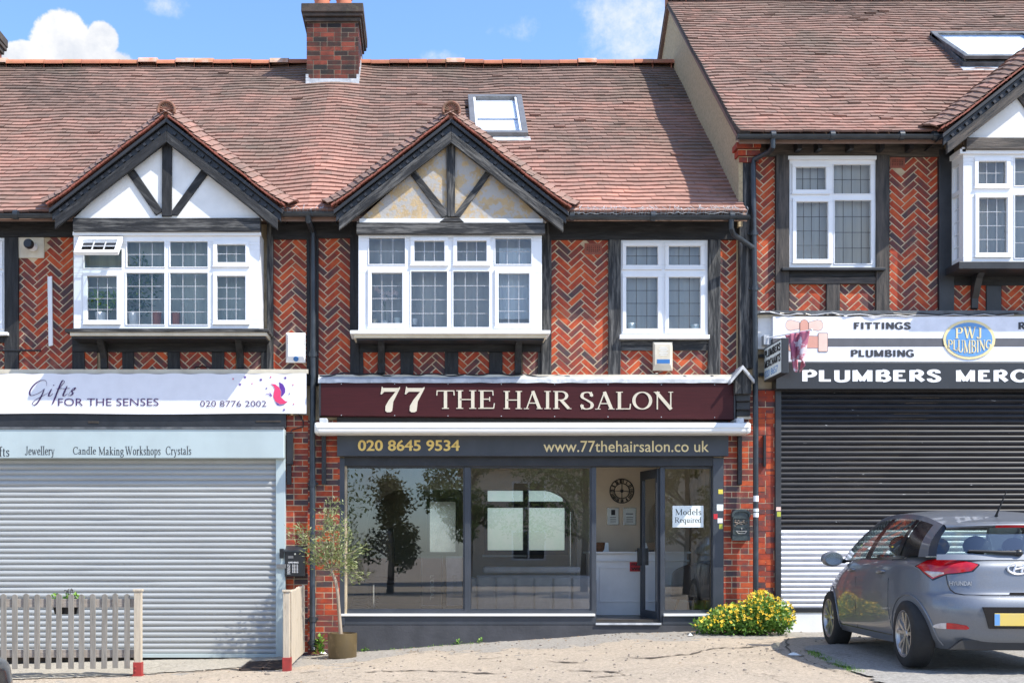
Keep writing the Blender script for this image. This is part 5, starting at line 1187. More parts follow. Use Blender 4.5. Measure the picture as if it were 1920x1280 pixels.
# room behind
zf = Z(1160, .2); zc = Z(872, .1)+.25; xl, xr = X(640)-.05, 4.0; yP = 2.05; yB = 5.1
rm = MB(); rm.box(xl, xr, .1, yB, zf-.1, zf); flr = rm.build('floor', M['floor'], H)
rm = MB(); rm.box(xl, xr, .14, yB, zc, zc+.1); rm.build('ceiling', M['desk'], H)
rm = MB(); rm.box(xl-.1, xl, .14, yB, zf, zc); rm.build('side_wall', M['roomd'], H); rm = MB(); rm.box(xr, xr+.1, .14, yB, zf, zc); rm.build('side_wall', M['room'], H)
pw = MB(); ax0, ax1 = X(690, yP), X(1082, yP); azt = Z(918, yP); rad = .55; n = 10
xd = X(1112, yP)
def archpts(): 
    L = [(ax0, zf)]+[(ax0+rad-rad*math.cos(R(90*i/n)), azt-rad+rad*math.sin(R(90*i/n))) for i in range(n+1)]
    Rr = [(ax1-rad+rad*math.sin(R(90*i/n)), azt-rad+rad*math.cos(R(90*i/n))) for i in range(n+1)]+[(ax1, zf)]
    return L, Rr
La, Ra = archpts()
pw.prism([(xl, zf)]+La+[(ax0+rad, zc), (xl, zc)], yP, yP+.14); pw.prism([(ax0+rad, azt), (ax1-rad, azt), (ax1-rad, zc), (ax0+rad, zc)], yP, yP+.14)
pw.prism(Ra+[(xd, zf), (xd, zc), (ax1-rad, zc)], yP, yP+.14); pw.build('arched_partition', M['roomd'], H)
rm = MB(); rm.box(xd, xr, yP, yP+.14, zf, zc); rm.build('reception_wall', M['room'], H)
rb = MB(); wx0, wx1, wz0, wz1 = X(911, yB), X(1062, yB), Z(1034, yB), Z(916, yB)
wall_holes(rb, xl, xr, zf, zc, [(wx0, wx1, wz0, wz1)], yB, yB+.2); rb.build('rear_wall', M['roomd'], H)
M['frost'] = None
def frosted():
    m, nt, b, out = _mat('frosted_glass'); nt.nodes.remove(b); t = nt.nodes.new('ShaderNodeBsdfTranslucent'); n1 = _noise(nt, 2.2, det=3, off=1.)
    nt.links.new(_mix(nt, _mr(nt, n1, .4, .65), (.97, .84, .50), (.80, .80, .42)), t.inputs[0]); tp = nt.nodes.new('ShaderNodeBsdfTransparent'); mx = nt.nodes.new('ShaderNodeMixShader'); mx.inputs[0].default_value = .22
    nt.links.new(t.outputs[0], mx.inputs[1]); nt.links.new(tp.outputs[0], mx.inputs[2]); nt.links.new(mx.outputs[0], out.inputs[0]); return m
M['frost'] = frosted()
wf = MB(); yy = yB-.02; xm = X(986, yB); zt_ = Z(945, yB)
for a, b, c, d in ((wx0-.03, wx1+.03, wz0-.05, wz0+.03), (wx0-.03, wx1+.03, wz1-.03, wz1+.05), (wx0-.03, wx0+.03, wz0+.03, wz1-.03), (wx1-.03, wx1+.03, wz0+.03, wz1-.03), (xm-.05, xm+.05, wz0+.03, wz1-.03), (wx0+.03, xm-.05, zt_-.06, zt_+.05), (xm+.05, wx1-.03, zt_-.06, zt_+.05)): wf.box(a, b, yy, yy+.08, c, d)
rw = wf.build('window', M['gfr'], H); gl = MB(); gl.add([(wx0, yy+.04, wz0), (wx1, yy+.04, wz0), (wx1, yy+.04, wz1), (wx0, yy+.04, wz1)], [(0, 1, 2, 3)]); gl.build('window_pane', M['frost'], rw)
s_ = MB(); s_.box(wx0-.06, xm, yy-.1, yy, wz0-.09, wz0-.055); s_.build('sill', M['upvc'], rw)

# corner console with its little lead gable
cn = MB(); yk = -.30
cn.pprism([(1378, 706), (1393, 690), (1409, 706), (1409, 738), (1378, 738)], yk, .0); con = cn.build('console', M['tim_wv'], house_m, bevel=.005)
for a, b, f in ((738, 752, -.22), (752, 768, -.16), (768, 780, -.10)): k = MB(); k.pbox(1380, a, 1407, b, f, .0); k.build('console_step', M['black'], con, bevel=.012)
rf = MB(); rf.pprism([(1370, 712), (1393, 684), (1415, 711), (1415, 718), (1393, 692), (1370, 719)], yk-.05, .02); rf.build('console_roof', M['leadw'], con, bevel=.004)
k = MB(); k.pbox(1382, 780, 1408, 785, -.08, .0); k.build('console_foot', M['cream'], con)

# ---------------------------------------------------------------- plumbers front
H = house_r
pier(H, 1420, 729, 1456, 1190, yf=-.010)
b_ = MB(); b_.pbox(1420, 585, 1960, 594, -.10, .02); b_.build('ledge', M['cream'], H)
b_ = MB(); b_.pbox(1420, 582, 2200, 589, -.14, .02); b_.jitter(.004); b_.build('lead_flashing', M['leaddk'], H)
b_ = MB(); b_.pbox(1421, 595, 1449.5, 654, -.06, .02); b_.build('side_board', M['white'], H)
yu = -.16
us = thing('shop_sign', 'white and grey plumbing sign board with copper tap and blue oval emblem', 'sign', (X(1800, yu), yu, Z(636)))
mb = MB(); mb.pbox(1449.5, 593.5, 2200, 634, yu, -.01); mb.build('board', M['signwhite'], us); mb = MB(); mb.pbox(1449.5, 634.3, 2200, 649.7, yu, -.01); mb.build('grey_band', M['grit'], us); mb = MB(); mb.pbox(1449.5, 650, 2200, 678, yu, -.01); mb.build('board', M['signwhite'], us)
e_ = -.0015
sans_lettering(us, 'FITTINGS', 1601, 603.5, 1707.5, 617.8, yu+e_, 'greytxt'); sans_lettering(us, 'PLUMBING', 1595.5, 655, 1714, 669.5, yu+e_, 'greytxt'); sans_lettering(us, 'R', 1909.5, 603.5, 1922.5, 617.8, yu+e_, 'greytxt')
q5 = lambda l: [(1420+a*220/1564, 560+b*180/1280) for a, b in l]
def ell(cx, cy, rx, ry, n=28): return [(cx+rx*math.cos(2*math.pi*i/n), cy+ry*math.sin(2*math.pi*i/n)) for i in range(n)]
def outlined(parent, poly, y, name, m='copper', grow=1.6):
    cx = sum(p[0] for p in poly)/len(poly); cy = sum(p[1] for p in poly)/len(poly); ex = max(abs(p[0]-cx) for p in poly); ey = max(abs(p[1]-cy) for p in poly)
    big = [(cx+(a-cx)*(1+grow/ex*.5), cy+(b-cy)*(1+grow/ey*.5)) for a, b in poly]
    o = MB(); o.pprism(big, y+.0012, y+.004); b_ = o.build(name, M['copperline'], parent); k = MB(); k.pprism(poly, y, y+.002); k.build('fill', M[m], b_); return b_
tap = bpy.data.objects.new('tap_emblem', None)
def rr(x0, y0, x1, y1, r=12):
    out = []
    for cx, cy, a in ((x1-r, y0+r, -90), (x1-r, y1-r, 0), (x0+r, y1-r, 90), (x0+r, y0+r, 180)):
        out += [(cx+r*math.cos(R(a+30*k)), cy+r*math.sin(R(a+30*k))) for k in range(4)]
    return out
yt = yu-.0045
outlined(us, q5([(560, 315), (450, 285), (405, 292), (380, 330), (378, 372), (400, 408), (440, 422), (560, 400)]), yt+.0030, 'tap_emblem', 'copperlt')
outlined(us, q5([(688, 315), (800, 285), (850, 295), (872, 330), (872, 378), (850, 412), (810, 424), (688, 400)]), yt+.0030, 'tap_emblem', 'copperlt')
outlined(us, q5([(572, 500), (572, 330), (590, 292), (626, 276), (662, 292), (680, 330), (680, 500)]), yt-.001, 'tap_emblem', 'copper')
outlined(us, q5([(365, 660), (365, 560), (400, 505), (470, 490), (820, 500), (820, 655), (560, 655), (560, 800), (450, 800), (450, 700)]), yt+.0005, 'tap_emblem', 'copper')
outlined(us, q5(rr(816, 460, 935, 700)), yt-.003, 'tap_emblem', 'copperlt')
ov = MB(); ov.pprism(ell(1817.5, 636.5, 49, 37), yu-.010, yu-.002); em = ov.build('oval_emblem', M['goldpale'], us, bevel=.002); ov = MB(); ov.pprism(ell(1817.5, 636.5, 43.5, 32), yu-.013, yu-.009); ov.build('blue_field', M['blue'], em)
arch = lambda k0, k1: (lambda a, b: (a, b*(1-k0*(2*a-1)**2*.9)+k1*(1-(2*a-1)**2)*0))
roman_lettering(us, 'PWJ', 1791, 612, 1841, 635, yu-.0135, 'goldpale', thick=.005, fmap=lambda a, b: (a, b*(.86+.14*(1-(2*a-1)**2))))
roman_lettering(us, 'PLUMBING', 1777, 636.5, 1858, 663, yu-.0135, 'goldpale', thick=.005, fmap=lambda a, b: (a, 1-(1-b)*(.52+.48*(1-(2*a-1)**2))))
yd = -.20
ds = thing('shop_sign', 'dark grey board with bold white plumbers merchants lettering above the half black shutter', 'sign', (X(1800, yd), yd, Z(704)))
mb = MB(); mb.pbox(1455, 679, 2250, 729, yd, -.0); mb.build('board', M['pdark'], ds, bevel=.006)
sans_lettering(ds, 'PLUMBERS', 1504, 692.3, 1764.5, 716.8, yd-.0015, 'whitetxt'); sans_lettering(ds, 'MERCHANTS', 1792, 692.3, 2086, 716.8, yd-.0015, 'whitetxt')
b_ = MB(); b_.pbox(1454, 729, 1465, 1147, -.045, .02); shr = b_.build('roller_shutter', M['pdark'], H, bevel=.004)
curtain_slats(shr, 1464, 2240, 728, 1141, -.028, None, pitch=.0705, mats=[M['shutdk'], M['shutlt']], split=Z(990, -.028))
b_ = MB(); b_.pbox(1464, 1140, 2240, 1147.5, -.04, -.0); b_.build('bottom_bar', M['pdark'], shr)
b_ = MB(); b_.pbox(1456, 1147, 2240, 1190, -.03, .02); b_.build('step', M['white'], H)
# projecting box sign
ps = thing('projecting_sign', 'small box sign sticking out from the wall beside the plumbers board', 'sign', (X(1440), -.3, Z(690)))
xs_ = 4.50; y0, y1 = -.86, -.06; zt, zb = Z(653, -.06), Z(716, -.06)
mb = MB(); mb.box(xs_, xs_+.09, y0, y1, zb, zt); mb.build('box', M['pdark'], ps, bevel=.006)
mb = MB(); mb.box(xs_-.003, xs_+.002, y0+.02, y1-.02, zb+.02, zt-.02); mb.build('face', M['paper'], ps)
mb = MB(); mb.box(xs_-.06, xs_+.02, y1-.02, -.0, zt-.12, zt-.08); mb.box(xs_-.06, xs_+.02, y1-.02, -.0, zb+.08, zb+.12); mb.build('bracket', M['blackpl'], ps)
def side_text(parent, s, ya_, yb_, z0, z1, x, m, bold=.03):
    vs, fs = text_mesh(s, bold) if s[0] == '0' else roman(s, 1., sans=True); a0, a1 = min(v[0] for v in vs), max(v[0] for v in vs); b0, b1 = min(v[1] for v in vs), max(v[1] for v in vs)
    mb = MB(); mb.add([(x-(.003+.004*(v[2]-.5) if v[2] > 0 else 0), ya_+(yb_-ya_)*(v[0]-a0)/(a1-a0), z0+(z1-z0)*(v[1]-b0)/(b1-b0)) for v in vs], fs); return mb.build('lettering', M[m], parent)
hh = zt-zb
side_text(ps, 'PLUMBERS', y1-.05, y0+.04, zb+hh*.66, zb+hh*.90, xs_-.004, 'ink'); side_text(ps, 'MERCHANTS', y1-.05, y0+.04, zb+hh*.36, zb+hh*.60, xs_-.004, 'ink'); side_text(ps, '020 8657', y1-.05, y0+.16, zb+hh*.10, zb+hh*.30, xs_-.004, 'blue', .01)
# flag
fp = thing('flag', 'torn faded pink flag on a white pole in front of the tap emblem', 'flag', (X(1438, -.16), -.16, Z(633)))
a = Vector((X(1437, -.16), -.16, Z(633.5, -.16))); b = Vector((X(1522, -.55), -.55, Z(618, -.55)))
mb = MB(); mb.tube([a, b], .008, 8); mb.ball(b, .016, .016, .016, 8); mb.build('pole', M['upvc'], fp, smooth=50)
mb = MB(); mb.pbox(1432, 628, 1442, 646, -.17, -.06); mb.build('socket', M['leadw'], fp, bevel=.003)
M['flag'] = mat('faded_pink_cloth', (.52, .17, .22), (.36, .09, .17), scale=7, rough=.8, c3=(.66, .58, .62), scale3=8, lo3=.56, hi3=.6)
mb = MB()
def ff(u, v):
    p = a+(b-a)*(.42+.55*u); fall = v*(.46-.12*abs(u-.55)+.10*math.sin(u*9))
    gather = .55*v; q = p+(a+(b-a)*.74-p)*gather
    return (q.x+.03*math.sin(u*16+v*3), q.y+.05*math.sin(u*13+1+v*2)*(.3+v), q.z-fall-.006)
mb.grid(ff, 34, 20); cloth = mb.build('cloth', M['flag'], fp, smooth=80); sd = cloth.modifiers.new('solid', 'SOLIDIFY'); sd.thickness = .002

# ---------------------------------------------------------------- things fixed to the walls
def single(mb, name, m, label, cat, loc, group=None, **k):
    return setp(mb.build(name, m, None, loc=loc, **k), label, cat, group)
sc_ = thing('security_camera', 'white and black security camera on a cream plate high on the left wall', 'camera', (X(58), -.02, Z(464)))
mb = MB(); mb.pbox(34, 445, 82.5, 483.5, -.03, .03); mb.build('mounting_plate', M['cream'], sc_, bevel=.004)
p0, p1 = Vector((X(66), -.03, Z(466))), Vector((X(53.5, -.2), -.22, Z(457, -.2))); dv = (p1-p0).normalized()
mb = MB(); mb.tube([p0, p0+dv*.03], .03, 14); mb.tube([p0+dv*.03, p0+dv*.035, p1-dv*.05], [.04, .06, .06], 18); mb.build('housing', M['upvc'], sc_, smooth=40)
mb = MB(); mb.tube([p1-dv*.05, p1, p1+dv*.02], [.063, .064, .054], 18); mb.build('lens_hood', M['blackpl'], sc_, smooth=40)
mb = MB(); mb.pprism([(89, 519), (97, 517.5), (98.5, 647), (91, 649)], -.035, .0); single(mb, 'batten', M['upvc'], 'bare white upright batten fixed on the brick beside the left bay', 'batten', (X(94), -.02, Z(583)))
mb = MB(); mb.tube([(X(-20, -.05), -.05, Z(658)), (X(72, -.05), -.05, Z(658)), (X(76, -.05), -.05, Z(659))], [.012, .012, .018], 8); single(mb, 'iron_rod', M['blackpl'], 'thin black level iron rod on the far left wall', 'rod', (X(30), -.05, Z(658)))
def alarm(name, label, px0, py0, px1, py1, mm, spot):
    t = thing(name, label, 'alarm box', (X((px0+px1)/2), -.02, Z((py0+py1)/2))); y = -.11
    w = px1-px0; k = .1*w
    def face(pp, yf): return [(X(a, yf), yf, Z(b, yf)) for a, b in pp]
    A = [(px0, py0), (px1, py0), (px1, py1), (px0, py1)]; B = [(px0+k, py0+k), (px1-k, py0+k), (px1-k, py1-3.2*k), (px0+k, py1-3.2*k)]
    mb = MB(); mb.add(face(A, -.01)+face(A, -.07)+face(B, y), [(0, 1, 5, 4), (1, 2, 6, 5), (2, 3, 7, 6), (3, 0, 4, 7), (4, 5, 9, 8), (5, 6, 10, 9), (6, 7, 11, 10), (7, 4, 8, 11), (8, 9, 10, 11)]); mb.f = [f[::-1] for f in mb.f]
    mb.build('cover', M[mm], t, bevel=.006); return t
al = alarm('alarm_box', 'white alarm box with slots and a round blue badge beside the downpipe', 536, 624, 573, 680, 'upvc', 0)
mb = MB(); mb.disc((X(555, -.1), -.098, Z(672.5, -.1)), .034, (0, 1, .5), .02, 20); mb.build('badge', M['bluespot'], al)
mb = MB()
for px in (538.5, 566):
    for k in range(3): mb.pprism([(px, 634+k*4), (px+5, 635.5+k*4), (px+5, 637+k*4), (px, 635.5+k*4)], -.105, -.09)
mb.build('slot', M['ink'], al)
al2 = alarm('alarm_box', 'yellowed cream alarm box with a dark blue strip under the single window', 1224, 641, 1261, 695, 'cream', 0)
mb = MB(); mb.pbox(1232, 673.5, 1256, 681, -.114, -.10); mb.build('strip', M['bluespot'], al2)
mb = MB()
for k, (a, b) in enumerate(((1237, 1251), (1235, 1253), (1238, 1250), (1236, 1252), (1238, 1250))): mb.pbox(a, 651+k*3.4, b, 652+k*3.4, -.112, -.10)
mb.build('embossing', M['desk'], al2)
mb = MB(); mb.pbox(537, 812, 549, 870, -.10, -.012); mb.pbox(537.5, 871, 546, 908, -.07, -.012); mb.tube([(X(560), -.03, Z(776)), (X(569), -.03, Z(790)), (X(569), -.03, Z(800)), (X(548), -.03, Z(806)), (X(546), -.05, Z(812))], .008, 6)
single(mb, 'switch_box', M['blackpl'], 'black shutter motor switch box on the brick beside the silver shutter', 'switch box', (X(543), -.05, Z(850)), bevel=.005)
# letter boxes
lb = thing('letter_box', 'plain black letter box with white printed hours beside the potted olive', 'letter box', (X(553), -.1, Z(1054)))
mb = MB(); mb.add([(X(534, -.12), -.012, Z(1080, -.12)), (X(572, -.12), -.012, Z(1080, -.12)), (X(572, -.12), -.13, Z(1080, -.12)), (X(534, -.12), -.13, Z(1080, -.12)), (X(534, -.12), -.012, Z(1024, -.12)), (X(572, -.12), -.012, Z(1024, -.12)), (X(572, -.12), -.13, Z(1031, -.12)), (X(534, -.12), -.13, Z(1031, -.12))],
      [(0, 1, 2, 3), (4, 7, 6, 5), (3, 2, 6, 7), (0, 3, 7, 4), (1, 5, 6, 2), (0, 4, 5, 1)]); mb.build('body', M['blackpl'], lb, bevel=.005)
mb = MB(); mb.add([(X(533, -.12), -.01, Z(1022.5, -.12)), (X(573, -.12), -.01, Z(1022.5, -.12)), (X(573, -.12), -.145, Z(1031, -.12)), (X(533, -.12), -.145, Z(1031, -.12)), (X(533, -.12), -.01, Z(1025, -.12)), (X(573, -.12), -.01, Z(1025, -.12)), (X(573, -.12), -.145, Z(1034, -.12)), (X(533, -.12), -.145, Z(1034, -.12))],
      [(0, 3, 2, 1), (4, 5, 6, 7), (3, 7, 6, 2), (0, 4, 7, 3), (1, 2, 6, 5)]); mb.build('lid', M['pipe'], lb)
mb = MB(); mb.disc((X(553.5, -.13), -.134, Z(1038, -.13)), .012, (0, 1, 0), .008, 12); mb.build('lock', M['chrome'], lb)
mb = MB(); mb.pbox(540, 1041.5, 550, 1046, -.1335, -.12); mb.build('name_plate', M['alu'], lb)
lettering(lb, 'OPENING', 540.5, 1052.3, 559.5, 1055.2, -.1335, 'whitetxt', bold=.03, thick=.002)
for k, dname in enumerate(('MON', 'TUE', 'WED', 'THU', 'FRI', 'SAT', 'SUN')):
    yy = 1057.5+k*2.75; lettering(lb, dname, 538.5, yy, 544, yy+1.9, -.1335, 'whitetxt', bold=.02, thick=.002)
    if k < 6: lettering(lb, '10-5', 548, yy, 559, yy+1.9, -.1335, 'whitetxt', bold=.02, thick=.002)
lb2 = thing('letter_box', 'ornate dark green cast letter box with arched top on the brick pier', 'letter box', (X(1390), -.1, Z(984)))
y = -.13; arcp = [(1374+16*(1-math.cos(R(a))), 962-8*math.sin(R(a))) for a in range(0, 181, 18)]
mb = MB(); mb.pprism([(1374, 1010)]+arcp+[(1406, 1010)], y, -.012); M['castgr'] = mat('dark_green_cast_iron', (.022, .033, .035), (.04, .055, .055), scale=14, rough=.42, c3=(.10, .11, .10), scale3=16, lo3=.6, hi3=.75); mb.build('body', M['castgr'], lb2, bevel=.004)
arc2 = [(1372.5+17.5*(1-math.cos(R(a))), 963-9*math.sin(R(a))) for a in range(0, 181, 15)]; arc3 = [(1376+14*(1-math.cos(R(a))), 965-6.5*math.sin(R(a))) for a in range(180, -1, -15)]
mb = MB(); mb.pprism(arc2+[(1407.5, 969), (1404, 969)]+arc3+[(1376, 969), (1372.5, 969)], y-.02, y+.002); mb.pbox(1373, 1005, 1407, 1013, y-.02, y+.002); mb.pbox(1374, 969.5, 1406, 972, y-.014, y+.002); mb.pbox(1376, 988.5, 1404, 990, y-.010, y+.002); mb.build('moulding', M['castgr'], lb2, bevel=.003)
mb = MB()
for k in range(26):
    cx, cy = 1377.5+rng.random()*25, 974+rng.random()*12; mb.ball((X(cx, y), y-.002, Z(cy, y)), .012+.008*rng.random(), .008, .010, 8)
M['bronze'] = mat('worn_bronze_relief', (.16, .12, .09), (.05, .05, .045), scale=30, rough=.5); mb.build('relief', M['bronze'], lb2, smooth=60)
mb = MB(); mb.tube([(X(1380, y-.02), y-.022, Z(995, y)), (X(1384, y-.02), y-.026, Z(1000, y)), (X(1396, y-.02), y-.026, Z(1000, y)), (X(1400, y-.02), y-.022, Z(995, y))], .008, 8); mb.tube([(X(1380, y-.02), y-.022, Z(995, y)), (X(1390, y), y-.026, Z(996, y)), (X(1400, y-.02), y-.022, Z(995, y))], .005, 6); mb.ball((X(1390, y), y-.01, Z(991.5, y)), .012, .012, .02, 10); mb.build('handle', M['alu'], lb2, smooth=50)
# stickers
def sticker(label, px0, py0, px1, py1, y, m, wrap=None):
    mb = MB()
    if wrap:
        cx, cy, r = wrap; mb.grid(lambda u, v: (cx+(r+.002)*math.sin(R(-70+140*u)), cy-(r+.002)*math.cos(R(-70+140*u)), Z(py1, y)+(Z(py0, y)-Z(py1, y))*v), 10, 1)
    else: mb.pbox(px0, py0, px1, py1, y-.0025, y-.0006)
    single(mb, 'sticker', M[m], label, 'sticker', (X((px0+px1)/2), y, Z((py0+py1)/2)), 'stickers on posts and pipe')
sticker('small yellow sticker at the top of the grey salon post', 1347, 917, 1355.5, 925.5, -.01, 'yellow')
sticker('white sticker on the edge of the grey salon post above the red one', 1344, 945, 1356, 957, -.01, 'paper'); sticker('round edged red sticker on the grey salon post', 1338, 963, 1345.5, 972.5, -.01, 'red')
sticker('white sticker just below the red one on the grey salon post', 1345.5, 971, 1355, 980, -.01, 'whitetxt'); sticker('lime sticker lowest on the grey salon post', 1348.5, 982, 1355, 991, -.01, 'lime')
wp = (X(1417, -.17), -.17, .036)
sticker('tall white sticker wrapped high on the right downpipe', 1415, 929, 1422, 940, -.17, 'whitetxt', wp); sticker('white sticker wrapped in the middle of the right downpipe', 1415, 953, 1422, 959, -.17, 'paper', wp); sticker('white sticker wrapped low on the right downpipe', 1415, 961, 1422, 969, -.17, 'whitetxt', wp)
sticker('pale orange sticker on the dark shutter post', 1455.5, 950, 1464, 957, -.046, 'copperlt'); sticker('lime sticker on the dark shutter post', 1457, 959, 1464, 968, -.046, 'lime')
ms = thing('notice', 'white notice reading models required inside the right salon pane', 'notice', (X(1290), .085, Z(968)))
mb = MB(); mb.pbox(1261, 947.5, 1319, 988, .075, .08); mb.build('card', M['paper'], ms)
M['inkgr'] = mat('dark_green_ink', (.03, .04, .038), rough=.6)
roman_lettering(ms, 'Models', 1266, 953.5, 1315, 965, .0745, 'inkgr', weight=.85, thick=.0004); roman_lettering(ms, 'Required', 1265.5, 969, 1315, 982.5, .0745, 'inkgr', weight=.85, thick=.0004)
# cables along the sign ledges
def cable(label, pts, y, r=.009, m='blackpl'):
    c = []; 
    for (a, b), (c2, d) in zip(pts, pts[1:]):
        for k in range(6): t = k/6; c.append((X(a+(c2-a)*t, y), y+rng.uniform(-.012, .012), Z(b+(d-b)*t, y)+.012*math.sin((a+(c2-a)*t)*.11)))
    mb = MB(); mb.tube(c, r, 6); return single(mb, 'cable', M[m], label, 'cable', (X(pts[0][0]), y, Z(pts[0][1])), 'cables above the shop signs')
cable('sagging black cable along the top of the maroon sign', [(600, 705), (650, 700), (720, 703), (800, 701), (860, 704), (930, 700), (1010, 705), (1080, 704)], -.10, .010)
cable('thin black cable from the cream alarm box to the console', [(1243, 695), (1215, 705), (1260, 704), (1310, 707), (1360, 704), (1400, 688), (1412, 690)], -.09, .007)
cable('dark cable along the ledge of the plumbers sign', [(1420, 588), (1470, 586), (1530, 591), (1600, 592), (1690, 588), (1800, 590), (1930, 588)], -.15, .010)
cable('pale grey cable looped below the dark one on the plumbers ledge', [(1425, 585), (1480, 590), (1560, 588), (1640, 592), (1760, 591), (1930, 591)], -.165, .008, 'lead')
lc = MB(); lc.tube([(X(366), -.05, Z(690)), (X(384), -.06, Z(687)), (X(390), -.06, Z(690)), (X(389), -.06, Z(697))], .009, 6); single(lc, 'loose_fitting', M['blackpl'], 'broken black lamp fitting hanging under the left bay', 'fitting', (X(380), -.05, Z(690)))

# ---------------------------------------------------------------- inside the salon
ck = thing('wall_clock', 'black openwork clock with roman numerals on the beige salon wall', 'clock', (X(1166, yP), yP, Z(920, yP)))
cc = Vector((X(1166, yP-.02), yP-.02, Z(920, yP-.02))); r = 23.2*(D+yP)/F
def ring(mb, r0, r1, n=40):
    vs = [];
    for yy in (cc.y-.008, cc.y+.008):
        for rr_ in (r0, r1):
            for k in range(n): a = 2*math.pi*k/n; vs.append((cc.x+rr_*math.cos(a), yy, cc.z+rr_*math.sin(a)))
    fs = []
    for k in range(n):
        j = (k+1) % n; fs += [(k, n+k, n+j, j)[::-1], (n+k, 3*n+k, 3*n+j, n+j), (k, j, 2*n+j, 2*n+k), (2*n+k, 2*n+j, 3*n+j, 3*n+k)]
    mb.add(vs, fs)
mb = MB(); ring(mb, r*.93, r); ring(mb, r*.58, r*.64); mb.build('rim', M['black'], ck)
NUM = ['XII', 'I', 'II', 'III', 'IIII', 'V', 'VI', 'VII', 'VIII', 'IX', 'X', 'XI']
for h_, s in enumerate(NUM):
    a = math.pi/2-2*math.pi*h_/12; rad = Vector((math.cos(a), 0, math.sin(a))); tan = Vector((math.sin(a), 0, -math.cos(a))); w = r*.055; mb = MB(); tot = len(s)
    for i, ch in enumerate(s):
        off = tan*(i-(tot-1)/2)*w*2.1
        strokes_ = {'I': [((0, .66), (0, .91))], 'V': [((-.05, .91), (0, .66)), ((.05, .91), (0, .66))], 'X': [((-.05, .91), (.05, .66)), ((.05, .91), (-.05, .66))]}[ch]
        for (u0, v0), (u1, v1) in strokes_: mb.tube([cc+off+tan*u0*r+rad*v0*r, cc+off+tan*u1*r+rad*v1*r], r*.03, 4)
    mb.build('numeral', M['black'], ck)
mb = MB(); mb.disc(cc, r*.13, (0, 1, 0), .03, 16); mb.tube([cc, cc+Vector((0, -.01, r*.56))], .005, 4); mb.tube([cc, cc+Vector((r*.57, -.012, -.01))], .005, 4); mb.tube([cc, cc+Vector((-r*.57, 0, 0))], .004, 4); mb.tube([cc, cc+Vector((0, 0, -r*.57))], .004, 4); mb.build('hands', M['black'], ck)
for (a, b, nm, dark) in ((1138, 1161, 'white framed notice with a black square left under the clock', 1), (1168.5, 1193, 'white framed notice with print lines right under the clock', 0)):
    t = thing('framed_notice', nm, 'notice', (X((a+b)/2, yP), yP, Z(967, yP)), 'notices below the clock'); yy = yP-.02
    mb = MB(); mb.pbox(a, 951, b, 984, yy, yP); mb.build('frame', M['chrome'], t, bevel=.002); mb = MB(); mb.pbox(a+1.3, 952.5, b-1.3, 982.5, yy-.002, yy+.002); mb.build('sheet', M['paper'], t)
    mb = MB()
    if dark: mb.pbox(a+8, 955, a+15.5, 965, yy-.003, yy)
    for k in range(3): mb.pbox(a+6, 969+k*4, b-6, 970+k*4, yy-.003, yy)
    if not dark: mb.pbox(a+5, 962, b-6, 963.6, yy-.003, yy)
    mb.build('print', M['ink'], t)
dk = thing('reception_desk', 'white panelled reception desk inside the open salon door', 'desk', (X(1165, 1.3), 1.3, zf)); yd_ = 1.2
mb = MB(); mb.box(X(1108, yd_), xr-.25, yd_, yd_+.55, zf, Z(1037, yd_)); mb.build('carcass', M['desk'], dk, bevel=.004)
mb = MB(); mb.box(X(1103, yd_), xr-.2, yd_-.05, yd_+.6, Z(1037, yd_), Z(1033.5, yd_)); mb.box(X(1106, yd_), xr-.22, yd_-.03, yd_, Z(1052, yd_), Z(1049, yd_)); mb.build('top', M['desk'], dk, bevel=.004)
mb = MB()
for a, b in ((1124, 1206), (1214, 1300)):
    for (x0, y0, x1, y1) in ((a, 1063, b, 1065.5), (a, 1126, b, 1128.5), (a, 1065.5, a+2.5, 1126), (b-2.5, 1065.5, b, 1126)): mb.pbox(x0, y0, x1, y1, yd_-.014, yd_)
mb.build('moulding', M['desk'], dk, bevel=.003)
wf_ = thing('wifi_sign', 'small red sign reading free wifi on the white desk', 'sign', (X(1194, yd_), yd_, Z(1061, yd_)))
mb = MB(); mb.pbox(1181, 1053, 1207, 1070.5, yd_-.022, yd_-.015); mb.build('card', M['red'], wf_); lettering(wf_, 'FREE', 1184, 1055, 1201, 1060, yd_-.0225, 'ink', bold=.03, thick=.001); lettering(wf_, 'WIFI', 1183.5, 1063, 1205, 1069, yd_-.0225, 'ink', bold=.04, thick=.001)
M['wick'] = mat('brown_wicker', (.20, .09, .04), (.10, .05, .025), scale=40, rough=.8)
mb = MB(); mb.lathe([(.0, 0), (.10, 0), (.115, .13), (.10, .135), (.09, .02), (0, .02)], (X(1120, 1.45), 1.45, Z(1033.5, yd_)), 18); single(mb, 'basket', M['wick'], 'small brown basket on the left end of the white desk', 'basket', (X(1120, 1.45), 1.45, Z(1034, yd_)), smooth=40)
mb = MB(); c0 = Vector((X(1135, 1.4), 1.4, Z(1033.5, yd_))); mb.obox(c0+Vector((-.05, 0, 0)), (.10, 0, 0), (0, .02, 0), (0, .04, .13)); mb.obox(c0+Vector((-.05, -.02, 0)), (.10, 0, 0), (0, .09, 0), (0, 0, .015)); single(mb, 'card_holder', M['paper'], 'little white card stand next to the basket on the desk', 'card stand', tuple(c0))
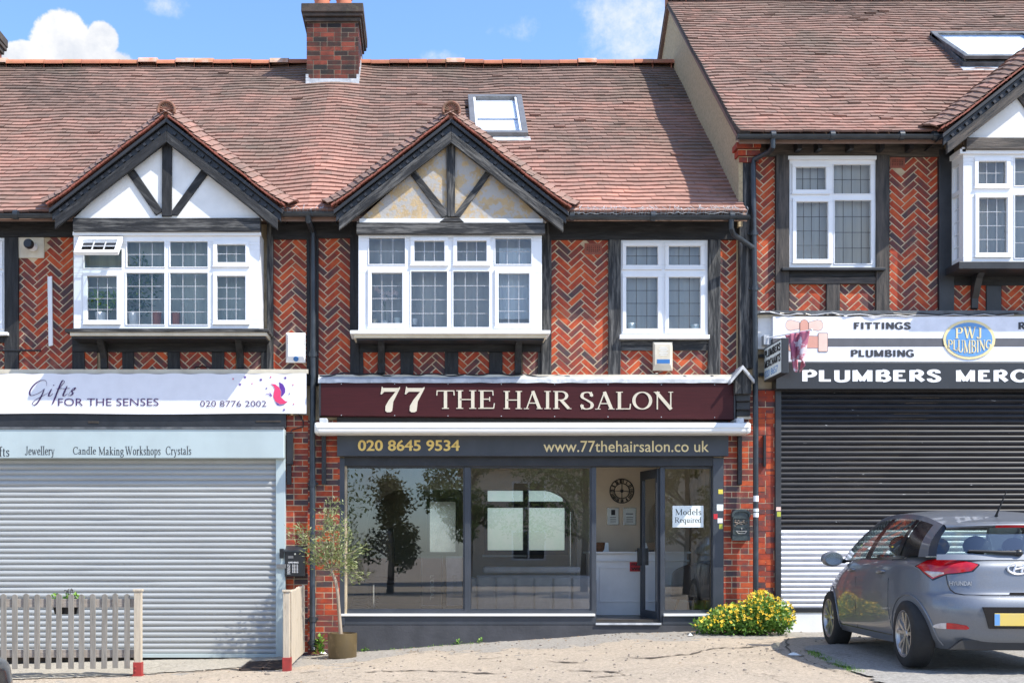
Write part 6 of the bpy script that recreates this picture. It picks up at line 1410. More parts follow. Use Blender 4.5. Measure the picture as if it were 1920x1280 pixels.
# grey sofa seen from behind
so_ = thing('sofa', 'grey upholstered bench sofa with stitched panels behind the middle pane', 'sofa', (X(1000, .9), .9, zf)); x0, x1 = X(893, .6), X(1106, .6)
mb = MB(); mb.box(x0, x1, .55, .80, zf+.08, Z(1078, .6)); mb.build('back', M['sofa'], so_, bevel=.03)
n = 6; w = (x1-x0)/n
for k in range(n): mb = MB(); mb.box(x0+.01+k*w, x0+(k+1)*w-.01, .515, .56, zf+.1, Z(1081, .6)); mb.build('back_panel', M['sofa'], so_, bevel=.02)
mb = MB(); mb.box(x0+.05, x1-.05, .80, 1.35, zf+.08, zf+.46); mb.build('seat', M['sofa'], so_, bevel=.03)
mb = MB(); mb.box(x0+.1, x1-.12, .66, .92, Z(1074, .6), Z(1062, .6)); mb.build('headrest', M['sofa'], so_, bevel=.03)
for a in (x0-.09, x1-.01): mb = MB(); mb.box(a, a+.1, .55, 1.35, zf+.06, Z(1083, .6)); mb.build('arm', M['sofa'], so_, bevel=.03)
def styling_chair(x, y, rz, label):
    t = thing('styling_chair', label, 'chair', (0, 0, 0), 'salon styling chairs', rot=(0, 0, rz)); t.location = (x, y, zf)
    mb = MB(); mb.box(-.26, .26, -.24, .26, .45, .57); mb.build('seat', M['leath'], t, bevel=.04)
    mb = MB(); mb.grid(lambda u, v: ((u-.5)*.50*(1-.25*v*v), .22+.10*v-.05*math.sin(math.pi*u), .52+.72*v), 8, 10); b = mb.build('backrest', M['leath'], t, smooth=60); s = b.modifiers.new('s', 'SOLIDIFY'); s.thickness = .07
    for sx in (-1, 1): mb = MB(); mb.tube([(sx*.28, .22, .56), (sx*.31, .2, .72), (sx*.31, -.15, .74), (sx*.29, -.24, .66)], .022, 8); mb.build('arm', M['leath'], t, smooth=50)
    mb = MB(); mb.tube([(0, 0, .06), (0, 0, .46)], .035, 12); mb.lathe([(.0, .07), (.08, .06), (.27, .02), (.27, .0)], (0, 0, 0), 24); mb.build('pedestal', M['chrome'], t, smooth=40)
    mb = MB()
    for k in range(4): mb.tube([(-.2, -.30-.05*k, .30-.06*k), (.2, -.30-.05*k, .30-.06*k)], .014, 6)
    mb.build('footrest', M['chrome'], t, smooth=50)
styling_chair(X(700, .9), .95, R(200), 'black styling chair with chrome footrest behind the left pane')
def tub_chair():
    t = thing('tub_chair', 'black curved tub armchair with wooden legs behind the right pane', 'chair', (0, 0, 0), rot=(0, 0, R(200))); t.location = (X(1313, .55), .62, zf)
    mb = MB(); mb.box(-.27, .27, -.27, .22, .28, .42); mb.build('seat', M['leath'], t, bevel=.05)
    mb = MB(); mb.grid(lambda u, v: (.33*math.sin(R(-115+230*u)), .30*math.cos(R(-115+230*u))-.02+.04*v, .26+(.34+.20*math.sin(math.pi*u))*v), 24, 6); b = mb.build('backrest', M['leath'], t, smooth=60); s = b.modifiers.new('s', 'SOLIDIFY'); s.thickness = .06
    for sx in (-1, 1):
        for sy in (-1, 1): mb = MB(); mb.tube([(sx*.2, sy*.18, .3), (sx*.27, sy*.25, 0)], [.022, .014], 8); mb.build('leg', M['wood_pale'], t)
M['wood_pale'] = mat('pale_wood', (.42, .27, .15), (.34, .21, .11), scale=5, stretch=(1, 1, .2), rough=.5)
tub_chair()
for a, b, lab in ((790, 829, 'black display trolley with chrome frame left of the mullion'), (836, 868, 'grey display trolley with chrome frame against the mullion')):
    yy = 1.5; t = thing('display_trolley', lab, 'trolley', (X((a+b)/2, yy), yy, zf), 'salon display trolleys'); zt, zb = Z(1042, yy), zf+.12
    mb = MB(); mb.box(X(a+2, yy), X(b-2, yy), yy, yy+.3, zb, zt); mb.build('panel', M['leath' if a < 800 else 'sofa'], t)
    mb = MB()
    for px in (a, b): mb.tube([(X(px, yy), yy-.01, zf+.06), (X(px, yy), yy-.01, zt)], .012, 8)
    mb.tube([(X(a, yy), yy-.01, zb), (X(b, yy), yy-.01, zb)], .010, 8); mb.build('rail', M['chrome'], t)
    for px in (a+1, b-1): mb = MB(); mb.disc((X(px, yy), yy, zf+.04), .04, (1, 0, 0), .03, 12); mb.build('castor', M['leath'], t)
    xx = X((a+b)/2+2, yy); vs, fs = text_mesh("L'ORÉAL", .01); k0, k1 = min(v[0] for v in vs), max(v[0] for v in vs); h1 = max(v[1] for v in vs)
    mb = MB(); mb.add([(xx-.04+.075*(v[1]/h1), yy-.004-(.003 if v[2] > 0 else 0), zt-.28-(.36)*(v[0]-k0)/(k1-k0)) for v in vs], [f[::-1] for f in fs]); mb.build('lettering', M['alu'], t)
mi = thing('styling_mirror', 'tall dark framed styling mirror on the left salon wall behind glass', 'mirror', (X(830, yB-.1), yB-.1, 1.5)); mb = MB(); mb.box(X(800, yB-.1), X(860, yB-.1), yB-.14, yB, 1.0, 2.0); mb.build('frame', M['black'], mi)
mb = MB(); mb.box(X(806, yB-.1), X(854, yB-.1), yB-.146, yB-.139, 1.06, 1.94); mb.build('mirror_glass', M['chrome'], mi)
dl = thing('hood_dryer', 'black hood dryer on a pole at the right of the arch', 'dryer', (X(1072, 2.6), 2.6, zf)); mb = MB(); mb.tube([(X(1070, 2.6), 2.6, zf), (X(1070, 2.6), 2.6, 1.9)], .018, 8); mb.build('pole', M['chrome'], dl); mb = MB(); mb.ball((X(1070, 2.6), 2.5, 1.85), .14, .16, .17, 14); mb.build('hood', M['leath'], dl, smooth=60)
mb = MB(); mb.lathe([(.0, 0), (.28, 0), (.28, .05), (.05, .06), (0, .06)], (X(1070, 2.6), 2.6, zf), 18); mb.build('base', M['leath'], dl)

# pots on the upstairs window boards
def pot_at(px, py, y, h, r, m, label, grp='pots on the window boards', plant=None, lm=None):
    t = thing('plant_pot', label, 'pot', (X(px, y), y, Z(py, y)), grp); mb = MB(); mb.lathe([(0, 0), (r*.75, 0), (r, h), (r*.9, h), (r*.85, h*.85), (0, h*.85)], (X(px, y), y, Z(py, y)), 16); mb.build('bowl', M[m], t, smooth=40); return t
M['leafb'] = leafmat('window_plant_leaf', (.09, .20, .03), (.24, .40, .06), (.45, .60, .12))
def leaf_cloud(mb, c, rx, ry, rz, n, l, w, droop=0., shell=.3, flat_=0.):
    for _ in range(n):
        while True:
            p = Vector((rng.uniform(-1, 1), rng.uniform(-1, 1), rng.uniform(-1, 1)))
            if shell < p.length <= 1: break
        q = Vector((c[0]+p.x*rx, c[1]+p.y*ry, c[2]+p.z*rz)); d = Vector((rng.gauss(0, 1), rng.gauss(0, 1), rng.gauss(0, .8)-droop)).normalized(); s = d.cross(Vector((rng.gauss(0, 1), rng.gauss(0, 1), rng.gauss(0, 1)))).normalized()
        L, W = l*rng.uniform(.6, 1.3), w*rng.uniform(.7, 1.2); n_ = d.cross(s)
        mb.add([q, q+d*L*.45+s*W*.5+n_*W*.1, q+d*L, q+d*L*.45-s*W*.5+n_*W*.1], [(0, 1, 2, 3)], min(1, max(0, .5+.25*p.z+rng.gauss(0, .2))))
yb1 = YB+.075
for px, h, r, m, lab in ((190, .16, .15, 'upvc', 'wide white pot with green plant in the lower left light of the left bay'), (252, .16, .11, 'upvc', 'white patterned pot in the second light of the left bay'), (294, .17, .075, 'pot', 'orange clay pot in the second light of the left bay'), (330, .15, .06, 'pot', 'small clay pot in the third light of the left bay')):
    pot_at(px, 609, yb1+.03, h, min(r, .065) if r < .1 else .085, m, lab)
mb = MB(); leaf_cloud(mb, (X(190, yb1), yb1+.03, Z(565, yb1)), .22, .05, .13, 190, .09, .05); single(mb, 'house_plant', M['leafb'], 'bright green house plant in the white pot in the left bay', 'plant', (X(190), yb1, Z(585)))
mb = MB(); leaf_cloud(mb, (X(262, yb1), yb1+.04, Z(535, yb1)), .25, .05, .42, 240, .08, .035, shell=.1); mb.tube([(X(258, yb1), yb1+.03, Z(600, yb1)), (X(268, yb1), yb1+.03, Z(470, yb1))], .007, 5)
M['leafd'] = leafmat('window_plant_leaf_dark', (.05, .10, .03), (.12, .20, .06), (.24, .33, .11)); single(mb, 'house_plant', M['leafd'], 'tall dark green house plant behind the second light of the left bay', 'plant', (X(262), yb1, Z(600)))
for px, h, r, m, lab in ((703, .07, .04, 'cream', 'small cream pot at the left of the middle bay'), (721, .05, .055, 'upvc', 'low white pot under the orchid in the middle bay'), (745, .09, .05, 'paper', 'pale grey pot right of the orchid in the middle bay'), (777, .08, .045, 'upvc', 'small white pot in the second light of the middle bay')):
    pot_at(px, 609, yb1+.03, h, r, m, lab)
orc = thing('orchid', 'pale pink orchid spray in the left light of the middle bay', 'plant', (X(722), yb1, Z(606))); mb = MB(); mb.tube([(X(722, yb1), yb1+.03, Z(604, yb1)), (X(722, yb1), yb1+.03, Z(560, yb1)), (X(728, yb1), yb1+.03, Z(545, yb1)), (X(744, yb1), yb1+.03, Z(546, yb1))], .004, 5); mb.tube([(X(722, yb1), yb1+.03, Z(575, yb1)), (X(713, yb1), yb1+.03, Z(548, yb1)), (X(705, yb1), yb1+.03, Z(540, yb1))], .004, 5); mb.build('stem', M['leafd'], orc)
mb = MB()
for px, py in ((706, 541), (712, 546), (716, 556), (722, 560), (727, 549), (733, 551), (739, 547), (743, 549), (718, 549)):
    for k in range(5): a = 2*math.pi*k/5; c0 = Vector((X(px, yb1), yb1+.018, Z(py, yb1))); mb.add([c0, c0+Vector((.026*math.cos(a-.5), .0, .026*math.sin(a-.5))), c0+Vector((.036*math.cos(a), -.004, .036*math.sin(a))), c0+Vector((.026*math.cos(a+.5), .0, .026*math.sin(a+.5)))], [(0, 1, 2, 3)])
M['petal'] = mat('pale_petal', (.75, .62, .58), (.7, .5, .45), rough=.7); mb.build('blossom', M['petal'], orc)
pot_at(1184, 620, .06, .10, .06, 'paper', 'pale upright pot in the left half of the single window'); pot_at(1303, 620, .06, .08, .06, 'paper', 'low white bowl in the right half of the single window')

# ---------------------------------------------------------------- the parked car (x right, y forward, z up)
M['paint'] = mat('blue_grey_metallic_paint', (.16, .175, .20), (.175, .19, .215), scale=90, rough=.38, metal=.45, coat=.6, spec=.5)
M['tyre'] = mat('tyre_rubber', (.018, .018, .018), (.028, .027, .026), rough=.85, bump=.2)
M['alloy'] = mat('alloy_wheel', (.50, .47, .44), (.44, .42, .40), rough=.3, metal=.75); M['alloydk'] = mat('dark_wheel_well', (.03, .028, .026), rough=.6)
M['gloss'] = mat('gloss_black_trim', (.010, .010, .012), rough=.16, spec=.5); M['lamp_red'] = mat('red_lamp_lens', (.50, .006, .012), (.33, .004, .010), scale=12, rough=.12, coat=.6); M['lamp_clear'] = mat('clear_lamp_lens', (.62, .58, .56), (.45, .42, .42), scale=25, rough=.12, coat=.6)
M['plate'] = mat('yellow_plate', (.70, .52, .12), (.66, .50, .16), rough=.45); M['seat'] = mat('car_seat_cloth', (.05, .055, .06), rough=.9); M['silv'] = mat('silver_badge', (.80, .80, .81), rough=.3, metal=.35)
LEV = [(.20, .800, -1.86, 1.88), (.30, .842, -1.965, 1.97), (.44, .860, -2.010, 2.01), (.57, .866, -2.020, 2.00), (.665, .866, -1.985, 1.97), (.71, .864, -1.935, 1.90), (.82, .855, -1.905, 1.62), (.92, .835, -1.875, 1.25), (1.00, .792, -1.80, .98)]
def lev(t):
    t = min(max(t, 0), len(LEV)-1-1e-6); i = int(t); u = t-i; P = [LEV[max(0, i-1)], LEV[i], LEV[i+1], LEV[min(len(LEV)-1, i+2)]]
    return [.5*(2*P[1][j]+(P[2][j]-P[0][j])*u+(2*P[0][j]-5*P[1][j]+4*P[2][j]-P[3][j])*u*u+(3*P[1][j]-P[0][j]-3*P[2][j]+P[3][j])*u**3) for j in range(4)]
def cpt(t, th):                                            # th 0 = rear middle, 90 = left side, 180 = front, 270 = right
    z, w, yr, yf = lev(t); a = R(th); s, c = math.sin(a), math.cos(a)
    n = 4.2 if c > 0 else 3.2; e = 2/n
    x = -w*math.copysign(abs(s)**e, s); y = (yr if c > 0 else -yf)*abs(c)**e*(1 if c > 0 else -1)
    y = yr*abs(c)**e if c > 0 else yf*abs(c)**e
    tl = min(1, max(0, (t-5)/2)); z2 = z+tl*.030*(-y)/1.8
    # a waist crease and a slight tumble of the lower doors
    return Vector((x, y, z2))
def ct(th, z):
    lo, hi = 0, len(LEV)-1
    for _ in range(40):
        m = (lo+hi)/2
        if cpt(m, th).z < z: lo = m
        else: hi = m
    return (lo+hi)/2
def cth(y, t, left=True):                                  # angle on the side at a given y
    lo, hi = 0., 180.
    for _ in range(40):
        m = (lo+hi)/2
        if cpt(t, m).y < y: lo = m
        else: hi = m
    return (lo+hi)/2
def on_body(th, z, off=.004):
    t = ct(th, z); p = cpt(t, th); a = cpt(t, th+.5)-cpt(t, th-.5); b = cpt(min(t+.05, 7.99), th)-cpt(max(t-.05, 0), th); n = a.cross(b).normalized()
    if n.dot(Vector((p.x, p.y*.6, 0))) < 0: n = -n
    return p+n*off
def side_pt(y, z, off=.004):
    lo, hi = 0., 180.
    for _ in range(40):
        m = (lo+hi)/2
        if on_body(m, z, 0).y < y: lo = m
        else: hi = m
    return on_body((lo+hi)/2, z, off)
def boolean_cut(obj, cutters):
    for c in cutters:
        md = obj.modifiers.new('b', 'BOOLEAN'); md.operation = 'DIFFERENCE'; md.object = c; md.solver = 'EXACT'
    dg = bpy.context.evaluated_depsgraph_get(); dg.update(); me = bpy.data.meshes.new_from_object(obj.evaluated_get(dg)); obj.modifiers.clear(); obj.data = me
    for c in cutters: bpy.data.objects.remove(c)
def make_car(paint, label, loc, rot, detail=True):
    car = thing('parked_car', label, 'car', (0, 0, 0), rot=(0, 0, rot)); car.location = loc
    NT, NL = 120, 56; mb = MB(); vs = [cpt(8*j/NL, 360*i/NT) for j in range(NL+1) for i in range(NT)]
    fs = [(j*NT+i, (j+1)*NT+i, (j+1)*NT+(i+1) % NT, j*NT+(i+1) % NT) for j in range(NL) for i in range(NT)]+[tuple(range(NT)), tuple(NL*NT+i for i in range(NT-1, -1, -1))]
    mb.add(vs, fs); body = mb.build('body', [M[paint], M['alloydk']], car)
    bm = bmesh.new(); bm.from_mesh(body.data); bmesh.ops.recalc_face_normals(bm, faces=bm.faces[:]); bm.to_mesh(body.data); bm.free()
    WY = (-1.41, 1.185); RW = .312; cut = []
    for s in (-1, 1):
        for wy in WY:
            c = MB(); c.disc((s*.79, wy, RW+.01), .352, (1, 0, 0), .50, 40, m=1); c.m = [1]*len(c.f); co = c.build('cutter', [M[paint], M['alloydk']], None); 
            bm = bmesh.new(); bm.from_mesh(co.data); bmesh.ops.recalc_face_normals(bm, faces=bm.faces[:]); bm.to_mesh(co.data); bm.free(); cut.append(co)
    boolean_cut(body, cut); body.data.shade_smooth(); body.data.set_sharp_from_angle(angle=R(42))
    # wheel arch lips
    for s in (-1, 1):
        for wy in WY:
            mb = MB(); pts = []
            for k in range(25):
                a = R(-14+208*k/24); yy, zz = wy+.356*math.cos(a), RW+.01+.356*math.sin(a)
                if zz > .215: q = side_pt(yy, zz, .001); pts.append(Vector((q.x*-s if s > 0 else q.x, q.y, q.z)))
            mb.tube(pts, .010, 6); mb.build('arch_lip', M[paint], car, smooth=60)
    BELT = [(.745, 1.02, .950), (.785, .50, .965), (.798, -.30, .988), (.790, -1.10, 1.012), (.735, -1.74, 1.030)]
    RAIL = [(.560, .24, 1.395), (.588, -.12, 1.432), (.592, -.60, 1.445), (.578, -1.15, 1.412), (.560, -1.63, 1.322)]
    def cr(P, u):
        u = min(max(u, 0), 1)*(len(P)-1); i = min(int(u), len(P)-2); f = u-i; q = [P[max(0, i-1)], P[i], P[i+1], P[min(len(P)-1, i+2)]]
        return Vector([.5*(2*q[1][j]+(q[2][j]-q[0][j])*f+(2*q[0][j]-5*q[1][j]+4*q[2][j]-q[3][j])*f*f+(3*q[1][j]-q[0][j]-3*q[2][j]+q[3][j])*f**3) for j in range(3)])
    def G(u, v, s, off=0.):
        b, r = cr(BELT, u), cr(RAIL, u); p = b.lerp(r, v); p.x += .045*math.sin(math.pi*v)*.8+off; return Vector((s*p.x, p.y, p.z))
    def Wd(u): return .735
    for s in (-1, 1):
        def seg(nm, m, u0, u1, v0, v1, off=0., nu=14, nv=6, par=car, tw=0.):
            mb = MB(); mb.grid(lambda a, b: G(u0+(u1-u0)*a+tw*b*(0), v0+(v1-v0)*b, s, off), nu, nv, flip=(s > 0)); return mb.build(nm, M[m], par, smooth=60)
        seg('roof_rail', paint, 0, 1, .90, 1.0); seg('waist_trim', 'gloss', .03, .80, -.02, .05, .003)
        seg('pillar', paint, 0, .055, 0, .9); seg('pillar', 'gloss', .415, .475, .05, .9, .001); seg('pillar', 'gloss', .715, .755, .05, .9); seg('pillar', paint, .90, 1.0, 0, .9)
        w1 = seg('side_window', 'glasscar', .055, .415, .05, .9); w2 = seg('side_window', 'glasscar', .475, .715, .05, .9); seg('quarter_window', 'gloss', .765, .90, .03, .9)
    def front(u, v, s=1): a, b = G(0, v, -1), G(0, v, 1); p = a.lerp(b, u); p.y += .20*(1-(2*u-1)**2); return p
    mb = MB(); mb.grid(lambda u, v: front(u, v), 14, 6); mb.build('windscreen', M['glasscar'], car, smooth=60)
    def rear(u, v, off=0.): a, b = G(1, v, -1), G(1, v, 1); p = a.lerp(b, u); p.y -= (.085-.03*v)*(1-(2*u-1)**4)+off; return p
    mb = MB(); mb.grid(lambda u, v: rear(.045+.91*u, .06+.84*v), 18, 8, flip=True); rw = mb.build('rear_window', M['glasscar'], car, smooth=60)
    for a, b, c, d in ((0, .045, 0, 1), (.955, 1, 0, 1)): mb = MB(); mb.grid(lambda u, v: rear(a+(b-a)*u, c+(d-c)*v, .001), 3, 8, flip=True); mb.build('tailgate_pillar', M['gloss'], car, smooth=60)
    mb = MB(); mb.grid(lambda u, v: rear(.045+.91*u, -.10+.17*v, .002), 18, 3, flip=True); mb.build('tailgate_edge', M[paint], car, smooth=60)
    # roof skin and the little spoiler over the rear window
    def roof(u, v):
        p = G(v, 1, -1).lerp(G(v, 1, 1), u); k = 1-(2*u-1)**2; p.z += .042*k*(.55+.45*math.sin(math.pi*min(1, v*1.1))); p.y += (.20*(1-v)**6-.055*v**8)*k; return p
    mb = MB(); mb.grid(lambda u, v: roof(u, v), 20, 24); mb.build('roof', M[paint], car, smooth=60)
    def spo(u, v):
        b = roof(u, 1.0); prof = [(0, .002), (.05, -.004), (.105, -.022), (.110, -.032), (.09, -.042), (.0, -.055)][int(round(v*5))]; k = 1-.5*abs(2*u-1)**6; return Vector((b.x*(1-.02*v), b.y-prof[0]*k, b.z+prof[1]))
    mb = MB(); mb.grid(lambda u, v: spo(u, v), 24, 5); sp = mb.build('spoiler', M[paint], car, smooth=40)
    mb = MB(); mb.grid(lambda u, v: (lambda p: (p.x, p.y-.1135+.018*v, p.z-.034-.022*v))(roof(.36+.28*u, 1.0)), 8, 2, flip=True); mb.build('brake_light', M['lamp_red'], sp)
    # wheels
    tp = [(.205, -.095), (.235, -.102), (.285, -.100), (.306, -.085), (.312, -.05), (.312, .05), (.306, .085), (.285, .100), (.235, .102), (.205, .095)]
    def lathe_x(mb, prof, n=40, m=0):
        vs = [(x, r*math.cos(2*math.pi*k/n), r*math.sin(2*math.pi*k/n)) for r, x in prof for k in range(n)]
        mb.add(vs, [(i*n+k, (i+1)*n+k, (i+1)*n+(k+1) % n, i*n+(k+1) % n) for i in range(len(prof)-1) for k in range(n)], .5, m)
    tm = MB(); lathe_x(tm, tp)
    for gx in (-.045, -.015, .015, .045): lathe_x(tm, [(.3125, gx-.004), (.3125, gx+.004)])
    rm = MB(); lathe_x(rm, [(.225, -.096), (.212, -.100), (.200, -.088), (.192, -.060), (.190, .05)]); 
    hub = MB(); lathe_x(hub, [(.0, -.082), (.030, -.082), (.034, -.072), (.05, -.068)]); 
    dk = MB(); lathe_x(dk, [(.0, -.030), (.195, -.030)])
    sp_ = MB()
    for k in range(5):
        for sg in (-1, 1):
            a = 2*math.pi*k/5+R(90)+sg*R(4); b = 2*math.pi*k/5+R(90)+sg*R(15); d0 = Vector((0, math.cos(a), math.sin(a))); d1 = Vector((0, math.cos(b), math.sin(b))); t0 = Vector((0, -math.sin(a), math.cos(a))); t1 = Vector((0, -math.sin(b), math.cos(b)))
            q = []
            for dd, r_, tt, wd, x in ((d0, .035, t0, .011, -.074), (d1, .205, t1, .019, -.090)): q += [dd*r_-tt*wd+Vector((x, 0, 0)), dd*r_+tt*wd+Vector((x, 0, 0)), dd*r_+tt*wd+Vector((x+.03, 0, 0)), dd*r_-tt*wd+Vector((x+.03, 0, 0))]
            sp_.add(q, [(0, 1, 5, 4), (1, 2, 6, 5), (2, 3, 7, 6), (3, 0, 4, 7)])
    for s in (-1, 1):
        for wy in WY:
            ty = MB(); ty.v = [((x if s < 0 else -x), y, z) for x, y, z in tm.v]; ty.f = tm.f; ty.c = tm.c; ty.m = tm.m; ty.v = [(x+s*(.752), y+wy, z+RW) for x, y, z in ty.v]; tyre = ty.build('wheel', M['tyre'], car, smooth=45)
            for src, nm, mm in ((rm, 'rim', 'alloy'), (hub, 'hub_cap', 'alloy'), (dk, 'brake_disc', 'alloydk'), (sp_, 'spoke', 'alloy')):
                k = MB(); k.v = [((x if s < 0 else -x)+s*(.752), y+wy, z+RW) for x, y, z in src.v]; k.f = src.f; k.c = src.c; k.m = src.m; k.build(nm, M[mm], tyre, smooth=40)
    # lamps laid on the body
    def patch(nm, m, cols, off=.006, mirror=True, par=car, nv=6, sub=3):
        out = []
        for s in ((-1, 1) if mirror else (-1,)):
            mb = MB(); C = []
            for (a, b) in zip(cols, cols[1:]):
                for k in range(sub): f = k/sub; C.append([a[j]+(b[j]-a[j])*f for j in range(3)])
            C.append(list(cols[-1])); vs = []
            for th, zt, zb in C:
                for j in range(nv+1): p = on_body(th, zb+(zt-zb)*j/nv, off*(.4+.6*math.sin(math.pi*min(.9, max(.1, j/nv))))); vs.append((p.x if s < 0 else -p.x, p.y, p.z))
            n = len(C); fs = [(i*(nv+1)+j, (i+1)*(nv+1)+j, (i+1)*(nv+1)+j+1, i*(nv+1)+j+1) for i in range(n-1) for j in range(nv)]
            if s < 0: fs = [f[::-1] for f in fs]
            mb.add(vs, fs); out.append(mb.build(nm, M[m], par, smooth=70))
        return out
    patch('tail_light', 'gloss', [(8.0, .962, .952), (11, .978, .896), (20, 1.002, .876), (27, 1.008, .868), (33, 1.010, .838), (38, 1.008, .812), (44, .998, .862), (50, .965, .918), (54, .942, .938)], .004)
    tl = patch('tail_light', 'lamp_red', [(8.8, .958, .950), (12, .974, .902), (20, .996, .884), (27, 1.002, .876), (33, 1.004, .850), (38, 1.0, .826), (44, .988, .872), (49, .960, .918), (52, .942, .936)], .013)
    patch('reversing_lens', 'lamp_clear', [(29, .884, .874), (33, .894, .862), (37, .902, .840), (41, .900, .866), (44, .896, .888)], .017)
    patch('rear_reflector', 'lamp_red', [(15.5, .405, .395), (17, .425, .388), (24, .440, .388), (30, .442, .388)], .006); patch('fog_lamp', 'lamp_clear', [(30.2, .442, .388), (34, .438, .388), (38, .425, .390), (41, .405, .395)], .006)
    def seam(pts, r=.0055, mirror=True, m='gloss', nm='panel_gap'):
        for s in ((-1, 1) if mirror else (-1,)): mb = MB(); mb.tube([Vector((p.x if s < 0 else -p.x, p.y, p.z)) for p in pts], r, 5); mb.build(nm, M[m], car)
    seam([on_body(th, z, .0) for th, z in ((30.5, 1.02), (29.5, .98), (28.6, .92), (27.5, .84), (26.5, .78), (25, .735), (22, .705), (17, .692), (8, .690), (0, .690))])
    seam([side_pt(-.93, 1.0, 0), side_pt(-.97, .80, 0), side_pt(-.98, .55, 0), side_pt(-1.02, .40, 0), side_pt(-1.04, .30, 0)]); seam([side_pt(.10, 1.0, 0), side_pt(.08, .8, 0), side_pt(.08, .5, 0), side_pt(.08, .28, 0)]); seam([side_pt(.92, .93, 0), side_pt(.90, .75, 0), side_pt(.84, .5, 0), side_pt(.80, .28, 0)]); seam([side_pt(-1.0+.15*k, .275, 0) for k in range(13)])
    for s in (-1, 1):
        for yy in (-.80, .20):
            p = side_pt(yy-.04, .88, .022); q = side_pt(yy+.12, .87, .022); mb = MB(); mb.tube([Vector((v.x if s < 0 else -v.x, v.y, v.z)) for v in (side_pt(yy-.05, .88, .0), p, q, side_pt(yy+.14, .87, .0))], [.008, .015, .015, .008], 8); mb.build('door_handle', M[paint], car, smooth=50)
        mb = MB(); c = Vector((s*.93, .74, .99)); mb.ball(c, .125, .08, .085, 14); mo = mb.build('door_mirror', M[paint], car, smooth=60); mb = MB(); mb.tube([Vector((s*.77, .80, .965)), Vector((s*.86, .77, .965))], .025, 8); mb.build('mirror_arm', M['gloss'], mo)
        mb = MB(); mb.disc(c+Vector((0, -.074, 0)), .082, (0, 1, 0), .015, 20); mb.v = [(c.x+(x-c.x)*1.15, y, c.z+(z-c.z)*.85) for x, y, z in mb.v]; mb.build('mirror_glass', M['chrome'], mo)
    # plate, recess, badge, wiper, aerial, seats
    memo = {}
    def ry(x, z):
        k = (round(x/.03), round(z/.02))
        if k not in memo: memo[k] = min((on_body(th, k[1]*.02, 0) for th in [q*.6 for q in range(0, 66)]), key=lambda p: abs(p.x-k[0]*.03))
        return memo[k]
    yv = ry(0, .5).y
    mb = MB(); mb.prism([(-.30, .40), (.30, .40), (.36, .59), (-.36, .59)], yv-.004, yv+.03); mb.build('plate_recess', M['gloss'], car, bevel=.004)
    mb = MB(); mb.box(-.26, .26, yv-.010, yv-.002, .425, .535); pl = mb.build('number_plate', M['plate'], car, bevel=.003); mb = MB(); mb.box(-.26, -.215, yv-.0115, yv-.009, .43, .53); mb.build('plate_band', M['blue'], pl)
    mb = MB(); mb.prism([(-.62, .205), (.62, .205), (.50, .300), (-.50, .300)], ry(0, .26).y-.012, ry(0, .26).y+.05); mb.build('diffuser', M['alloydk'], car, bevel=.008)
    mb = MB(); mb.prism([(-.10, .690), (.10, .690), (.09, .715), (-.09, .715)], ry(0, .70).y-.006, ry(0, .70).y+.03); mb.build('tailgate_handle', M['gloss'], car)
    yb = ry(0, .93).y-.010; mb = MB(); n = 26; mb.tube([(.095*math.cos(2*math.pi*k/n), yb-.002, .925+.050*math.sin(2*math.pi*k/n)) for k in range(n+1)], .0095, 6, cap=False)
    mb.tube([(-.045, yb, .892), (-.022, yb, .958)], .010, 6); mb.tube([(.022, yb, .892), (.045, yb, .958)], .010, 6); mb.tube([(-.036, yb-.002, .918), (.036, yb-.002, .932)], .009, 6); mb.build('badge', M['silv'], car, smooth=50)
    vs, fs = text_mesh('HYUNDAI', .02); a0, a1 = min(v[0] for v in vs), max(v[0] for v in vs); b1 = max(v[1] for v in vs); th_pts = None
    e0, e1 = ry(-.58, .79).y, ry(-.41, .79).y
    mb = MB(); out = []
    for v in vs: f = (v[0]-a0)/(a1-a0); x = -.58+.17*f; z = .775+.036*v[1]/b1; out.append((x, e0+(e1-e0)*f-.012-.006*f*(1-f)-(.004 if v[2] > 0 else 0)+(z-.793)*.08, z))
    mb.add(out, fs); mb.build('lettering', M['silv'], car)
    w0 = rear(.52, .12, .02); w1 = rear(.22, .18, .018); mb = MB(); mb.tube([w0, rear(.42, .13, .026), w1], [.022, .016, .009], 8); mb.ball(w0, .045, .03, .03, 10); mb.build('rear_wiper', M['blackpl'], car, smooth=50)
    rp = roof(.5, .86); mb = MB(); mb.tube([rp, rp+Vector((0, -.02, .03)), rp+Vector((.03, -.17, .24))], [.018, .010, .004], 8); mb.build('aerial', M['blackpl'], car)
    for x in (-.38, .38):
        mb = MB(); mb.ball((x, .08, 1.13), .14, .06, .11, 12); mb.box(x-.24, x+.24, .05, .17, .5, 1.04); mb.build('front_seat', M['seat'], car, bevel=.03, smooth=60)
    mb = MB(); mb.box(-.62, .62, -.98, -.84, .5, 1.02)
    for x in (-.36, .36): mb.ball((x, -.92, 1.12), .12, .06, .09, 12)
    mb.build('rear_seat', M['seat'], car, bevel=.03, smooth=60)
    mb = MB(); mb.box(-.62, .62, .78, 1.0, .8, .98); mb.build('dashboard', M['seat'], car, bevel=.04); mb = MB(); mb.box(-.7, .7, -1.7, .9, .30, .5); mb.build('cabin_floor', M['seat'], car)
    return car
CAR = make_car('paint', 'blue grey hatchback parked outside the plumbers shop, seen from behind', (5.575, -3.06, -.035), R(-3.8)); CAR.scale = (1.03, 1.03, 1.04)
M['paintbk'] = mat('black_car_paint', (.012, .012, .014), (.016, .016, .018), rough=.22, coat=1., spec=.5)
make_car('paintbk', 'black car parked along the kerb with only its front corner showing at lower left', (-5.49, -6.2, g(-5.4, -6.2)), R(-90))

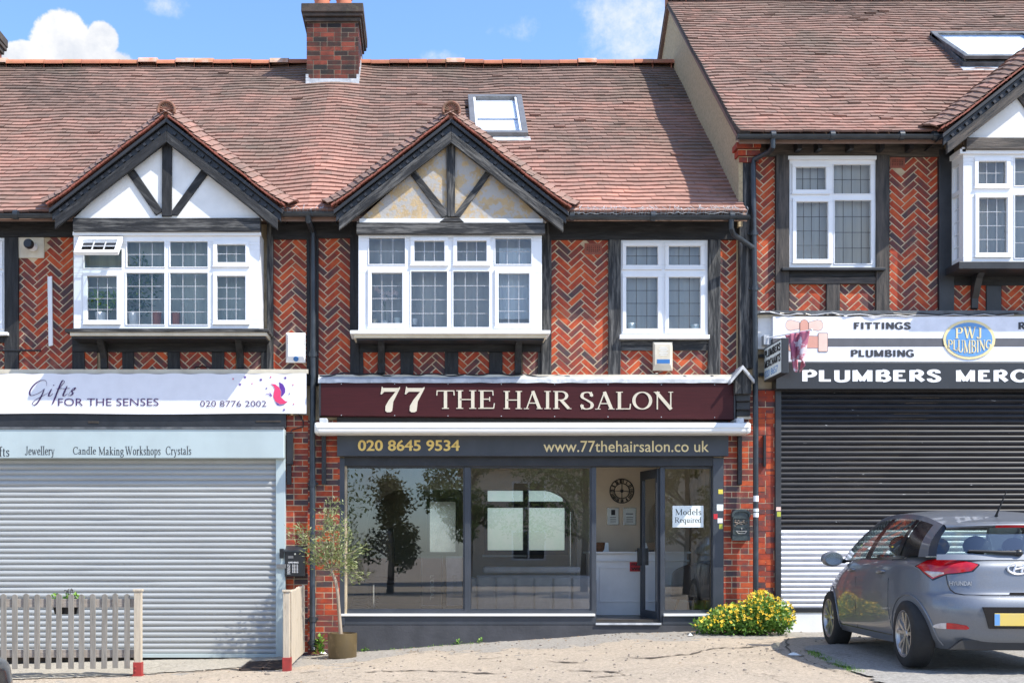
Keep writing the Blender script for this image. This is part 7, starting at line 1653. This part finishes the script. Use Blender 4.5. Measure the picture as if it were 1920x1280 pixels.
# ---------------------------------------------------------------- picket fences, planter, grating, pot, plants
M['fence'] = mat('weathered_fence_wood', (.255, .235, .205), (.19, .175, .152), scale=3, stretch=(9, 9, 1.2), rough=.8, bump=.5, bscale=6, c3=(.19, .15, .12), scale3=3, lo3=.58, hi3=.72)
M['fence_h'] = mat('weathered_rail_wood', (.33, .285, .24), (.25, .215, .185), scale=3, stretch=(1.2, 9, 9), rough=.8, bump=.5, bscale=6)
M['fence_p'] = mat('pale_post_wood', (.50, .43, .33), (.42, .36, .28), scale=3, stretch=(9, 9, 1.2), rough=.8, bump=.4, bscale=6, c3=(.24, .17, .09), scale3=3, lo3=.6, hi3=.7)
M['redmet'] = mat('red_painted_metal', (.34, .035, .03), (.24, .03, .025), scale=8, rough=.5, c3=(.14, .05, .035), scale3=9, lo3=.6, hi3=.75)
yF = -1.75
fe = thing('picket_fence', 'grey weathered picket fence with a planter in front of the silver shutter', 'fence', (X(120, yF), yF, g(X(120, yF), yF)))
def picket(parent, P, base, w, h, t=.018):
    # P(u, v, d) maps along the fence, up, and out
    c = rng.uniform(-.006, .006); k = w*.28; u0, u1 = base+c, base+w+c
    prof = [(u0, 0), (u1, 0), (u1, h-k), (u1-k, h-.004), ((u0+u1)/2, h), (u0+k, h-.004), (u0, h-k)]
    n = len(prof); vs = [P(u, v, 0) for u, v in prof]+[P(u, v, t) for u, v in prof]
    mb = MB(); mb.add(vs, [tuple(range(n)), tuple(range(2*n-1, n-1, -1))]+[(i, i+n, (i+1) % n+n, (i+1) % n) for i in range(n)]); return mb
xp = [X(2+21.0*k*1.0, yF) for k in range(-3, 12)]; z_top, z_bot = Z(1112, yF), Z(1252, yF)
for k, x in enumerate(xp):
    w = 10.2*(D+yF)/F; tl = rng.uniform(-.006, .006); lean = rng.uniform(-.008, .008)
    dz = rng.uniform(-.008, .006); m = picket(fe, lambda u, v, d: (x+u+lean*v, yF-.02+d, z_bot+dz+v), 0, w, z_top-z_bot); m.build('picket', M['fence'], fe, bevel=.002)
for a, b in ((1122, 1138), (1217, 1232)): r_ = MB(); r_.box(X(-70, yF), X(256, yF), yF+.0, yF+.03, Z(b, yF), Z(a, yF)); r_.build('rail', M['fence_h'], fe, bevel=.003)
x0, x1 = X(252.5, yF), X(266, yF); zb = g(x0, yF)
r_ = MB(); r_.box(x0, x1, yF-.045, yF+.04, zb+.12, Z(1108, yF)); r_.build('post', M['fence_p'], fe, bevel=.006); r_ = MB(); r_.box(x0-.012, x1+.012, yF-.055, yF+.05, Z(1108, yF)+.0005, Z(1104.5, yF)+.004); r_.build('post_cap', M['fence_p'], fe, bevel=.004)
r_ = MB(); r_.box(x0-.008, x1+.008, yF-.052, yF+.047, zb-.03, zb+.165); r_.box(x0-.02, x1+.02, yF-.07, yF+.06, zb-.02, zb+.012); r_.disc((x0+.02, yF-.055, zb+.06), .012, (0, 1, 0), .012, 8); r_.disc((x0+.02, yF-.055, zb+.11), .012, (0, 1, 0), .012, 8); r_.build('post_shoe', M['redmet'], fe, bevel=.003)
pt = thing('planter', 'black trough planter hung on the picket fence with young green leaves', 'planter', (X(120, yF), yF+.12, Z(1140, yF)))
mb = MB(); a, b = X(95, yF), X(146, yF); mb.add([(a+.03, yF+.05, Z(1151, yF)), (b-.03, yF+.05, Z(1151, yF)), (b-.03, yF+.17, Z(1151, yF)), (a+.03, yF+.17, Z(1151, yF)), (a, yF+.035, Z(1128, yF)), (b, yF+.035, Z(1128, yF)), (b, yF+.2, Z(1128, yF)), (a, yF+.2, Z(1128, yF))], [(3, 2, 1, 0), (4, 5, 6, 7), (0, 1, 5, 4), (1, 2, 6, 5), (2, 3, 7, 6), (3, 0, 4, 7)]); mb.build('trough', M['blackpl'], pt, bevel=.006)
M['leafg'] = leafmat('young_leaf', (.06, .16, .02), (.15, .32, .04), (.28, .45, .07))
mb = MB(); 
for px, n in ((99, 26), (122, 34), (143, 24), (133, 14)): leaf_cloud(mb, (X(px, yF), yF+.1, Z(1121, yF)), .06, .05, .055, n, .055, .04, shell=0)
mb.build('seedling', M['leafg'], pt)
mb = MB()
for px in (119, 122, 126): mb.tube([(X(px, yF), yF+.1, Z(1124, yF)), (X(px+1.5, yF), yF+.1, Z(1107, yF))], .004, 5); leaf_cloud(mb, (X(px+1.5, yF), yF+.1, Z(1108, yF)), .025, .02, .02, 8, .03, .015, shell=0)
M['leafp'] = leafmat('purple_shoot', (.03, .03, .03), (.07, .06, .06), (.14, .12, .10)); mb.build('shoot', M['leafp'], pt)
f2 = thing('picket_fence', 'short pale picket fence running back to the wall beside the potted olive', 'fence', (X(541, -1.75), -1.0, g(-1.65, -1)))
A = Vector((X(546, -1.75), -1.72, 0)); B = Vector((X(573, -.1), -.12, 0)); dirn = (B-A).normalized(); Lf = (B-A).length; nrm = Vector((-dirn.y, dirn.x, 0))
np_ = 15
for k in range(np_):
    u = .07+k*(Lf-.1)/np_; zb_ = g((A+dirn*u).x, (A+dirn*u).y)+.06; h = Z(1106, -1.6)-g(A.x, A.y)-.06+rng.uniform(-.01, .01)
    m = picket(f2, lambda uu, v, d: A+dirn*(u+uu)+nrm*(.022-d)+Vector((0, 0, zb_+v)), 0, .082, h-(.03 if False else 0)); m.build('picket', M['fence_p'], f2, bevel=.002)
for zz in (.25, .72): mb = MB(); mb.obox(A+nrm*.026+Vector((0, 0, g(A.x, A.y)+zz)), dirn*Lf, nrm*.03, Vector((0, 0, .07))); mb.build('rail', M['fence_p'], f2)
x0, x1 = X(531, -1.75), X(543.5, -1.75); zb = g(x0, -1.75)
mb = MB(); mb.box(x0, x1, -1.79, -1.71, zb+.12, Z(1109, -1.75)); mb.build('post', M['fence_p'], f2, bevel=.006); mb = MB(); mb.box(x0-.01, x1+.01, -1.80, -1.70, Z(1109, -1.75)+.0005, Z(1105, -1.75)); mb.build('post_cap', M['fence_p'], f2, bevel=.004)
mb = MB(); mb.box(x0-.006, x1+.02, -1.80, -1.70, zb-.03, zb+.165); mb.build('post_shoe', M['redmet'], f2, bevel=.003)
gr = thing('drain_grating', 'rusty slatted metal grating on the ground beside the short fence', 'grating', (X(492, -1), -1.0, g(-2.1, -1)))
M['rust'] = mat('rusty_steel', (.06, .045, .038), (.12, .075, .05), scale=14, rough=.8, bump=.3)
mb = MB(); gx0, gx1, gy0, gy1 = -2.27, -1.72, -1.55, -.75
for k in range(13): yy = gy0+(gy1-gy0)*k/12; mb.obox((gx0, yy, g(gx0, yy)+.008), (gx1-gx0, 0, g(gx1, yy)-g(gx0, yy)), (0, .018, 0), (0, 0, .02))
for xx in (gx0, (gx0+gx1)/2, gx1): mb.obox((xx, gy0, g(xx, gy0)+.007), (.02, 0, 0), (0, gy1-gy0, g(xx, gy1)-g(xx, gy0)), (0, 0, .024))
mb.build('bar', M['rust'], gr); sheet_xy('grating_shade', [(gx0, gy0), (gx1, gy0), (gx1, gy1), (gx0, gy1)], M['dark'], .0125)  # flat black sheet stands for the shade below the bars
# olive in its pot
po = Vector((X(642, -.62), -.62, g(X(642, -.62), -.62))); Rr = 27.5*(D-.62)/F; hp = Z(1186, -.62)-po.z
M['glaze'] = mat('olive_brown_pot', (.115, .08, .032), (.085, .06, .026), scale=3, rough=.45, c3=(.20, .14, .07), scale3=5, lo3=.55, hi3=.7)
pot = thing('plant_pot', 'round olive brown pot holding the little tree by the salon plinth', 'pot', tuple(po))
mb = MB(); mb.lathe([(0, 0), (Rr*.95, 0), (Rr*.97, .02), (Rr, hp*.6), (Rr, hp), (Rr*.93, hp+.002), (Rr*.92, hp-.06), (0, hp-.06)], po, 32); mb.build('vessel', M['glaze'], pot, smooth=40)
M['soil'] = mat('soil_and_pebbles', (.20, .14, .10), (.10, .065, .05), scale=40, rough=.95, bump=.6); mb = MB(); mb.lathe([(Rr*.925, hp-.045), (Rr*.5, hp-.025), (0, hp-.02)], po, 24)
for k in range(26): a, rr_ = rng.random()*6.28, Rr*.85*math.sqrt(rng.random()); mb.ball((po.x+rr_*math.cos(a), po.y+rr_*math.sin(a), po.z+hp-.025), .018, .016, .012, 8)
mb.build('soil', M['soil'], pot, smooth=60)
ol = thing('olive_tree', 'small olive tree with thin pale stem and sparse grey green leaves in the pot', 'tree', (po.x, po.y, po.z+hp))
yo = -.62; tp_ = [(639, 1190), (636, 1150), (633, 1110), (629, 1088), (621, 1068)]; M['bark'] = mat('pale_olive_bark', (.38, .31, .23), (.28, .22, .16), scale=8, stretch=(4, 4, 1), rough=.85, bump=.4)
top = Vector((X(621, yo), yo, Z(1068, yo))); mb = MB(); mb.tube([(X(a, yo), yo, Z(b, yo)) for a, b in tp_], [.027, .023, .021, .021, .019], 10)
ends = []
for (a, b, dy, r) in ((618, 1030, -.05, .012), (600, 1000, .08, .010), (628, 985, -.10, .010), (650, 1010, .05, .010), (664, 1035, -.08, .009), (596, 1040, -.1, .009), (615, 965, .05, .009), (570, 1010, -.05, .008), (655, 1060, .06, .008), (640, 1000, .14, .008), (606, 1020, -.16, .008)):
    e = Vector((X(a, yo), yo+dy, Z(b, yo))); m_ = top.lerp(e, .5)+Vector((rng.uniform(-.03, .03), dy*.2, -.01 if b < 1050 else .02)); mb.tube([top+Vector((0, 0, rng.uniform(-.03, .02))), m_, e], [r, r*.75, r*.35], 6); ends.append(e)
for px, py, dy in ((568, 992, .0), (552, 998, -.05), (620, 950, .0), (632, 946, .05), (676, 1030, -.05), (670, 1078, .0), (610, 975, .1), (648, 985, -.1), (585, 1045, .05), (640, 1045, -.12)):
    e = Vector((X(px, yo), yo+dy, Z(py, yo))); s = min(ends[:11], key=lambda q: (q-e).length); mb.tube([s, s.lerp(e, .5)+Vector((0, 0, .02)), e], [.005, .004, .002], 5); ends.append(e)
mb.build('trunk', M['bark'], ol, smooth=60)
M['leafo'] = leafmat('olive_leaf', (.11, .15, .045), (.25, .30, .11), (.47, .48, .25))
mb = MB()
for e in ends:
    for t in (.35, .6, .85, 1.0):
        c = top.lerp(e, t); n = int(13+19*t)
        for _ in range(n):
            q = c+Vector((rng.gauss(0, .055), rng.gauss(0, .055), rng.gauss(0, .05))); d = ((e-top).normalized()*.8+Vector((rng.gauss(0, .7), rng.gauss(0, .7), rng.gauss(-.1, .6)))).normalized(); s = d.cross(Vector((rng.gauss(0, 1), rng.gauss(0, 1), rng.gauss(0, 1)))).normalized(); L, W = rng.uniform(.04, .075), rng.uniform(.009, .015)
            mb.add([q, q+d*L*.5+s*W*.6, q+d*L, q+d*L*.5-s*W*.6], [(0, 1, 2, 3)], min(1, max(0, rng.gauss(.5, .25))))
mb.build('crown', M['leafo'], ol)
# yellow flowering bush
bu = thing('flowering_shrub', 'bushy green shrub covered in small yellow flowers at the brick pier', 'shrub', (X(1395, -.45), -.45, g(X(1395), -.45)))
M['leafs'] = leafmat('shrub_leaf', (.05, .13, .02), (.14, .28, .04), (.32, .46, .08)); M['flower'] = mat('yellow_petal', (.80, .55, .02), (.70, .42, .01), rough=.6)
mb = MB(); fb = MB(); stems = MB()
for (px, py, rx, rz, n, fl) in ((1405, 1158, .35, .22, 1250, 60), (1450, 1153, .23, .22, 800, 45), (1365, 1160, .26, .18, 620, 38), (1424, 1130, .17, .15, 400, 45), (1330, 1172, .22, .11, 360, 14), (1385, 1172, .55, .14, 700, 26), (1465, 1165, .16, .17, 260, 20)):
    c = (X(px, -.45), -.45+rng.uniform(-.06, .06), Z(py, -.45)); leaf_cloud(mb, c, rx, .34, rz, n, .058, .034, shell=.35)
    for _ in range(fl):
        th, ph = rng.uniform(0, 6.28), rng.uniform(-.15, 1.45); q = Vector((c[0]+rx*1.05*math.cos(th)*math.cos(ph), c[1]-abs(.36*math.sin(th)*math.cos(ph)), c[2]+rz*1.08*math.sin(ph))); d = Vector((rng.gauss(0, .5), -1+rng.gauss(0, .5), rng.gauss(.5, .4))).normalized(); a = d.cross(Vector((0, 0, 1))).normalized(); b = a.cross(d); r_ = rng.uniform(.013, .021)
        for k in range(4): an = 2*math.pi*k/4; v1, v2 = a*math.cos(an)+b*math.sin(an), a*math.cos(an+.9)+b*math.sin(an+.9); fb.add([q, q+v1*r_+d*.004, q+(v1+v2)*r_*.75+d*.006, q+v2*r_+d*.004], [(0, 1, 2, 3)])
mb.build('foliage', M['leafs'], bu); setp(fb.build('blossom', M['flower'], bu), kind='stuff')
for k in range(24): x = X(rng.uniform(1330, 1465), -.45); y = -.45+rng.uniform(-.2, .2); stems.tube([(x, y, g(x, y)), (x+rng.uniform(-.1, .1), y-.05, g(x, y)+rng.uniform(.15, .35))], .005, 5)
stems.build('stem', M['leafd'], bu)
def weed(label, px, py, y, h, n, m='leafg', w=.03, l=.07, grp=None):
    t = thing('weed', label, 'weed', (X(px, y), y, g(X(px, y), y)), grp); mb = MB(); b = Vector((X(px, y), y, g(X(px, y), y)))
    for _ in range(n):
        a = rng.random()*6.28; d = Vector((math.cos(a)*.7, math.sin(a)*.5, rng.uniform(.2, 1.2))).normalized(); q = b+Vector((rng.gauss(0, .02), rng.gauss(0, .02), rng.uniform(.0, h))); s = d.cross(Vector((0, 0, 1))).normalized(); L = l*rng.uniform(.6, 1.2)
        mb.add([q, q+d*L*.5+s*w*.5, q+d*L-Vector((0, 0, L*.2)), q+d*L*.5-s*w*.5], [(0, 1, 2, 3)], rng.random())
    mb.build('leaf', M[m], t); mb = MB(); mb.tube([b, b+Vector((.01, 0, h))], .004, 5); mb.build('stem', M['leafd'], t)
weed('leafy bright green weed at the foot of the left downpipe', 600, 1205, -.15, .26, 60, w=.04, l=.10)
weed('tiny green weed against the salon plinth right of the pot', 683, 1213, -.04, .05, 14, l=.05); weed('small grass tuft at the foot of the plinth below the middle pane', 858, 1211, -.04, .05, 12, l=.05)
weed('small seedling at the foot of the plinth near the door', 900, 1206, -.04, .05, 12, l=.05); weed('low yellowish tuft by the shrub foot', 1322, 1188, -.25, .10, 30, l=.07)
def grass(name, a, b, n, hw=.05, m='leafg'):
    pa, pb = gp(*a), gp(*b); mb = MB()
    for _ in range(n):
        t = rng.random(); q = pa.lerp(pb, t)+Vector((rng.gauss(0, hw), rng.gauss(0, hw), 0)); q.z = g(q.x, q.y)+.005; d = Vector((rng.gauss(0, .6), rng.gauss(0, .6), 1)).normalized(); s = d.cross(Vector((rng.gauss(0, 1), rng.gauss(0, 1), 0))).normalized(); L = rng.uniform(.015, .045)
        mb.add([q-s*.003, q+s*.003, q+d*L], [(0, 1, 2)], rng.random())
    setp(mb.build(name, M[m]), 'thin line of short grass growing along a joint in the forecourt', 'grass', kind='stuff')
grass('grass', (1518, 1222), (1612, 1262), 700, .035); grass('grass', (640, 1222), (900, 1206), 160, .05)
# litter and leaves on the ground
M['stone'] = mat('small_stones', (.36, .31, .25), (.16, .14, .12), scale=9, rough=.9); mb = MB()
for _ in range(520):
    x, y = rng.uniform(-3.5, 7), rng.uniform(-4.9, -.1); r_ = rng.uniform(.006, .016)*(1.6 if rng.random() < .06 else 1); mb.ball((x, y, gd(x, y)+r_*.3), r_*rng.uniform(.8, 1.5), r_, r_*.7, 6)
setp(mb.build('loose_stones', M['stone']), 'small loose stones strewn over the worn forecourt', 'gravel', kind='stuff')
M['crumbs'] = mat('dry_leaf_litter', (.30, .20, .11), (.18, .11, .06), scale=20, rough=.9); mb = MB()
for _ in range(420):
    x, y = (rng.uniform(-1.6, 4.0), -rng.expovariate(3.2)-.03) if rng.random() < .7 else (rng.uniform(-5, 5), rng.uniform(-4.3, -.2)); q = Vector((x, y, g(x, y)+.008)); a = rng.random()*6.28; L = rng.uniform(.006, .022); d = Vector((math.cos(a), math.sin(a), rng.uniform(0, .4)))*L; s = Vector((-math.sin(a), math.cos(a), rng.uniform(0, .3)))*L*.6
    mb.add([q-d, q-s, q+d, q+s], [(0, 1, 2, 3)], rng.random())
setp(mb.build('leaf_litter', M['crumbs']), 'scattered dry leaf crumbs along the foot of the shopfronts', 'leaf litter', kind='stuff')
def scrap(label, px, py, w, h, m='paper'):
    p = gp(px, py); mb = MB(); mb.grid(lambda u, v: (p.x+(u-.5)*w, p.y+(v-.5)*h, p.z+.012+.025*math.sin(u*4)*v+.008*nz3(u*5, v*5)), 5, 4); single(mb, 'paper_scrap', M[m], label, 'litter', tuple(p), 'litter on the forecourt')
scrap('crumpled white scrap of paper in front of the shrub', 1493, 1229, .16, .09); scrap('tiny white scrap beside the shrub', 1475, 1182, .08, .06); scrap('small pale scrap on the forecourt below the threshold', 1296, 1192, .07, .05); scrap('crumpled pale wrapper beside the pot', 607, 1226, .12, .08, 'desk')
st = gp(1120, 1204)

# ---------------------------------------------------------------- across the road, behind the viewer: what the glass mirrors
M['leaft'] = leafmat('tree_leaf', (.06, .11, .025), (.14, .21, .05), (.28, .36, .11)); M['leafc'] = leafmat('conifer_leaf', (.05, .07, .012), (.12, .13, .03), (.24, .22, .06)); M['barkd'] = mat('grey_brown_bark', (.10, .075, .055), (.07, .05, .04), scale=5, stretch=(3, 3, 1), rough=.9)
def tree(label, x, y, h, r, m, conical=False, n=2600):
    z0 = g(x, y); t = thing('tree', label, 'tree', (x, y, z0), 'trees across the road'); mb = MB(); mb.tube([(x, y, z0-.1), (x+.1, y, z0+h*.35), (x-.1, y, z0+h*.8)], [.15, .11, .04], 10)
    cl = []
    for k in range(15):
        a = rng.random()*6.28; f = rng.uniform(.25, .95); rr_ = r*(1-f*.8 if conical else math.sin(math.pi*(.15+.8*f)))*rng.uniform(.35, .9); c = Vector((x+rr_*math.cos(a), y+rr_*math.sin(a), z0+h*f)); cl.append((c, r*rng.uniform(.25, .45))); mb.tube([(x, y, z0+h*f*.75), c], [.06, .02], 6)
    mb.build('trunk', M['barkd'], t, smooth=60); lf = MB()
    for c, q in cl: leaf_cloud(lf, c, q*1.15, q*1.15, q*(.9 if not conical else 1.3), n//15, .17, .09, droop=.5, shell=.1)
    lf.build('crown', M[m], t)
tree('tall leafy tree across the road mirrored at the left edge of the salon glass', -5.0, -30, 10.5, 3.6, 'leaft', n=9000); tree('golden conifer across the road mirrored near the left mullion', -1.4, -29, 5.0, 1.5, 'leafc', True, n=4500); tree('dark bushy tree across the road mirrored over the left mullion', 1.6, -30, 7.6, 1.9, 'leaft', n=5500)
tree('broad green tree across the road mirrored in the middle pane', 6.2, -31, 10, 3.2, 'leaft', n=8000); tree('slim tree across the road mirrored in the right pane', 9.6, -28, 8, 2.0, 'leafc', n=5000); tree('dark tree across the road far to the left', -11.5, -32, 9, 3.4, 'leaft', n=4000)
ho = thing('opposite_house', 'red tiled brick house across the road behind the viewer', 'house', (11, -40, -.5)); mb = MB(); wall_holes(mb, 2, 20, -.6, 5, [(4, 5.6, .6, 2), (9, 10.6, .6, 2), (14, 15.6, .6, 2), (4, 5.6, 3, 4.3), (14, 15.6, 3, 4.3)], -40.3, -40); mb.box(2, 2.2, -46, -40.3, -.6, 5); mb.box(19.8, 20, -46, -40.3, -.6, 5); mb.build('wall', M['room'], ho)
mb = MB(); mb.add([(1.6, -39.6, 4.9), (20.4, -39.6, 4.9), (20.4, -43, 8), (1.6, -43, 8), (1.6, -46.4, 4.9), (20.4, -46.4, 4.9)], [(1, 0, 3, 2), (2, 3, 4, 5)], .6); rf_ = mb.build('roof', M['tile'], ho); mb = MB(); mb.box(9, 10, -43.4, -42.6, 7, 9.4); mb.build('chimney', M['room'], rf_)
for a, b, c, d in ((4, 5.6, .6, 2), (9, 10.6, .6, 2), (14, 15.6, .6, 2), (4, 5.6, 3, 4.3), (14, 15.6, 3, 4.3)):
    mb = MB(); wall_holes(mb, a, b, c, d, [(a+.08, (a+b)/2-.04, c+.08, d-.08), ((a+b)/2+.04, b-.08, c+.08, d-.08)], -40.1, -40.0); w_ = mb.build('window', M['upvc'], ho); mb = MB(); mb.box(a+.05, b-.05, -40.2, -40.15, c+.05, d-.05); mb.build('window_pane', M['gloss'], w_)
